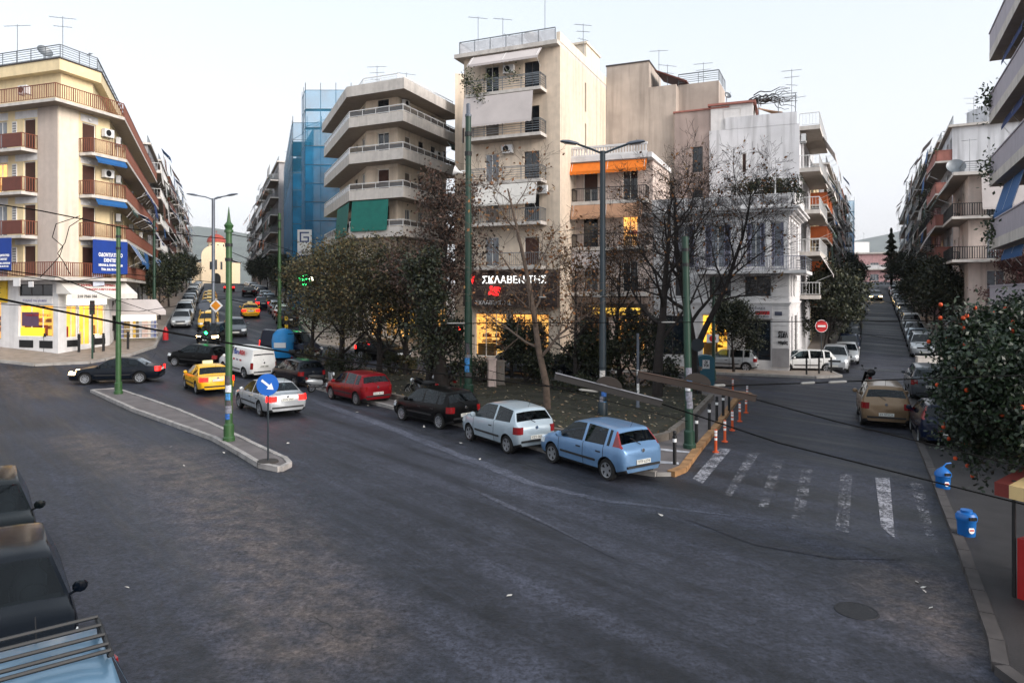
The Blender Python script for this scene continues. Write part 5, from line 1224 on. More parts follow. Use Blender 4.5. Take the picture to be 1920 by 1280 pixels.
    P0 = bpy.data.materials.get('base_car_paint') or paint('base', (120, 120, 120))
    cg = CGLASS if full else CGLASSF; table = {0: P0, 1: cg, 2: cg, 3: cg, 4: SEAM, 5: BLKP, 6: UNDER, 7: P0, 8: P0, 9: P0, 10: P0, 11: UNDER, 12: TAILM}
    parts = []
    def emit(name, sel):
        mb = sub(name, sel, sel)
        if mb.f: parts.append((name, mb.mesh(name, [table[c] for c in sel], 52)))
    if full:
        emit('body', [0, 4, 5, 6, 11]); emit('windscreen', [2]); emit('rear_window', [3]); emit('tail_pillar_light', [12])
        for c in (7, 8, 9, 10): emit('door', [c])
        # single side windows: by side and by interval
        cuts = [p['cowl'], p['B']] + ([p['D2'] + .06] if p['doors'] == 2 else []) + [L]
        for sgn in (1, -1):
            for a, b in zip(cuts, cuts[1:]):
                mb = MB(); mp = {}
                for pv_, c_ in polys:
                    if c_ != 1: continue
                    cx = L / 2 - sum(vs[i][0] for i in pv_) / len(pv_); cy = sum(vs[i][1] for i in pv_)
                    if cy * sgn > 0 and a < cx < b:
                        for i in pv_:
                            if i not in mp: mp[i] = len(mb.v); mb.v.append(vs[i])
                        mb.f.append(tuple(mp[i] for i in pv_)); mb.m.append(0)
                if mb.f: parts.append(('side_window', mb.mesh('side_window', [CGLASS], 32)))
    else:
        emit('body', [0, 4, 5, 6, 11, 7, 8, 9, 10, 12]); emit('windows', [1, 2, 3])
    # lamps, plates, mirrors, handles, trim
    def lamp(front, z0, z1, inner, side):
        out = []
        for sgn in (1, -1):
            dd = [side, side * .55, side * .25, .05, .012] ; pts = []
            for q in dd:
                d = q if front else L - q; pts.append((L / 2 - d, (wd(d) * .995 + .012)))
            xe = L / 2 + .014 if front else -L / 2 - .014
            pts[-1] = (xe, pts[-1][1] - .03); pts.append((xe + (-.004 if front else .004), inner))
            back = [(x + (-.09 if front else .09), max(inner, y - .07)) for x, y in pts[::-1]]
            poly = [(x, y * sgn) for x, y in pts + back]
            mb = MB(); m_ = len(poly); sl = -.05 if front else .0
            v0 = [(x, y, z0) for x, y in poly]; v1 = [(x + sl * (1 if front else 1), y * .985, z1) for x, y in poly]
            mb.add(v0 + v1, [(i, (i + 1) % m_, m_ + (i + 1) % m_, m_ + i) for i in range(m_)] + [tuple(range(m_, 2 * m_)), tuple(range(m_ - 1, -1, -1))]); out.append(mb)
        return out
    zh = p['zn']
    for mb in lamp(True, zh - .15, zh + .01, hw * .48, .34): parts.append(('headlight', mb.mesh('headlight', HEADM, 30)))
    if not p.get('pillar'):
        a, b = (p['zt'] - .30, p['zt'] - .07) if not p.get('van') else (.62, 1.0)
        for mb in lamp(False, a, b, hw * (.52 if typ == 'sedan' else .66 if not p.get('van') else .8), .22 if typ != 'van' else .12): parts.append(('tail_light', mb.mesh('tail_light', TAILM, 30)))
    mb = MB(); mb.box(-L / 2 - .03, -.26, .50 if typ in ('hatch3', 'punto', 'hatch', 'mpv') else .70, -L / 2 + .02, .26, (.50 if typ in ('hatch3', 'punto', 'hatch', 'mpv') else .70) + .12); parts.append(('number_plate', mb.mesh('number_plate', PLATE)))
    mb = MB(); mb.box(L / 2 - .02, -.26, .40, L / 2 + .025, .26, .52); parts.append(('number_plate', mb.mesh('number_plate', PLATE)))
    mb = MB(); mb.box(L / 2 - .05, -hw * .45, zh - .16, L / 2 + .008, hw * .45, zh - .05); mb.box(L / 2 - .06, -hw * .6, .27, L / 2 + .006, hw * .6, .39); parts.append(('grille', mb.mesh('grille', BLKP)))
    if full:
        it = MB(); zs_ = p['zb'][0]
        xs_ = [L / 2 - p['cowl'] - .95] + ([L / 2 - p['cowl'] - 1.85] if not p.get('van') else [])
        for x in xs_:
            for y in (-.36, .36): it.box(x - .25, y - .24, .3, x + .25, y + .24, .55); it.tube([(x - .25, y, .5), (x - .33, y, zs_ + .0), (x - .40, y, zs_ + .12)], [.2, .22, .12], 8); it.tube([(x - .40, y, zs_ + .12), (x - .42, y, zs_ + .3)], [.1, .11], 8)
        it.mi = 1; it.box(-L / 2 + .35, -hw + .14, .24, L / 2 - .6, hw - .14, .3); it.box(L / 2 - p['cowl'] - .45, -hw + .16, .5, L / 2 - p['cowl'] - .02, hw - .16, zs_ - .02); it.box(-L / 2 + .18, -hw + .2, .3, L / 2 - (p['tail'] if typ == 'sedan' else p['rroof'] - .5), hw - .2, zs_ - .03)
        if p.get('van'): it.box(L / 2 - p['B'] - .12, -hw + .12, .3, L / 2 - p['B'] - .06, hw - .12, p['H'] - .12)
        it.tube([(L / 2 - p['cowl'] - .52 + .06 * math.cos(q * .5236), .36 + .17 * math.sin(q * .5236), zs_ + .02 + .16 * math.cos(q * .5236)) for q in range(13)], .015, 5)
        parts.append(('interior', it.mesh('interior', [SEATM, DASH], 50)))
        for sgn in (1, -1):
            mb = MB(); x = L / 2 - p['cowl'] - .22; y = sgn * (hw * .955 + .1); mb.lathe([(.02, -.075), (.075, -.06), (.09, 0), (.075, .06), (.02, .075)], 10, Matrix.Translation((x, y, p['zb'][0] + .09)) @ Matrix.Diagonal((.75, 1.15, 1.0, 1)) @ Matrix.Rotation(R(90), 4, 'Y')); mb.tube([(x, y - sgn * .03, p['zb'][0] + .04), (x, y - sgn * .14, p['zb'][0] + .0)], .02, 5); parts.append(('wing_mirror', mb.mesh('wing_mirror', BLKP, 40)))
            for dh in ([p['B'] - .2] + ([p['D2'] - .2] if p['doors'] == 2 else [])):
                mb = MB(); mb.box(L / 2 - dh - .09, sgn * hw * .97 - .015, p['zb'][0] - .16, L / 2 - dh + .09, sgn * hw * .97 + .03, p['zb'][0] - .125); parts.append(('door_handle', mb.mesh('door_handle', BLKP)))
            mb = MB(); a0, a1 = ad[0] + p['rw'] + .15, ad[1] - p['rw'] - .15; mb.box(L / 2 - a1, sgn * hw - .02 if sgn > 0 else -hw - .012, .47, L / 2 - a0, hw + .012 if sgn > 0 else -hw + .02, .53); parts.append(('side_moulding', mb.mesh('side_moulding', BLKP)))
        mb = MB(); mb.tube([(-L / 2 + .5, 0, p['zr'] + .0), (-L / 2 + .36, 0, p['zr'] + .25)], .006, 4); parts.append(('aerial', mb.mesh('aerial', BLKP)))
        if typ != 'sedan':
            xw = -L / 2 + (L - p['tail']) + .03; mb = MB(); mb.tube([(xw - .03, 0, p['zt'] + .03), (xw + .06, .32, p['zt'] + .22)], .01, 4); parts.append(('rear_wiper', mb.mesh('rear_wiper', BLKP)))
        mb = MB(); mb.lathe([(.0, 0), (.05, 0), (.055, -.01)], 14, Matrix.Translation((-L / 2 - .016, 0, p['zt'] - .12)) @ Matrix.Rotation(R(-90), 4, 'Y'), False, False); parts.append(('rear_badge', mb.mesh('rear_badge', CHROME)))
        mb = MB(); xr = -L / 2 - .012; mb.box(xr - .03, -hw * .74, .42, xr + .05, hw * .74, .48); parts.append(('bumper_strip', mb.mesh('bumper_strip', BLKP)))
    rw = p['rw']
    ty = MB(); ty.lathe([(rw * .66, -.085), (rw * .93, -.095), (rw, -.06), (rw, .06), (rw * .93, .095), (rw * .66, .085)], 24, Matrix.Rotation(R(90), 4, 'X'), False, False)
    rm = {}
    for nm, ns, dk in (('a', 5, 0), ('b', 10, 0), ('c', 7, 1)):
        mb = MB(); M = Matrix.Rotation(R(90), 4, 'X'); mb.lathe([(rw * .70, .06), (rw * .70, .088), (rw * .62, .084), (rw * .60, .05)], 24, M, False, False); mb.lathe([(.0, .075), (.055, .075), (.06, .04)], 12, M, False, False)
        for i in range(ns):
            a = 2 * math.pi * i / ns; c_, s_ = math.cos(a), math.sin(a); w_ = .055 if ns == 5 else .026
            q = [M @ Vector((r * c_ - e * s_, r * s_ + e * c_, z)) for r, e, z in ((.045, -w_ * .8, .07), (.045, w_ * .8, .07), (rw * .64, w_, .08), (rw * .64, -w_, .08))]; mb.add(q, [(0, 1, 2, 3)])
        mb.mi = 1; mb.lathe([(.0, .03), (rw * .62, .03)], 20, M, False, False); mb.lathe([(rw * .68, -.085), (rw * .3, -.07), (0, -.07)], 16, M, False, False)
        rm[nm] = mb.mesh('rim', [RIMM, UNDER], 30); 
    CARM[(typ, full)] = (parts, ty.mesh('tyre', RUB, 40), rm, ad, p); return CARM[(typ, full)]
def slotmat(o, m_, idx=0):
    o.material_slots[idx].link = 'OBJECT'; o.material_slots[idx].material = m_
def car(name, label, typ, pm, pos, ang, full=True, group=None, rim='a', head=False, tail=False, plate=None, cat='car', pitch=True, bumper=None):
    parts, ty, rm, ad, p = car_mesh(typ, full); L = p['L']; hw = p['W'] / 2
    e = thing(name, label, cat, (pos[0], pos[1], 0), 0, group)
    d = Vector((math.cos(ang), math.sin(ang))); a = Vector(pos[:2]) + d * 1.3; b = Vector(pos[:2]) - d * 1.3
    za, zb_ = gh(a.x, a.y), gh(b.x, b.y); e.location.z = (za + zb_) / 2 + (pos[2] if len(pos) > 2 and False else 0)
    e.rotation_euler = (0, -math.atan2(za - zb_, 2.6), ang)
    doors = []
    for nm, me in parts:
        par = e
        if nm == 'door_handle' and doors:
            c = sum((v.co for v in me.vertices), Vector()) / len(me.vertices)
            par = min(doors, key=lambda q: (q[1] - c).length)[0]
        o = ob(nm, me, par)
        if nm == 'door': doors.append((o, sum((v.co for v in me.vertices), Vector()) / len(me.vertices)))
        if nm in ('body', 'door', 'wing_mirror'):
            for i, s_ in enumerate(me.materials):
                if s_.name == 'base_car_paint': slotmat(o, pm, i)
            if nm == 'wing_mirror' and pm: slotmat(o, pm, 0)
        if nm == 'headlight' and head: slotmat(o, HEADL)
        if nm in ('tail_light', 'tail_pillar_light') and tail: slotmat(o, TAILL)
    for i, dx in enumerate(ad):
        for sgn in (1, -1):
            w_ = ob('wheel', None, e, (L / 2 - dx, sgn * (hw - .115), p['rw']), (0, random.uniform(0, 1) * 0, 0 if sgn < 0 else math.pi)) if full else ob('wheel', ty, e, (L / 2 - dx, sgn * (hw - .115), p['rw']), (0, 0, 0 if sgn < 0 else math.pi))
            if full: ob('tyre', ty, w_)
            ob('rim', rm[rim], w_, (0, 0, 0), (0, random.uniform(0, 1), 0))
    if plate: text(plate, .115, LETB, e, (-L / 2 - .034, 0, (.56 if typ in ('hatch3', 'punto', 'hatch', 'mpv') else .76)), (R(90), 0, R(-90)), .001, 'plate_number', .44)
    return e
def by_wheels(typ, pf, pr, side=1):
    """centre and heading from the pixels where the visible front and rear wheel stand; side=+1: the car's left side is seen"""
    f_, r_ = G(*pf).xy, G(*pr).xy; d = (f_ - r_).normalized(); m_ = (f_ + r_) / 2; p = TY[typ]
    ax = p['fo'] + p['wb'] / 2; lat = Vector((-d.y, d.x)) * side
    c = m_ - lat * (p['W'] / 2 - .05) - d * (p['L'] / 2 - ax) * 1.0
    c = m_ - lat * (p['W'] / 2 - .05) + d * (ax - p['L'] / 2)
    return c, math.atan2(d.y, d.x)
BLUE = paint('powder_blue', (104, 138, 176)); SILB = paint('pale_silver_blue', (164, 178, 188)); BLK = paint('black', (8, 8, 9), 0, .3); RED = paint('dark_red', (124, 18, 28)); NAVY = paint('navy', (8, 14, 24), 0, .3)
WHT = paint('white', (222, 222, 220), 0, .35); SIL = paint('silver', (172, 176, 180)); TAXI = paint('taxi_yellow', (232, 176, 20), 0, .35); GOLD = paint('bronze', (126, 104, 80)); GRY = paint('grey', (78, 82, 88)); DBLU = paint('deep_blue', (10, 20, 42), 0, .25); GRN = paint('dark_green', (8, 20, 24), 0, .25); LBL = paint('sky_blue', (98, 132, 158)); CREAMP = paint('pale_cream', (206, 200, 180), 0)
pk_ = 'cars parked along the park kerb'
car('hatchback', 'powder blue five-door hatchback parked at the tip of the park', 'punto', BLUE, *by_wheels('punto', (1037, 868), (1135, 900)), group=pk_, plate='YTP 6274')
car('small_hatchback', 'pale silver three-door hatchback parked behind the powder blue one', 'hatch3', SILB, *by_wheels('hatch3', (880, 826), (950, 850)), group=pk_, plate='YZT 7652')
car('hatchback', 'black hatchback parked beside the posters on the green pole', 'hatch', BLK, *by_wheels('hatch', (752, 788), (824, 805)), group=pk_, rim='b', plate='YPZ 8214')
car('hatchback', 'dark red hatchback parked along the park', 'hatch', RED, *by_wheels('hatch', (616, 747), (672, 761)), group=pk_, rim='b', plate='IZA 4610')
car('hatchback', 'dark navy hatchback parked between the red car and the white van', 'hatch', NAVY, *by_wheels('hatch', (508, 716), (560, 728)), group=pk_, rim='c')
v = car('delivery_van', 'white delivery van with red and blue lettering on its side', 'van', WHT, *by_wheels('van', (416, 698), (460, 710)), cat='van', rim='c', plate='INB 1784')
text('Euro', .38, mat('blue_lettering', (40, 70, 150), .5), v, (-.42, .868, 1.50), (R(83), 0, R(180)), .004, width=.72, weight=.015); text('REN', .36, LETR, v, (-1.12, .868, 1.50), (R(83), 0, R(180)), .004, width=.62, weight=.02)
for k, m_ in enumerate((LETR, mat('grey_print', (120, 120, 140), .5), LETR)): mb = MB(); mb.box(-.25 - k * .42, .893, 1.0, -.02 - k * .42, .9, 1.1); mb.build('small_print', m_, v)
car('hatchback', 'black two-tone hatchback waiting by the green traffic light', 'hatch3', BLK, *by_wheels('hatch3', (327, 688), (386, 694)), rim='b')
car('saloon_car', 'silver saloon driving away with its tail lights lit', 'sedan', SIL, *by_wheels('sedan', (447, 764), (488, 781)), tail=True, plate='ZKN 3905')
def taxi_sign(e, H): mb = MB(); mb.box(-.1, -.25, H - .01, .1, .25, H + .14); mb.build('taxi_sign', mat('taxi_lamp', (240, 230, 180), .4), e)
t_ = car('taxi', 'yellow taxi turning away from the traffic island', 'sedan', TAXI, *by_wheels('sedan', (341, 724), (374, 742)), tail=True, rim='c', cat='taxi'); taxi_sign(t_, 1.43)
car('saloon_car', 'dark saloon crossing in front of the pastry shop', 'sedan', NAVY, *by_wheels('sedan', (155, 722), (265, 719), 1), head=True, tail=True, rim='b')
car('hatchback', 'red car parked by the pastry shop at the picture edge', 'hatch', RED, Vector((-39.8, 47.8)), math.atan2(.30, -.95), rim='b')
AL = math.atan2(DL.y, DL.x); AR = math.atan2(DR.y, DR.x)
# far side of the crossing
car('hatchback', 'white five-door hatchback parked before the neoclassical house', 'hatch', WHT, *by_wheels('hatch', (1478, 698), (1548, 699), 1), rim='c')
car('hatchback', 'silver five-door hatchback parked left of the white one', 'hatch', SIL, *by_wheels('hatch', (1330, 694), (1394, 697), 1), rim='a')
c_ = G(1592, 676).xy; car('off_roader', 'silver off-roader facing us beside the no-entry sign', 'suv', SIL, wrow(1.5) + Vector((3.1, .4)), AR + math.pi, group='cars parked on the right street')
# right-hand road
c_ = G(1655, 803).xy; car('compact_van', 'bronze compact car with pale roof parked on the right', 'mpv', GOLD, c_ + DR * 1.9, AR + .06, plate='EY 972CX')
car('tall_hatchback', 'dark blue hatchback with tall red lamps under the orange tree', 'punto', DBLU, G(1772, 845).xy + DR * 2.0, AR + .05, plate='IKH 5520')
car('off_roader', 'dark off-roader parked ahead of the bronze car', 'suv', GRY, G(1742, 752).xy + DR * 1.6, AR + .04)
# seen from above at the lower left
nd = Vector((.6, -.78)).normalized(); na_ = math.atan2(nd.y, nd.x); pr_ = Vector((nd.y, -nd.x)) * -1
c0 = Vector((-4.1, 6.25))
e1 = car('estate_car', 'pale blue estate car with a black roof rack, seen from above', 'estate', LBL, c0, na_)
rk = MB(); 
for x in (-1.72, -1.47, -1.2, -.95, -.78): k = MB(); k.tube([(x, -.58, 1.535), (x, .58, 1.535)], .022, 6); k.build('rack_bar', BLKP, e1)
for y in (-.58, .58): k = MB(); k.tube([(-1.75, y, 1.50), (-.75, y, 1.50)], .028, 6); k.tube([(-1.6, y, 1.50), (-1.6, y * 1.02, 1.38)], .03, 6); k.tube([(-.9, y, 1.50), (-.9, y * 1.02, 1.42)], .03, 6); k.build('rack_rail', BLKP, e1)
car('saloon_car', 'deep blue car parked in front of the estate with the roof rack', 'hatch', paint('midnight_blue', (4, 9, 18), 0, .2), Vector((-7.4, 10.2)), na_, group='cars parked at the lower left')
car('hatchback', 'dark teal car parked farthest along the lower left edge', 'hatch', paint('black_teal', (4, 9, 12), 0, .2), Vector((-10.6, 14.1)), na_, group='cars parked at the lower left')
# behind the park
car('hatchback', 'dark car passing behind the park trees', 'hatch', BLK, Vector((-9.2, 50.0)), math.atan2(-.42, .9), tail=True)
car('hatchback', 'grey car parked before the supermarket', 'hatch', GRY, Vector((.8, 44.4)), math.atan2(-.42, .9)); car('hatchback', 'second dark car before the supermarket', 'hatch', NAVY, Vector((4.4, 42.8)), math.atan2(-.42, .9))
car('minibus', 'dark blue van passing behind the white delivery van', 'van', DBLU, G(545, 668).xy, math.atan2(-.35, .9), tail=True, cat='van')
# ---------------- left street: parked rows, taxi rank and traffic
def row(n, f0, ang, typs, paints, label, group, name='parked_car', cat='car'):
    for k in range(n):
        q = f0(k); car(name, label(k), random.choice(typs), random.choice(paints) if isinstance(paints, list) else paints, q, ang + random.uniform(-.03, .03), False, group, random.choice('abc'), cat=cat)
ordn = ['first', 'second', 'third', 'fourth', 'fifth', 'sixth', 'seventh', 'eighth', 'ninth', 'tenth', 'eleventh', 'twelfth', 'thirteenth', 'fourteenth', 'fifteenth', 'sixteenth', 'seventeenth', 'eighteenth', 'nineteenth', 'twentieth']
ALLP = [SIL, GRY, BLK, WHT, NAVY, SIL, DBLU, SILB, WHT]
lat = Vector((DL.y, -DL.x))
row(15, lambda k: lrow(62 + 5.4 * k) + lat * 4.3, AL + math.pi, ['hatch', 'sedan', 'hatch3', 'suv'], ALLP, lambda k: '%s car of the row parked along the left kerb of the left street' % ordn[k], 'cars parked on the left street')
for k in range(6):
    t_ = car('taxi', '%s yellow taxi waiting in the rank on the left street' % ordn[k], 'sedan', TAXI, lrow(60.5 + 5.3 * k) + lat * 6.5, AL + math.pi, False, 'taxis in the rank', 'c', cat='taxi'); taxi_sign(t_, 1.43)
car('hatchback', 'dark car coming down the left street with bright headlights', 'hatch', BLK, lrow(52.0) + lat * 6.9, AL + math.pi - .25, head=True)
car('saloon_car', 'dark car in the turning lane beside the bright headlights', 'sedan', GRY, lrow(56) + lat * 8.6, AL + math.pi, head=False)
row(14, lambda k: rrow(68 + 5.6 * k) - lat * 3.8, AL, ['hatch', 'sedan', 'hatch3', 'suv'], ALLP, lambda k: '%s car of the row parked along the right kerb of the left street' % ordn[k], 'cars parked on the left street')
t_ = car('taxi', 'taxi driving up the left street with lit tail lights', 'sedan', TAXI, lrow(69) + lat * 10.4, AL, True, None, 'c', tail=True, cat='taxi'); taxi_sign(t_, 1.43)
car('saloon_car', 'blue car driving up the left street right lane', 'sedan', DBLU, lrow(78) + lat * 12.2, AL, False, tail=True); car('saloon_car', 'black car far up the left street', 'sedan', BLK, lrow(98) + lat * 11.6, AL, False)
car('saloon_car', 'far car braking near the church', 'sedan', RED, lrow(118) + lat * 9.4, AL, False, tail=True)
# ---------------- right street
lr = Vector((DR.y, -DR.x))
row(14, lambda k: wrow(9.0 + 5.5 * k) + lr * 3.1, AR + math.pi, ['hatch', 'sedan', 'hatch3'], ALLP, lambda k: '%s car of the row parked along the left kerb of the right street' % ordn[k], 'cars parked on the right street')
row(14, lambda k: erow(8.5 + 5.5 * k) - lr * 3.2, AR + math.pi, ['hatch', 'sedan', 'suv'], ALLP, lambda k: '%s car of the row parked along the right kerb of the right street' % ordn[k], 'cars parked on the right street')
car('saloon_car', 'car coming down the right street with its headlights on', 'sedan', GRY, wrow(72) + lr * 5.4, AR + math.pi, False, head=True)
# ---------------- motorcycles
def motorcycle(label, pos, ang, pm, scooter=False, box=False, group='motorcycles parked around the park'):
    z = gh(pos[0], pos[1]); e = thing('scooter' if scooter else 'motorcycle', label, 'scooter' if scooter else 'motorcycle', (pos[0], pos[1], z), ang, group); e.rotation_euler = (R(9), 0, ang)
    r = .24 if scooter else .31; wb = .64 if scooter else .7
    for x in (wb, -wb):
        w_ = MB(); n_ = 20; prof = [(r - .08, -.04), (r - .02, -.055), (r, 0), (r - .02, .055), (r - .08, .04)]; w_.lathe(prof, n_, Matrix.Rotation(R(90), 4, 'X'), False, False); wo = w_.build('wheel', RUB, e, (x, 0, r), smooth=40)
        k = MB(); k.lathe([(r - .08, -.03), (r - .1, 0), (r - .08, .03)], n_, Matrix.Rotation(R(90), 4, 'X'), False, False)
        for q in range(6): a = q * math.pi / 3; k.tube([(0, 0, 0), ((r - .09) * math.cos(a), 0, (r - .09) * math.sin(a))], .012, 4)
        k.build('rim', RIMM, wo)
    def part(nm, m_, fn, sm=40): mb = MB(); fn(mb); return mb.build(nm, m_, e, smooth=sm)
    part('fork', CHROME, lambda b: (b.tube([(wb, .07, r), (wb - .22, .07, .95)], .022, 6), b.tube([(wb, -.07, r), (wb - .22, -.07, .95)], .022, 6)))
    part('handlebar', BLKP, lambda b: (b.tube([(wb - .35, .36, 1.03), (wb - .24, .2, 1.05), (wb - .22, -.2, 1.05), (wb - .35, -.36, 1.03)], .016, 6), b.tube([(wb - .26, .22, 1.05), (wb - .2, .32, 1.22)], .01, 4), b.tube([(wb - .26, -.22, 1.05), (wb - .2, -.32, 1.22)], .01, 4), b.box(wb - .23, .27, 1.2, wb - .2, .38, 1.28), b.box(wb - .23, -.38, 1.2, wb - .2, -.27, 1.28)))
    part('headlamp', HEADM, lambda b: b.lathe([(.03, -.1), (.09, -.05), (.1, .02), (.085, .05)], 12, Matrix.Translation((wb - .12, 0, .9)) @ Matrix.Rotation(R(90), 4, 'Y')))
    if scooter:
        part('leg_shield', pm, lambda b: b.add([(wb - .12, .22, .3), (wb - .12, -.22, .3), (wb - .28, -.16, .98), (wb - .28, .16, .98), (wb - .2, .22, .3), (wb - .2, -.22, .3), (wb - .34, -.16, .98), (wb - .34, .16, .98)], [(0, 1, 2, 3), (7, 6, 5, 4), (0, 3, 7, 4), (2, 1, 5, 6), (3, 2, 6, 7)]))
        part('floor_board', BLKP, lambda b: b.box(-.15, -.18, .24, wb - .12, .18, .32)); part('body', pm, lambda b: b.tube([(-.95, 0, .62), (-.6, 0, .58), (-.1, 0, .48)], [.08, .2, .15], 10))
        part('mudguard', pm, lambda b: b.tube([(wb + .24, 0, .42), (wb, 0, .54), (wb - .2, 0, .45)], [.03, .09, .06], 8))
    else:
        part('fuel_tank', pm, lambda b: b.tube([(.42, 0, .86), (.25, 0, .9), (.0, 0, .84), (-.12, 0, .78)], [.06, .17, .16, .07], 10)); part('frame', BLKP, lambda b: (b.tube([(.45, .05, .92), (.2, .1, .45), (-.3, .1, .42), (-.55, .08, .75)], .025, 5), b.tube([(.45, -.05, .92), (.2, -.1, .45), (-.3, -.1, .42), (-.55, -.08, .75)], .025, 5), b.tube([(-.3, 0, .42), (-wb, 0, r)], .04, 5)))
        part('engine', RIMD, lambda b: (b.box(-.2, -.16, .3, .22, .16, .58), b.tube([(.05, 0, .55), (.18, 0, .78)], .1, 8))); part('mudguard', pm, lambda b: b.tube([(wb + .3, 0, .5), (wb + .05, 0, .66), (wb - .2, 0, .6)], [.02, .07, .05], 8))
    part('seat', BLKP, lambda b: b.tube([(.0, 0, .80), (-.3, 0, .79), (-.6, 0, .84), (-.85, 0, .86)], [.07, .14, .13, .05], 10)); part('exhaust', CHROME, lambda b: b.tube([(.1, -.17, .35), (-.3, -.19, .3), (-.95, -.21, .42)], [.03, .04, .055], 8))
    part('tail_lamp', TAILM, lambda b: b.box(-.98, -.08, .72, -.9, .08, .82))
    if box: part('top_box', BLKP, lambda b: b.tube([(-.75, 0, 1.02), (-.8, 0, 1.08), (-1.05, 0, 1.08), (-1.1, 0, 1.02)], [.12, .19, .19, .12], 10))
    return e
motorcycle('silver grey scooter parked at the front of the red hatchback', G(602, 735).xy + Vector((0, .3)), R(40), SIL, True)
motorcycle('chrome-trimmed motorcycle parked on the park edge behind the black hatchback', G(787, 748).xy, R(150), BLK)
motorcycle('second dark motorcycle leaning beside the chrome-trimmed one', G(815, 745).xy + Vector((.2, .6)), R(140), GRY)
motorcycle('blue scooter near the blue recycling bin beyond the white van', G(575, 690).xy, R(20), DBLU, True, True)
motorcycle('dark scooter with top box parked before the bronze car', G(1645, 738).xy + Vector((0, 1.2)), AR + .1, BLK, True, True)
motorcycle('motorcycle parked at the cafe kerb with a silver exhaust', erow(3.6) + Vector((-1.4, -1.0)), R(200), GRY); motorcycle('black scooter parked next to the cafe tables', erow(4.2) + Vector((.3, -1.6)), R(190), BLK, True, True)
# ================================================================ trees and plants
BARK = mat('plane_bark', (92, 78, 68), .9, var=.3, scale=6, bump=.5, bscale=14); BARKD = mat('dark_bark', (38, 31, 28), .9, var=.3, scale=6, bump=.5, bscale=14)
LBRN = mat('withered_leaf', (110, 74, 46), .75, island=[(58, 40, 28), (112, 74, 44), (142, 92, 50), (84, 66, 36), (150, 112, 66)])
LDRK = mat('evergreen_leaf', (44, 54, 36), .6, island=[(14, 20, 14), (28, 38, 22), (44, 52, 30), (66, 64, 36)])
LOLV = mat('olive_leaf', (76, 80, 50), .65, island=[(26, 30, 18), (50, 54, 30), (76, 74, 44), (104, 84, 46), (36, 42, 24)])
LMIX = mat('brown_green_leaf', (84, 66, 52), .7, island=[(26, 28, 18), (66, 44, 34), (96, 68, 54), (42, 34, 24), (124, 98, 84)])
def tree(name, label, base, H, r0, leafm=None, leaves=0., bark=BARK, seed=1, n=(8, 7, 6, 4), spread=.42, lean=(0, 0), first=.25, leafsize=(.06, .11), clump=.12, up=.10, cat='tree', group=None, fork=0):
    rnd = random.Random(seed); e = thing(name, label, cat, base, 0, group)
    tr = MB(); br = MB(); lf = MB()
    def rv(s_): return Vector((rnd.gauss(0, s_), rnd.gauss(0, s_), rnd.gauss(0, s_)))
    def branch(p, d, L, r, lev):
        ns = 7 if lev == 0 else 5 if lev < 3 else 3
        pts = [p.copy()]; rr = [r]; dirs = [d.copy()]
        for i in range(ns):
            d = (d + rv(.06 if lev == 0 else .16) + Vector((0, 0, up if lev else .05))).normalized(); p = p + d * (L / ns); pts.append(p.copy()); dirs.append(d.copy()); rr.append(max(.006, r * (1 - .80 * (i + 1) / ns)))
        (tr if lev == 0 else br).tube(pts, rr, 10 if lev == 0 else 6 if lev == 1 else 4 if lev == 2 else 3, lev < 2)
        if lev >= len(n) - 1 + 1 or lev >= 4: 
            pass
        if lev >= 3 and leafm:
            for q in pts[1:]:
                k = leaves if leaves >= 1 else (1 if rnd.random() < leaves else 0)
                for _ in range(int(k)): leafquad(lf, q + rv(clump), rnd.uniform(*leafsize))
        if lev < len(n):
            for i in range(n[lev]):
                t = (first if lev == 0 else .22) + (1 - (first if lev == 0 else .22)) * (i + rnd.random() * .8) / n[lev]; t = min(.98, t)
                j = min(ns - 1, int(t * ns)); q = pts[j].lerp(pts[j + 1], t * ns - j); dd = dirs[j]
                az = rnd.uniform(0, 6.283) if lev else 2.4 * i + rnd.uniform(-.5, .5)
                a = Vector((math.cos(az), math.sin(az), 0)); a = (a - dd * a.dot(dd)); a = a.normalized() if a.length > .05 else Vector((1, 0, 0))
                ang = rnd.uniform(.6, 1.1); nd_ = (dd * math.cos(ang) + a * math.sin(ang)).normalized()
                ll = L * (spread * (1.15 - .55 * t) if lev == 0 else rnd.uniform(.42, .66)); branch(q, nd_, ll, rr[j] * .5, lev + 1)
    branch(Vector((0, 0, -.1)), Vector((lean[0], lean[1], 1)).normalized(), H, r0, 0)
    if fork:
        branch(Vector((0, 0, H * .22)), Vector((fork, .1, 1)).normalized(), H * .8, r0 * .6, 0)
    tr.build('trunk', bark, e, smooth=60); o = br.build('branches', bark, e, smooth=60)
    o['kind'] = 'stuff'
    if lf.f: c = lf.build('crown', leafm, e); c['kind'] = 'stuff'
    return e
def gz(px, py, off=.2): v = G(px, py, off); return (v.x, v.y, gh(v.x, v.y) + off)
def at(px, Y, off=.2): x = (px - CX) / F * Y; return (x, Y, gh(x, Y) + off)
tree('plane_tree', 'slim plane tree with a few brown leaves before the cream tower', at(1027, 29.5), 9.6, .17, LBRN, .16, BARK, 5, (10, 6, 5, 3), .33, first=.2)
tree('plane_tree', 'bare plane tree left of the dark green pole before the neoclassical house', at(1232, 33), 9.6, .26, LBRN, .05, BARKD, 8, (11, 8, 6, 4), .44, lean=(.03, 0), first=.28)
tree('plane_tree', 'bare tree with a long limb reaching over the white blank wall', at(1306, 35), 10.2, .27, LBRN, .05, BARKD, 12, (11, 8, 6, 4), .42, lean=(.02, .02), first=.3, fork=.5)
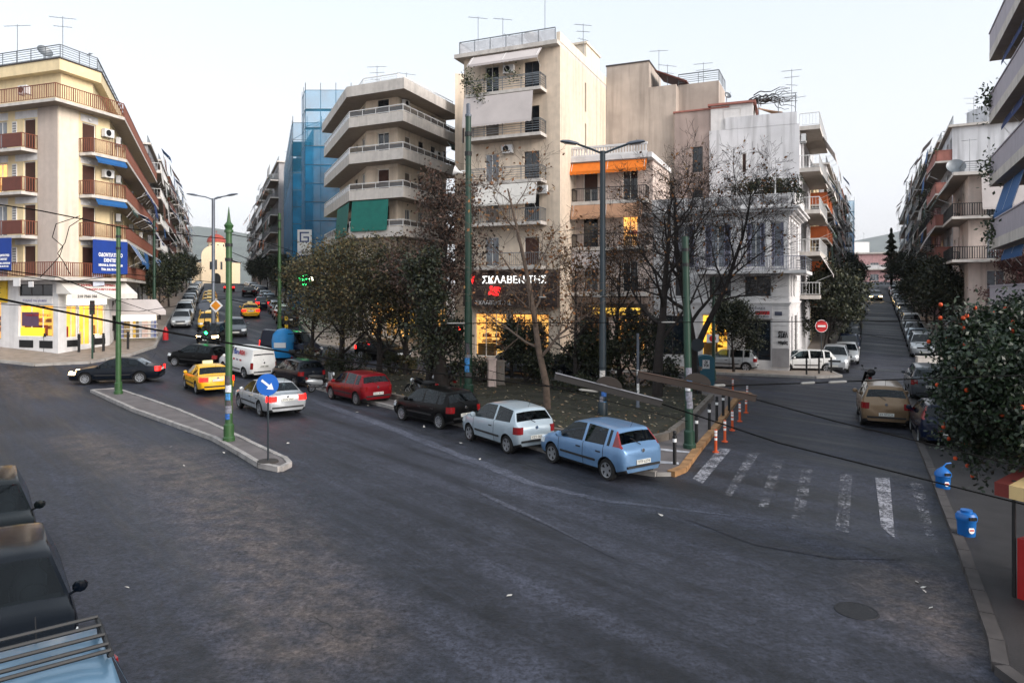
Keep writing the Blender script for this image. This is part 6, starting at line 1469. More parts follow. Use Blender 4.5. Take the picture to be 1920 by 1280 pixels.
tree('plane_tree', 'young brown-leaved plane between tower and orange awning house', at(1078, 36), 6.4, .14, LBRN, .3, BARKD, 21, (10, 7, 6, 3), .42, first=.15)
tree('plane_tree', 'leafless plane between the lamp post and the neoclassical house', at(1165, 37), 6.8, .16, LBRN, .2, BARKD, 25, (10, 8, 6, 3), .5, first=.12)
tree('plane_tree', 'low twiggy plane directly behind the tall green pole', at(960, 41), 4.2, .12, LBRN, .12, BARKD, 27, (10, 8, 6, 3), .46, first=.12)
tree('leafy_tree', 'tall brown-green tree covered in dry leaves left of the tall pole', at(806, 37), 9.3, .26, LMIX, 1, BARKD, 31, (13, 8, 6, 3), .36, first=.22, clump=.24, leafsize=(.06, .12))
tree('ivy_tree', 'dark ivy-clad tree whose trunk stands behind the black hatchback', at(830, 35.0), 6.4, .42, LDRK, 1, BARKD, 33, (14, 7, 6, 3), .2, first=.05, clump=.24, leafsize=(.06, .12))
tree('olive_tree', 'olive green tree behind the dark navy hatchback', at(640, 44), 6.3, .22, LOLV, 2, BARKD, 41, (12, 8, 6, 3), .58, first=.18, clump=.24, up=.06)
tree('olive_tree', 'second olive green tree with a forked trunk behind the red hatchback', at(712, 41), 5.8, .2, LOLV, 1, BARKD, 43, (12, 8, 6, 3), .55, first=.2, clump=.22, lean=(-.12, 0), up=.06)
tree('olive_tree', 'small olive tree at the left end of the park', at(585, 48), 6.0, .16, LOLV, 1, BARKD, 45, (11, 7, 6, 3), .5, first=.18, clump=.22)
tree('evergreen_tree', 'dark evergreen tree in the middle of the park', at(762, 42), 6.0, .2, LOLV, 1, BARKD, 47, (11, 8, 6, 3), .5, first=.2, clump=.22)
tree('evergreen_tree', 'dark low evergreen behind the lamp post', at(1100, 36.5), 2.6, .1, LDRK, 2, BARKD, 49, (10, 7, 5, 3), .5, first=.08, clump=.16)
tree('evergreen_tree', 'dark low evergreen at the right end of the park', at(1195, 36.5), 3.0, .14, LDRK, 1, BARKD, 51, (10, 7, 5, 3), .6, first=.08, clump=.18)
tree('evergreen_tree', 'dark low evergreen behind the slim plane tree', at(985, 38), 2.4, .1, LDRK, 2, BARKD, 52, (10, 7, 5, 3), .62, first=.06, clump=.16)
tree('orange_tree', 'small round orange tree before the neoclassical shop', at(1376, 45.0, .13), 3.6, .1, LDRK, 3, BARKD, 53, (10, 7, 5, 3), .5, first=.35, clump=.14, leafsize=(.05, .09))
def shrub(label, c, rx, ry, rz, n_, m_=LDRK, name='shrub', cat='shrub', group=None, size=(.05, .1), seed=1):
    rnd = random.Random(seed); e = thing(name, label, cat, c, 0, group); st = MB(); lf = MB()
    cl = [(Vector((rnd.uniform(-1, 1) * rx * .75, rnd.uniform(-1, 1) * ry * .75, rz * rnd.uniform(.35, 1.4))), rnd.uniform(.25, .5)) for _ in range(max(5, n_ // 90))]
    for q, r in cl: st.tube([(q.x * .25, q.y * .25, -.05), (q.x * .7, q.y * .7, q.z * .6), q], [.03, .02, .008], 4)
    for k in range(n_):
        q, r = rnd.choice(cl); d = Vector((rnd.gauss(0, 1), rnd.gauss(0, 1), rnd.gauss(0, 1))).normalized() * r * rnd.uniform(.5, 1.1) * min(1.2, max(.6, rx)); leafquad(lf, q + Vector((d.x, d.y, abs(d.z) * .8 if q.z + d.z < 0 else d.z)), rnd.uniform(*size))
    st.build('stems', BARKD, e)['kind'] = 'stuff'; lf.build('foliage', m_, e)['kind'] = 'stuff'; return e
for k, (px, Y, rx, rz, n_, lb) in enumerate([(600, 45.5, 1.6, .7, 1500, 'low dark shrub at the left end of the park'), (655, 44, 1.4, .7, 1300, 'low dark shrub below the olive tree'), (735, 42.5, .7, 1.0, 900, 'clipped shrub beside the forked olive trunk'), (765, 42, .6, 1.0, 900, 'clipped shrub right of its twin in the park'),
        (905, 38.5, 1.1, .8, 1100, 'shrub behind the tall green pole'), (1075, 35, 1.1, .6, 900, 'wide shrub before the supermarket windows'), (1010, 40, 1.1, .6, 800, 'shrub at the back edge of the park'), (1160, 36.5, 1.1, .6, 800, 'shrub near the right end of the park'), (1235, 37, 1.1, .9, 1100, 'shrub at the foot of the bare plane')]):
    shrub(lb, at(px, Y), rx, rx * .7, rz, n_, LDRK if k % 3 else LOLV, seed=70 + k, group='shrubs in the park')
# planted roof terrace of the neoclassical house
for k, s_ in enumerate((5.9, 7.0, 8.0, 8.7)):
    q = WL + (WR - WL).normalized() * s_ + Vector((.4, .9)); shrub(['bushy pot plant at the left end of the roof terrace', 'tall bushy plant on the roof terrace', 'third bushy plant on the roof terrace', 'plant at the corner of the roof terrace'][k], (q.x, q.y, 10.75), .95, .6, 1.35, 1300, LDRK if k % 2 else LOLV, seed=90 + k, group='plants on the roof terrace')
# street trees
k = 0
for (f, ys_, off, nm) in ((lrow, (66, 80, 95, 112, 130, 150), 2.2, 'left kerb of the left street'), (rrow, (76, 88, 101, 116, 134, 155), -2.0, 'right kerb of the left street')):
    for j, Y in enumerate(ys_):
        q = f(Y) + lat * off; tree('street_tree', '%s dark street tree on the %s' % (ordn[j], nm), (q.x, q.y, gh(q.x, q.y) + .1), 4.6, .12, LDRK, 2, BARKD, 100 + k, (9, 6, 4, 3), .5, first=.35, clump=.2, group='street trees', leafsize=(.09, .16)); k += 1
for (f, ts, off, nm) in ((wrow, (10, 18, 27, 38, 52, 70, 90), 1.5, 'left kerb of the right street'), (erow, (14, 22, 31, 42, 56, 74, 94), -1.5, 'right kerb of the right street')):
    for j, t in enumerate(ts):
        q = f(t) + lr * off; tree('street_tree', '%s dark street tree on the %s' % (ordn[j], nm), (q.x, q.y, gh(q.x, q.y) + .1), 5.0, .12, LDRK, 2, BARKD, 140 + k, (10, 6, 5, 3), .55, first=.3, clump=.22, group='street trees', leafsize=(.09, .16)); k += 1
q = erow(9.0) + Vector((2.6, -2.2)); tree('red_leaf_tree', 'reddish brown leafy tree before the grey awning house', (q.x, q.y, gh(q.x, q.y) + .1), 6.2, .13, mat('red_brown_leaf', (84, 46, 44), .7, island=[(48, 28, 28), (92, 48, 44), (60, 40, 34)]), 3, BARKD, 171, (10, 7, 5, 3), .5, first=.3, clump=.2)
q = erow(9.5) + Vector((6.6, -4.6)); tree('evergreen_tree', 'dark tree between the cafe and the right edge balconies', (q.x, q.y, gh(q.x, q.y) + .1), 7.5, .16, LDRK, 3, BARKD, 173, (12, 7, 6, 3), .5, first=.2, clump=.24, leafsize=(.07, .13))
# cypress at the end of the right street
rnd = random.Random(5); q = wrow(104) + lr * 8.2; e = thing('cypress_tree', 'tall dark conifer standing at the top of the right street', 'tree', (q.x, q.y, gh(q.x, q.y))); e.scale = (.85, .85, .72)
mb = MB(); mb.tube([(0, 0, 0), (0, 0, 8), (0, 0, 15.5)], [.3, .2, .04], 8); mb.build('trunk', BARKD, e)
mb = MB()
for _ in range(7000):
    t = rnd.random() ** .8; z = 1.5 + t * 14.2; r = (1 - t) ** .8 * 3.0 * (.75 + .35 * math.sin(z * 4.2)); a = rnd.uniform(0, 6.283); u = r * rnd.uniform(.3, 1); leafquad(mb, Vector((u * math.cos(a), u * math.sin(a), z - u * .3)), rnd.uniform(.12, .24))
mb.build('crown', LDRK, e)['kind'] = 'stuff'
# the near orange tree with fruit
op = (9.45, 12.7, .11); e = tree('orange_tree', 'orange tree full of fruit on the near right pavement', op, 4.1, .1, mat('citrus_leaf', (34, 52, 32), .45, island=[(14, 26, 16), (26, 42, 24), (40, 58, 32)]), 7, BARKD, 191, (15, 8, 6, 3), .34, first=.42, clump=.15, leafsize=(.035, .06), up=.02)
FRU = mat('orange_peel', (196, 70, 20), .55, var=.15, bump=.2, bscale=80); fm = MB(); fm.lathe([(.004, -.045), (.03, -.035), (.044, 0), (.03, .035), (.004, .045)], 10); fm = fm.mesh('fruit', FRU, 60)
rnd = random.Random(9); cv = [v_.co.copy() for c_ in e.children if c_.name.startswith('crown') for v_ in c_.data.vertices]
for _ in range(85):
    q = max((rnd.choice(cv) for _k in range(14)), key=lambda v_: Vector((v_.x, v_.y, (v_.z - 3.2) * .9)).length - .6 * abs(v_.x + v_.y - rnd.uniform(-2, .6))); d_ = Vector((q.x, q.y, (q.z - 3.2) * .5)).normalized() * .07; o = ob('fruit', fm, e, q + d_); o.scale = (.85, .85, .85)
for k, (dx, dy, h) in enumerate(((9.6, 13.5, 3.6), (7.2, 10.2, 3.2))):
    tree('orange_tree', ['dark citrus tree farthest along the right pavement', 'dark citrus tree behind the fruiting one'][k], (op[0] + dx, op[1] + dy, .11), h, .11, MATS['citrus_leaf'], 5, BARKD, 195 + k, (12, 8, 6, 3), .55, first=.25, clump=.22, leafsize=(.05, .1), up=.02)
# grapevine limb on the white house's roof
e = thing('grapevine', 'bare grapevine draped along the roof pergola of the white house', 'vine', (W2L.x + 3.2, W2L.y - 1.2, 17.9)); mb = MB(); rnd = random.Random(4)
for s_ in range(14):
    p_ = Vector((rnd.uniform(0, 1), rnd.uniform(.2, 2), rnd.uniform(1.8, 2.5))); pts = [p_]
    for _ in range(9): p_ = p_ + Vector((rnd.uniform(.1, .45), rnd.uniform(-.35, .2), rnd.gauss(-.01, .14))); pts.append(p_)
    mb.tube(pts, [.05 - .004 * i for i in range(10)], 4)
mb.tube([(0, 1, -.1), (.1, 1, 1), (.4, 1, 2.2)], .06, 6); mb.build('stems', BARKD, e)['kind'] = 'stuff'
# ================================================================ street furniture
GRNP = mat('dark_green_paint', (26, 58, 44), .45, var=.15, scale=4); GRN2 = mat('green_paint', (46, 80, 42), .45, var=.15, scale=4); LMPG = mat('lamp_grey', (96, 102, 112), .45, metal=.4)
DGRY = mat('dark_post', (40, 48, 54), .45, metal=.3)
def base_at(px, py, off=.12): v = G(px, py, off); return Vector((v.x, v.y, gh(v.x, v.y) + off))
def posters(e, r, z0, z1, seed=1):
    rnd = random.Random(seed); z = z0; cols = [(200, 200, 205), (60, 130, 190), (225, 222, 215), (120, 120, 130), (40, 90, 160), (190, 185, 180), (70, 66, 70)]
    while z < z1:
        h = rnd.uniform(.14, .34); a0 = rnd.uniform(3.6, 4.3); a1 = a0 + rnd.uniform(1.0, 1.9); mb = MB(); n_ = 6
        for i in range(n_):
            t0, t1 = a0 + (a1 - a0) * i / n_, a0 + (a1 - a0) * (i + 1) / n_; rr = r + .006
            mb.quad((rr * math.cos(t0), rr * math.sin(t0), z), (rr * math.cos(t1), rr * math.sin(t1), z), (rr * math.cos(t1), rr * math.sin(t1), z + h), (rr * math.cos(t0), rr * math.sin(t0), z + h))
        c = rnd.choice(cols); mb.build('poster', mat('poster_%d_%d_%d' % c, c, .7, var=.45, scale=14), e); z += h + rnd.uniform(-.02, .05)
def pole(label, b, H, r0, r1, m_, name='trolley_pole', finial=False, collar=True, group='green trolley poles'):
    e = thing(name, label, 'pole', b, 0, group); mb = MB(); mb.lathe([(r0, -.1), (r0, H * .3), ((r0 + r1) / 2, H * .32), ((r0 + r1) / 2, H * .65), (r1, H * .67), (r1, H)], 14); mb.build('shaft', m_, e, smooth=30)
    mb = MB(); mb.lathe([(r0 * 1.6, -.05), (r0 * 1.6, .12), (r0 * 1.35, .16), (r0 * 1.35, .55), (r0 * 1.02, .6)], 14); mb.build('foot', m_, e, smooth=30)
    if finial: mb = MB(); mb.lathe([(r1 * 1.5, H - .02), (r1 * 1.5, H + .06), (r1 * 1.1, H + .1), (r1 * 1.6, H + .22), (r1 * .7, H + .34), (r1 * .55, H + .45), (.01, H + .85)], 12); mb.build('finial', m_, e, smooth=30)
    if collar: mb = MB(); mb.lathe([(r1 * 1.25, H * .86), (r1 * 1.25, H * .875)], 12); mb.lathe([(r1 * 1.25, H * .93), (r1 * 1.25, H * .945)], 12); mb.build('clamp', BLKM, e)
    return e
b = base_at(429, 826); e = pole('green pole with a pointed finial and posters on the traffic island', b, 7.15, .125, .1, GRN2, finial=True); posters(e, .127, .75, 2.1, 3)
b = base_at(222, 738); pole('plain green pole at the far end of the traffic island', b, 8.4, .13, .1, GRN2)
b = Vector(at(878, 34.3, .15)); e = pole('tall dark green pole with a loudspeaker beside the ivy-clad tree', b, 13.6, .19, .14, GRNP); posters(e, .192, .9, 2.4, 5)
mb = MB(); mb.lathe([(.04, -.25), (.06, -.1), (.12, .05), (.24, .2), (.26, .2), (.13, .03)], 16, Matrix.Translation((-.5, -.1, 10.9)) @ Matrix.Rotation(R(-75), 4, 'Y')); mb.tube([(-.35, -.05, 10.95), (0, 0, 10.95)], .03, 5); mb.build('loudspeaker', WHTM, e, smooth=40)
mb = MB(); mb.lathe([(.16, 13.6), (.16, 13.7), (.1, 13.75), (.1, 14.2), (.05, 14.25)], 10); mb.build('cap_lamp', LMPG, e)
b = Vector(at(1130, 28.2, .25)); e = thing('street_lamp', 'dark two-armed street lamp in the middle of the park', 'street lamp', b); H = 10.6
mb = MB(); mb.lathe([(.15, -.1), (.14, 4), (.12, 4.1), (.11, H)], 12); mb.lathe([(.2, 0), (.2, .5), (.15, .6)], 12); mb.build('shaft', mat('blue_grey_paint', (30, 44, 52), .45, var=.12), e, smooth=30); posters(e, .15, .2, 1.75, 7)
def lamp_head(e, p, d, L=.75):
    M = Matrix.Translation(p) @ Matrix.Rotation(math.atan2(d[1], d[0]), 4, 'Z') @ Matrix.Rotation(R(-8), 4, 'Y')
    mb = MB(); secs = [(0, .05, .05), (.15, .12, .09), (.45, .17, .11), (L, .13, .07), (L + .06, .04, .03)]; n_ = 10
    for x, wy, hz in secs:
        for j in range(n_): a = 2 * math.pi * j / n_; mb.v.append(tuple(M @ Vector((x, wy * math.cos(a), hz * (math.sin(a) if math.sin(a) > 0 else .45 * math.sin(a))))))
    for i in range(len(secs) - 1):
        for j in range(n_): mb.f.append((i * n_ + j, i * n_ + (j + 1) % n_, (i + 1) * n_ + (j + 1) % n_, (i + 1) * n_ + j)); mb.m.append(0)
    mb.add([mb.v[j] for j in range(n_)], [tuple(range(n_))]); o = mb.build('lamp_head', LMPG, e, smooth=50)
    mb = MB(); mb.add([tuple(M @ Vector(q)) for q in ((.12, -.09, -.052), (.6, -.12, -.05), (.6, .12, -.05), (.12, .09, -.052))], [(0, 1, 2, 3)]); mb.build('lens', mat('lamp_lens', (210, 210, 205), .2), o)
for sx in (-1, 1):
    mb = MB(); mb.tube([(0, 0, H - .1), (sx * .5, 0, H + .1), (sx * 1.0, 0, H + .28)], .045, 8); mb.build('arm', MATS['blue_grey_paint'], e); lamp_head(e, Vector((sx * .95, 0, H + .28)), (sx, 0), .7)
b = Vector(at(1293, 23.0, .12)); e = pole('dark leaning pole with posters at the tip of the park', b, 6.9, .13, .11, GRNP); e.rotation_euler = (0, R(-1.2), 0); posters(e, .132, 1.3, 2.0, 11); posters(e, .132, 2.05, 2.3, 12)
b = Vector(at(1196, 30, .25)); e = pole('thin grey post with stickers in the park', b, 3.2, .06, .06, LMPG, 'sign_post', collar=False, group=None); posters(e, .062, .4, 1.6, 14)
b = Vector(at(1338, 41, .12)); pole('slim dark pole in front of the neoclassical house', b, 6.0, .1, .08, GRNP)
b = Vector(at(524, 60, .12)); pole('pale green pole at the mouth of the left street', b, 10.2, .16, .12, GRN2); b = Vector(at(289, 62, .12)); pole('dark green pole on the left pavement of the left street', b, 9.3, .14, .11, GRNP)
b = Vector(at(400, 55, .05)); e = thing('street_lamp', 'grey three-headed street lamp at the mouth of the left street', 'street lamp', b); H = 11.1
mb = MB(); mb.lathe([(.17, -.2), (.16, 3), (.13, 3.1), (.12, H)], 12); mb.build('shaft', LMPG, e, smooth=30)
for d in ((-1, -.1), (1, -.1), (-.15, 1)):
    mb = MB(); q = Vector((d[0], d[1], 0)).normalized(); mb.tube([(0, 0, H - .1), q * .6 + Vector((0, 0, H + .12)), q * 1.15 + Vector((0, 0, H + .2))], .05, 6); mb.build('arm', LMPG, e); lamp_head(e, q * 1.1 + Vector((0, 0, H + .2)), d, .85)
# ---- signs
BLUS = mat('sign_blue', (26, 92, 178), .5, var=.06); REDS = mat('sign_red', (196, 30, 38), .5, var=.06); WHTS = mat('sign_white', (226, 226, 226), .5, var=.04); ORS = mat('sign_amber', (222, 140, 30), .5)
def disc(mb, r, y0, y1, z, n_=28): mb.lathe([(r, -y1), (r, -y0)], n_, Matrix.Translation((0, 0, z)) @ Matrix.Rotation(R(90), 4, 'X'))
def sign(label, b, h, face, name='traffic_sign', r=.33, post=.03, rz=0.):
    e = thing(name, label, 'sign', b, rz); mb = MB(); mb.tube([(0, .03, -.05), (0, .03, h + r * .8)], post, 8); mb.build('post', DGRY, e)
    face(e, h); return e
def f_keep(e, h):
    mb = MB(); disc(mb, .33, -.03, .0, h); o = mb.build('disc', BLUS, e); mb = MB(); a = R(-38)
    M = Matrix.Translation((0, -.034, h)) @ Matrix.Rotation(-a, 4, 'Y'); mb.add([M @ Vector(q) for q in ((-.22, 0, -.035), (.06, 0, -.035), (.06, 0, -.12), (.24, 0, 0), (.06, 0, .12), (.06, 0, .035), (-.22, 0, .035))], [tuple(range(7))]); mb.build('arrow', WHTS, o)
v_ = base_at(502, 866); e = sign('blue keep-right arrow sign on the near end of the traffic island', v_, 2.32, f_keep)
mb = MB(); mb.lathe([(.32, .0), (.3, .05), (.06, .06)], 16); mb.build('foot', mat('sign_foot', (50, 46, 44), .9), e)
def f_noentry(e, h):
    mb = MB(); disc(mb, .38, -.02, .0, h); o = mb.build('disc', REDS, e); mb = MB(); disc(mb, .41, -.015, -.005, h); mb.build('rim', WHTS, o); mb = MB(); mb.box(-.25, -.03, h - .06, .25, -.022, h + .06); mb.build('bar', WHTS, o)
q = wrow(-.2) + Vector((2.2, .2)); sign('red no-entry sign at the corner of the right street', (q.x, q.y, gh(q.x, q.y) + .12), 2.9, f_noentry)
def f_prio(e, h):
    mb = MB(); s_ = .52; mb.add([(0, -.02, h - s_), (s_, -.02, h), (0, -.02, h + s_), (-s_, -.02, h)] + [(0, .01, h - s_), (s_, .01, h), (0, .01, h + s_), (-s_, .01, h)], [(0, 1, 2, 3), (7, 6, 5, 4), (0, 4, 5, 1), (1, 5, 6, 2), (2, 6, 7, 3), (3, 7, 4, 0)]); o = mb.build('board', WHTS, e); s_ = .36; mb = MB(); mb.add([(0, -.03, h - s_), (s_, -.03, h), (0, -.03, h + s_), (-s_, -.03, h)], [(0, 1, 2, 3)]); mb.build('amber_field', ORS, o)
b = Vector(at(405, 52.5, .05)); sign('amber diamond priority sign by the three-headed lamp', b, 3.0, f_prio)
def f_back(e, h): mb = MB(); disc(mb, .42, -.0, .02, h); mb.build('disc', LMPG, e)
b = Vector(at(383, 51.5, .05)); sign('back of a round sign next to the amber diamond', b, 3.1, f_back)
def f_mirror(e, h): mb = MB(); disc(mb, .32, 0, .03, h); mb.build('disc', DGRY, e)
b = Vector(at(1308, 34.5, .12)); sign('back of a round sign beside the teal cabinet', b, 2.5, f_mirror)
def f_small(e, h): mb = MB(); mb.box(-.36, -.02, h - .25, .36, 0, h + .25); o = mb.build('board', WHTS, e); mb = MB(); disc(mb, .2, -.03, -.021, h); mb.build('red_disc', REDS, o)
b = Vector(at(1336, 42.5, .12)); sign('small white board with a red disc behind the teal cabinet', b, 2.3, f_small)
def traffic_light(label, b, h, lit, rz=0.):
    e = thing('traffic_light', label, 'traffic light', b, rz); mb = MB(); mb.tube([(0, .1, -.05), (0, .1, h + .9)], .055, 8); mb.build('post', GRNP, e); mb = MB(); mb.box(-.15, -.12, h, .15, .08, h + .92); o = mb.build('housing', BLKP, e)
    for i, (nm, c) in enumerate((('green', (40, 255, 120)), ('amber', (240, 160, 30)), ('red', (255, 40, 30)))):
        on = nm == lit; mm = mat('lamp_%s_%s' % (nm, 'on' if on else 'off'), c if on else tuple(q // 5 for q in c), .4, var=.05, emit=7 if on else 0)
        mb = MB(); mb.lathe([(.0, .135), (.08, .13), (.1, .12)], 14, Matrix.Translation((0, 0, h + .17 + i * .29)) @ Matrix.Rotation(R(90), 4, 'X'), False, False); mb.build('lamp', mm, o)
        mb = MB(); n_ = 10
        for j in range(n_): a0, a1 = math.pi * j / n_, math.pi * (j + 1) / n_; z = h + .17 + i * .29; mb.quad((.12 * math.cos(a0), -.12, z + .12 * math.sin(a0)), (.12 * math.cos(a1), -.12, z + .12 * math.sin(a1)), (.12 * math.cos(a1), -.3, z + .12 * math.sin(a1)), (.12 * math.cos(a0), -.3, z + .12 * math.sin(a0)))
        mb.build('visor', BLKP, o)
    return e
traffic_light('traffic light showing green at the mouth of the left street', at(388, 46.5, .05), 1.8, 'green'); traffic_light('unlit traffic light before the pastry shop', at(173, 45.8, .12), 2.9, 'none', R(30)); traffic_light('traffic light showing red among the park trees', at(862, 36.5, .2), 2.4, 'red', R(-20))
# ---- bollards, flexible posts
BOL = MB(); BOL.lathe([(.055, -.05), (.055, .78), (.07, .79), (.07, .83), (.05, .85), (.05, .9), (.062, .93), (.05, .98), (.01, 1.0)], 12); BOLm = BOL.mesh('bollard', BLKM, 30); BAND = MB(); BAND.lathe([(.058, .66), (.058, .76)], 12); BANDm = BAND.mesh('band', WHTS)
bl = [(1265, 870), (1306, 830), (1330, 806), (1344, 790), (1356, 780), (1367, 771)]
for k, (a, c) in enumerate(bl):
    v_ = G(a, c, .12); o = ob('bollard', BOLm, None, (v_.x, v_.y, v_.z)); tag(o, '%s black bollard counted from the near tip of the park' % ordn[k], 'bollard', 'bollards along the park tip'); ob('band', BANDm, o)
wb_ = [(84, 659), (148, 660), (175, 661), (194, 658), (240, 654)]
for k, (a, c) in enumerate(wb_):
    v_ = G(a, c, .12); o = ob('bollard', BOLm, None, (v_.x, v_.y, v_.z)); o.scale = (1.5, 1.5, 1.25); tag(o, '%s dark bollard from the left before the pastry shop' % ordn[k], 'bollard', 'bollards before the pastry shop')
for k, t in enumerate((-4.2, -2.6, -1.1)):
    q = WR + Vector((.3 + .55 * k * 1.8, -2.0 + .5 * k)); o = ob('bollard', BOLm, None, (q.x, q.y, gh(q.x, q.y) + .12)); tag(o, '%s bollard from the left at the white house corner' % ordn[k], 'bollard', 'bollards at the white corner house')
ORG = mat('orange_plastic', (196, 80, 34), .5, var=.08); F1m = MB(); F1m.lathe([(.11, 0), (.11, .03), (.05, .05), (.045, .74), (.02, .76)], 12); F1m = F1m.mesh('flexible_post', ORG, 30); F2 = MB(); F2.lathe([(.049, .40), (.049, .48)], 12); F2b = F2.mesh('reflective_band', WHTS)
for k, (a, c) in enumerate([(1342, 848), (1359, 828), (1373, 807), (1387, 790), (1399, 774), (1374, 738), (1401, 750)]):
    v_ = G(a, c); o = ob('flexible_post', F1m, None, v_); tag(o, '%s orange flexible post along the park kerb' % ordn[k], 'traffic post', 'orange flexible posts')
    for dz in (0, .14, .24): ob('reflective_band', F2b, o, (0, 0, dz))
# ---- litter bins
BINB = mat('blue_bin_plastic', (20, 100, 176), .4, var=.06)
def bin_(label, b, cone):
    e = thing('litter_bin', label, 'litter bin', b); e.scale = (.7, .7, .78); mb = MB(); mb.lathe([(.2, 0), (.23, .05), (.255, .52), (.27, .54)], 18); mb.build('body', BINB, e, smooth=40)
    mb = MB(); mb.lathe([(.27, .54), (.29, .56), (.28, .64), (.2, .74), (.06, .84), (.02, .86)] if cone else [(.27, .54), (.29, .57), (.29, .66), (.24, .74), (.16, .76), (.16, .82), (.0, .83)], 18); mb.build('lid', BINB, e, smooth=40)
    if cone: mb = MB(); mb.tube([(0, 0, .84), (.12, 0, .95), (.3, 0, .97)], .025, 6); mb.build('lid_handle', BINB, e)
    mb = MB(); mb.box(-.1, -.31, .6, .12, -.25, .68); mb.build('slot', DARKP, e); mb = MB(); M = Matrix.Translation((0, -.252, .33)) @ Matrix.Rotation(R(83), 4, 'X'); mb.lathe([(.0, 0), (.085, 0), (.09, -.01)], 18, M, False, False); mb.build('emblem', WHTS, e); mb = MB(); mb.box(-.06, -.262, .315, .06, -.256, .35); mb.build('emblem_stripe', REDS, e)
    return e
bin_('blue litter bin with a conical lid at the crossing', base_at(1768, 922, .0), True); bin_('blue litter bin with a round emblem nearer the camera', base_at(1812, 1012, .0), False)
# ---- teal cabinet
b = base_at(1322, 722); e = thing('street_cabinet', 'teal clothes-recycling cabinet with a white poster behind the park', 'cabinet', b, R(-10)); TEAL = mat('teal_paint', (24, 92, 112), .5, var=.12)
mb = MB(); n_ = 10; w2 = .46; prof = [(w2, 0), (w2, 1.45)] + [(w2 * math.cos(math.pi * k / n_), 1.45 + .22 * math.sin(math.pi * k / n_)) for k in range(1, n_)] + [(-w2, 1.45), (-w2, 0)]
mb.add([(x, -.4, z) for x, z in prof] + [(x, .4, z) for x, z in prof], [tuple(range(len(prof) - 1, -1, -1)), tuple(range(len(prof), 2 * len(prof)))] + [(k, (k + 1) % len(prof), len(prof) + (k + 1) % len(prof), len(prof) + k) for k in range(len(prof))]); mb.build('body', TEAL, e, smooth=30)
mb = MB(); mb.box(-.17, -.41, .95, .2, -.402, 1.42); o = mb.build('poster', WHTS, e); text('ΟΙ\nΤΟΙ', .18, LETB, o, (.015, -.414, 1.2), (R(90), 0, 0), .002, width=.26, weight=.012)
b = Vector(at(532, 49, .12)); e = thing('recycling_bin', 'bright blue domed recycling bin behind the white van', 'recycling bin', b); mb = MB(); mb.lathe([(.7, 0), (.78, .4), (.8, 1.2), (.72, 1.6), (.45, 1.9), (.1, 2.0)], 18); mb.build('body', mat('sky_blue_plastic', (34, 140, 206), .4), e, smooth=40); mb = MB(); mb.box(-.4, -.83, .7, .4, -.78, 1.05); mb.build('label_panel', WHTS, e)
b = Vector(at(537, 52, .12)); e = thing('marker_post', 'yellow and black striped post beside the blue recycling bin', 'post', b); mb = MB(); mb.lathe([(.12, 0), (.12, 2.6)], 12); mb.build('shaft', BLKM, e)
for k in range(4): mb = MB(); mb.lathe([(.124, .3 + k * .6), (.124, .6 + k * .6)], 12); mb.build('stripe', mat('marker_yellow', (220, 180, 30), .5), e)
# ---- stone pedestals in the park
for k, (px, Y, h) in enumerate(((922, 36.5, 1.5), (938, 37.5, 1.3))):
    b = Vector(at(px, Y, .2)); e = thing('stone_pillar', ['pale marble pillar among the park shrubs', 'duller stone pillar just behind the marble one'][k], 'pillar', b, .2); mb = MB(); mb.box(-.2, -.2, 0, .2, .2, h); mb.box(-.24, -.24, h, .24, .24, h + .08); mb.box(-.26, -.26, -.1, .26, .26, .12); mb.build('shaft', mat('marble%d' % k, (196, 176, 168) if not k else (120, 112, 104), .6, var=.15), e)
# ---- kiosk at the corner
b = Vector(at(258, 53.5, .13)); e = thing('kiosk', 'news kiosk with a grey canopy beside the pastry shop', 'kiosk', b, R(28)); mb = MB(); mb.box(-1.3, 0, 0, 1.3, 1.6, 2.6); mb.build('cabin', mat('kiosk_cream', (190, 180, 160), .7), e)
mb = MB(); mb.add([(-1.9, -.9, 2.25), (1.9, -.9, 2.25), (1.3, .1, 3.1), (-1.3, .1, 3.1), (-1.9, 2.3, 2.25), (1.9, 2.3, 2.25), (1.3, 1.4, 3.1), (-1.3, 1.4, 3.1)], [(0, 1, 2, 3), (3, 2, 6, 7), (5, 4, 7, 6), (1, 5, 6, 2), (4, 0, 3, 7)]); mb.build('canopy', AWN['grey'], e)
mb = MB(); mb.box(-1.9, -.92, 1.95, 1.9, -.9, 2.25); mb.build('canopy_valance', AWN['grey'], e)
mb = MB(); mb.box(-1.25, -.03, 1.5, 1.25, -.01, 2.1); mb.build('lit_window', LITW, e)
for r in range(4): mb = MB(); mb.box(-1.35, -.45, .2 + r * .34, 1.35, -.05, .24 + r * .34); mb.build('magazine_shelf', WHTM, e); mb = MB(); [mb.box(-1.3 + k * .2, -.4, .24 + r * .34, -1.13 + k * .2, -.34, .5 + r * .34) for k in range(13)]; mb.build('magazines', mat('magazine_covers', (150, 110, 100), .5, island=[(170, 50, 50), (210, 205, 190), (50, 80, 140), (200, 160, 60), (60, 60, 66)]), e)
mb = MB(); mb.lathe([(.2, 0), (.2, .7), (.12, .85), (.08, 1.0)], 12, Matrix.Translation((1.9, -.3, 0))); mb.build('red_bottle', mat('red_plastic', (180, 26, 34), .4), e)
for px, Y in ((1.0, 0),): pass
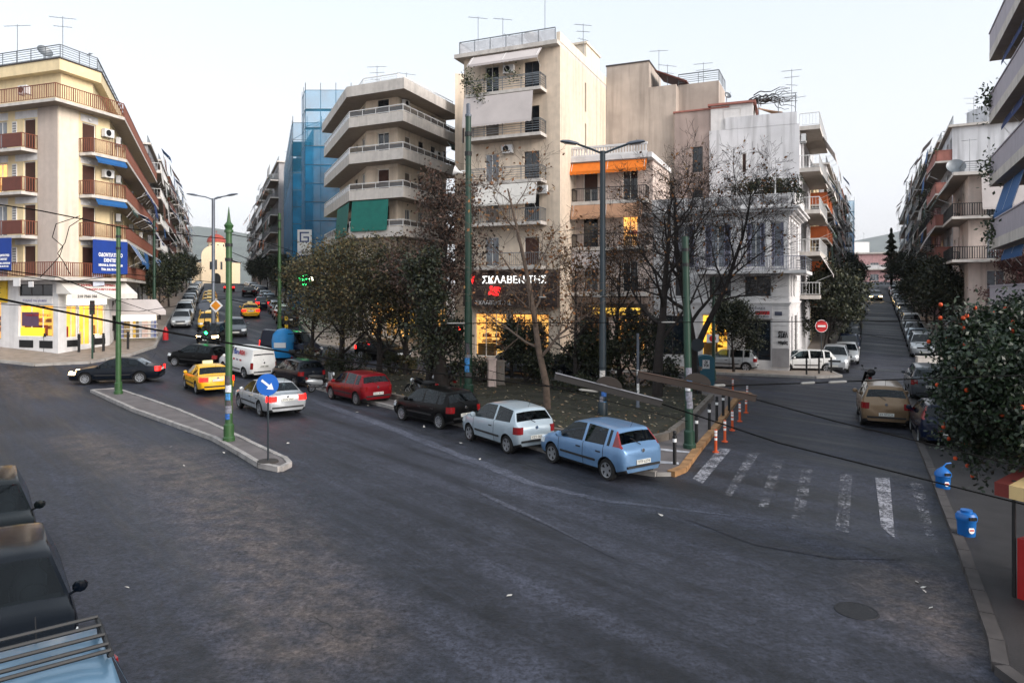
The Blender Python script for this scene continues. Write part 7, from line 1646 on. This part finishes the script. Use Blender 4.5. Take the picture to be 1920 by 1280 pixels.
# ---- pharmacy cross and hanging signs on the left street
q = rrow(73) + Vector((-1.6, 0)); e = thing('pharmacy_sign', 'lit green pharmacy cross on the left street', 'sign', (q.x, q.y, gh(q.x, q.y) + 3.4)); GRL = mat('lit_green', (60, 255, 130), .4, emit=5, var=.1)
mb = MB(); mb.box(-.55, -.08, .35, .55, .08, .75); mb.box(-.2, -.085, 0, .2, .085, 1.1); mb.build('cross', GRL, e); mb = MB(); mb.box(-.75, .1, -.2, .75, .14, 1.3); mb.build('back_plate', GRNP, e); mb = MB(); mb.tube([(0, .1, .5), (1.5, .1, .5)], .04, 6); mb.build('bracket', BLKM, e)
q = rrow(76) + Vector((-1.2, 0)); e = thing('street_sign_board', 'tall pale sign board with a blue square spiral above the pharmacy cross', 'sign', (q.x, q.y, gh(q.x, q.y) + 5.8)); mb = MB(); mb.box(-.75, -.1, 0, .75, .1, 3.4); o = mb.build('board', WHTS, e)
NB_ = mat('sign_navy', (24, 56, 110), .5)
for x0, x1, z0, z1 in ((-.5, .5, 3.0, 3.15), (-.5, -.35, 2.2, 3.0), (-.5, .5, 2.05, 2.2), (.35, .5, 2.2, 2.65), (-.1, .35, 2.5, 2.65), (-.6, .6, .9, 1.0), (-.6, .6, .35, .65)): mb = MB(); mb.box(x0, -.12, z0, x1, -.1, z1); mb.build('mark', NB_, o)
q = rrow(71) + Vector((-1.0, -.5)); e = thing('bright_lamp', 'glaring white lamp on the house front beside the pharmacy cross', 'lamp', (q.x, q.y, gh(q.x, q.y) + 4.2)); mb = MB(); mb.lathe([(.02, -.2), (.2, -.12), (.24, 0), (.2, .12), (.02, .2)], 12); mb.build('globe', mat('glaring_lamp', (255, 240, 205), .4, emit=18), e, smooth=60); mb = MB(); mb.tube([(.1, 0, 0), (1.2, .3, .1)], .03, 5); mb.build('bracket', BLKM, e)
# ---- cafe corner: umbrella, tables, glowing entrance
q = erow(6.5) + Vector((.6, -1.2)); e = thing('parasol', 'pale lilac parasol at the cafe corner', 'parasol', (q.x, q.y, gh(q.x, q.y) + .13)); mb = MB(); mb.tube([(0, 0, 0), (0, 0, 2.9)], .03, 6); mb.build('pole', GREYM, e); mb = MB(); n_ = 8
rim_ = [(1.7 * math.cos(2 * math.pi * k / n_), 1.7 * math.sin(2 * math.pi * k / n_), 2.25) for k in range(n_)]; mb.add(rim_ + [(0, 0, 2.95)], [(k, (k + 1) % n_, n_) for k in range(n_)]); mb.build('canopy', mat('lilac_canvas', (150, 140, 165), .8), e)
for k in range(5):
    p_ = erow(4.6) + Vector((.6 + 1.35 * k, -1.7 - .45 * k)); e = thing('cafe_table', '%s cafe table from the left behind the planters' % ordn[k], 'table', (p_.x, p_.y, gh(p_.x, p_.y) + .13), .4 * k, 'cafe tables'); mb = MB(); mb.box(-.35, -.35, .7, .35, .35, .74); mb.build('top', WHTM, e); mb = MB(); mb.tube([(0, 0, 0), (0, 0, .7)], .03, 6); mb.box(-.25, -.25, 0, .25, .25, .03); mb.build('pedestal', BLKM, e)
    for sx in (-1, 1):
        c = thing('cafe_chair', '%s chair of the %s cafe table' % ('left' if sx < 0 else 'right', ordn[k]), 'chair', (p_.x + sx * .62, p_.y + .1, gh(p_.x, p_.y) + .13), R(90) * sx, 'cafe chairs'); mb = MB(); mb.box(-.2, -.2, .42, .2, .2, .46); mb.build('seat', WHTM, c); mb = MB(); mb.box(-.2, .17, .5, .2, .2, .85); mb.build('backrest', WHTM, c)
        for lx in (-.18, .18):
            for ly in (-.18, .18): mb = MB(); mb.tube([(lx, ly, 0), (lx, ly, .42)], .014, 4); mb.build('leg', BLKM, c)
for k in range(3):
    p_ = G(1732 + 26 * k, 688).xy; e = thing('planter', '%s concrete planter at the cafe kerb' % ordn[k], 'planter', (p_.x, p_.y, gh(p_.x, p_.y) + .13), R(-10), 'planters at the cafe'); mb = MB(); mb.box(-.45, -.2, 0, .45, .2, .55); mb.box(-.48, -.23, .55, .48, .23, .62); mb.build('box', CONC, e)
p_ = erow(9.3) + Vector((4.4, -2.6)); e = thing('cafe', 'glowing orange cafe front with red panels at the right corner', 'shop front', (p_.x, p_.y, gh(p_.x, p_.y) + .13), R(-24)); mb = MB(); mb.box(-2.6, 0, 0, 2.4, .3, 3.0); mb.build('frame', mat('cafe_red', (120, 26, 22), .5), e)
for k in range(4): mb = MB(); mb.box(-2.4 + k * 1.2, -.03, .3, -1.35 + k * 1.2, -.005, 2.6); mb.build('glazed_panel', [mat('cafe_glow', (226, 110, 40), .4, var=.7, scale=2.5, emit=.5), MATS['cafe_red']][k % 2], e)
# ---- stall at the lower right edge
b = Vector((9.2, 10.9, .11)); e = thing('street_stall', 'street stall with a red and cream striped awning at the right edge', 'stall', b, R(-62)); mb = MB(); mb.box(-1.1, -.3, 0, 1.1, .9, 1.0); mb.build('counter', mat('stall_red', (150, 26, 26), .4, var=.1), e)
for x in (-1.15, 1.15):
    for y in (-.3, 1.5): mb = MB(); mb.tube([(x, y, 0), (x, y, 1.95 if y < 0 else 2.2)], .03, 6); mb.build('post', BLKM, e)
SA, SB = mat('stripe_cream', (214, 184, 130), .8), mat('stripe_maroon', (110, 40, 34), .8)
for k in range(12): x0 = -1.35 + k * .225; mb = MB(); mb.quad((x0, -.5, 1.9), (x0 + .225, -.5, 1.9), (x0 + .225, 1.6, 2.25), (x0, 1.6, 2.25)); mb.quad((x0, -.5, 1.68), (x0 + .225, -.5, 1.68), (x0 + .225, -.5, 1.9), (x0, -.5, 1.9)); mb.build('awning_stripe', SA if k % 2 else SB, e)
mb = MB(); mb.box(-.5, -.42, .55, .3, -.31, .85); mb.build('lit_box', LITY, e)
# ---- overhead wires
WIRE = mat('black_cable', (10, 10, 11), .9, spec=.1); INS = mat('insulator', (112, 112, 110), .6); WOOD = mat('weathered_board', (112, 76, 52), .8, var=.3, scale=5); GBRD = mat('grey_board', (120, 116, 116), .7, var=.2, scale=5)
def cable(label, pts, r, ins=(), name='overhead_cable', sag=0.):
    P3 = [P(*q) for q in pts]; fine = []
    for i in range(len(P3) - 1):
        for k in range(6): t = k / 6; fine.append(P3[i].lerp(P3[i + 1], t) - Vector((0, 0, sag * 4 * t * (1 - t))))
    fine.append(P3[-1]); o0 = fine[0]; e = thing(name, label, 'cable', o0, 0, 'overhead cables'); mb = MB(); mb.tube([q - o0 for q in fine], r, 6); mb.build('wire', WIRE, e)
    for (a, b_, rr) in ins: A = P(*a) - o0; B_ = P(*b_) - o0; mb = MB(); mb.tube([A, A.lerp(B_, .12), A.lerp(B_, .88), B_], [rr * .4, rr, rr, rr * .4], 8); mb.build('insulator', INS, e)
    return e
cable('thick cable sagging from the left edge to the grey hanging board', [(-60, 548, 4.6), (225, 606, 5.2), (445, 646, 5.8), (645, 676, 6.5), (870, 706, 7.3), (1090, 731, 8)], .0085, [((1085, 730, 7.95), (1122, 734, 8.0), .015)])
cable('cable from the grey hanging board down to the right edge', [(1238, 756, 8), (1460, 830, 7.6), (1700, 890, 7.2), (1960, 955, 6.8)], .008)
cable('cable from the brown hanging board to the right edge', [(1412, 747, 8), (1560, 788, 8), (1760, 836, 8), (1960, 886, 8)], .008)
cable('cable with pale insulators running level to the right', [(1330, 724, 9), (1540, 717, 9), (1740, 709, 9), (1960, 702, 9)], .009, [((1338, 723, 9), (1360, 722, 9), .018), ((1500, 719, 9), (1528, 717, 9), .018), ((1552, 717, 9), (1588, 715, 9), .018)])
cable('long level cable across the middle of the picture', [(540, 626, 20), (880, 606, 18), (1300, 604, 17), (1960, 600, 16)], .011, [((838, 606, 18), (872, 606, 18), .018), ((1240, 604, 17), (1266, 604, 17), .018), ((1010, 557, 18), (1024, 557, 18), .02)])
cable('cable rising from the dark pole to the lamp post', [(1284, 558, 22), (1128, 556, 26), (880, 555, 34)], .012, [((1110, 556, 26), (1142, 556, 26), .02)])
cable('upper cable from the left edge to the finial pole', [(-40, 378, 14), (75, 395, 15), (160, 412, 16), (232, 428, 17), (425, 448, 24.6)], .014)
cable('second upper cable from the left edge to the grey lamp', [(-40, 500, 16), (110, 520, 18), (218, 562, 30), (300, 590, 44)], .014)
cable('thin cable across the pastry shop', [(-40, 568, 22), (185, 580, 24), (260, 584, 25), (424, 560, 25)], .012); cable('cable loop hanging before the corner pilaster', [(150, 405, 30), (105, 420, 30), (98, 445, 30), (118, 462, 30), (112, 480, 30), (90, 505, 30), (75, 520, 30)], .016); cable('second cable loop before the corner pilaster', [(156, 408, 30), (130, 425, 30), (122, 455, 30), (108, 475, 30), (120, 492, 30), (132, 515, 30)], .016)
cable('cable from the left edge along the first-floor rail', [(-40, 505, 35), (120, 530, 36), (240, 514, 38), (520, 540, 58)], .022)
cable('cable bundle between the finial pole and the church street', [(425, 438, 24.8), (480, 448, 40), (560, 475, 55)], .018); cable('cable from the finial pole toward the park trees', [(428, 470, 24.8), (640, 560, 30), (860, 640, 33), (1130, 690, 27), (1290, 704, 23)], .011); cable('second cable from the finial pole toward the right', [(430, 560, 24.8), (700, 640, 24), (900, 690, 23), (1290, 790, 22.5)], .010)
cable('lower cable crossing the right street', [(1500, 610, 40), (1640, 630, 38), (1780, 652, 34), (1920, 670, 30)], .013); cable('upper cable crossing the right street', [(1500, 596, 40), (1660, 604, 38), (1920, 596, 32)], .013); cable('pale cable before the cafe corner', [(1560, 540, 40), (1700, 575, 36), (1830, 612, 32), (1960, 625, 30)], .013); cable('cable slanting from the lamp post to the neoclassical balcony', [(1128, 556, 27), (1230, 505, 34), (1296, 470, 40)], .012)
def board(label, a, b, m_, m2):
    A, B_ = P(*a), P(*b); c = (A + B_) / 2; d = B_ - A; e = thing('hanging_board', label, 'wire fitting', c, 0, None); L = d.length; M = d.to_track_quat('X', 'Z').to_matrix().to_4x4()
    mb = MB(); mb.box(-L / 2, -.03, -.035, L / 2, .03, .035, M); mb.mi = 1; mb.box(-L / 2, -.04, .036, L / 2, .04, .042, M); mb.build('board', [m_, m2], e)
    mb = MB(); n_ = 10; arc = [(.15 * math.cos(math.pi * k / n_), .10 * math.sin(math.pi * k / n_)) for k in range(n_ + 1)]; mb.add([M @ Vector((x, -.02, z + .05)) for x, z in arc] + [M @ Vector((x, .02, z + .05)) for x, z in arc], [tuple(range(n_, -1, -1)), tuple(range(n_ + 1, 2 * n_ + 2))] + [(k, k + 1, n_ + 2 + k, n_ + 1 + k) for k in range(n_)]); mb.tube([M @ Vector((0, 0, .19)), M @ Vector((0, 0, .23))], .025, 8); mb.build('bracket', mat('rusty_bracket', (30, 22, 18), .8, var=.25), e); return e
board('grey hanging board of the trolley wires before the park', (1040, 705, 8), (1240, 756, 8), mat('grey_board_face', (30, 28, 28), .8, var=.25, scale=5), mat('zinc_top', (112, 112, 118), .6)); board('brown wooden hanging board of the trolley wires', (1196, 702, 8), (1416, 747, 8), mat('brown_board_face', (34, 23, 18), .8, var=.3, scale=5), mat('board_top', (62, 43, 32), .8, var=.3, scale=5))
# ================================================================ air
mb = MB(); mb.box(-6000, -80, -3, 6000, 6600, 420); hz = mb.build('haze', []); hz['kind'] = 'stuff'; hz['label'] = 'thin evening haze filling the streets'; hz['category'] = 'haze'
hm = bpy.data.materials.new('evening_haze'); hm.use_nodes = True; n = hm.node_tree; n.nodes.clear(); vo = n.nodes.new('ShaderNodeVolumePrincipled'); om = n.nodes.new('ShaderNodeOutputMaterial')
vo.inputs['Color'].default_value = (.86, .90, .98, 1); vo.inputs['Density'].default_value = .0001; vo.inputs['Anisotropy'].default_value = .2; n.links.new(vo.outputs[0], om.inputs['Volume']); hz.data.materials.append(hm)
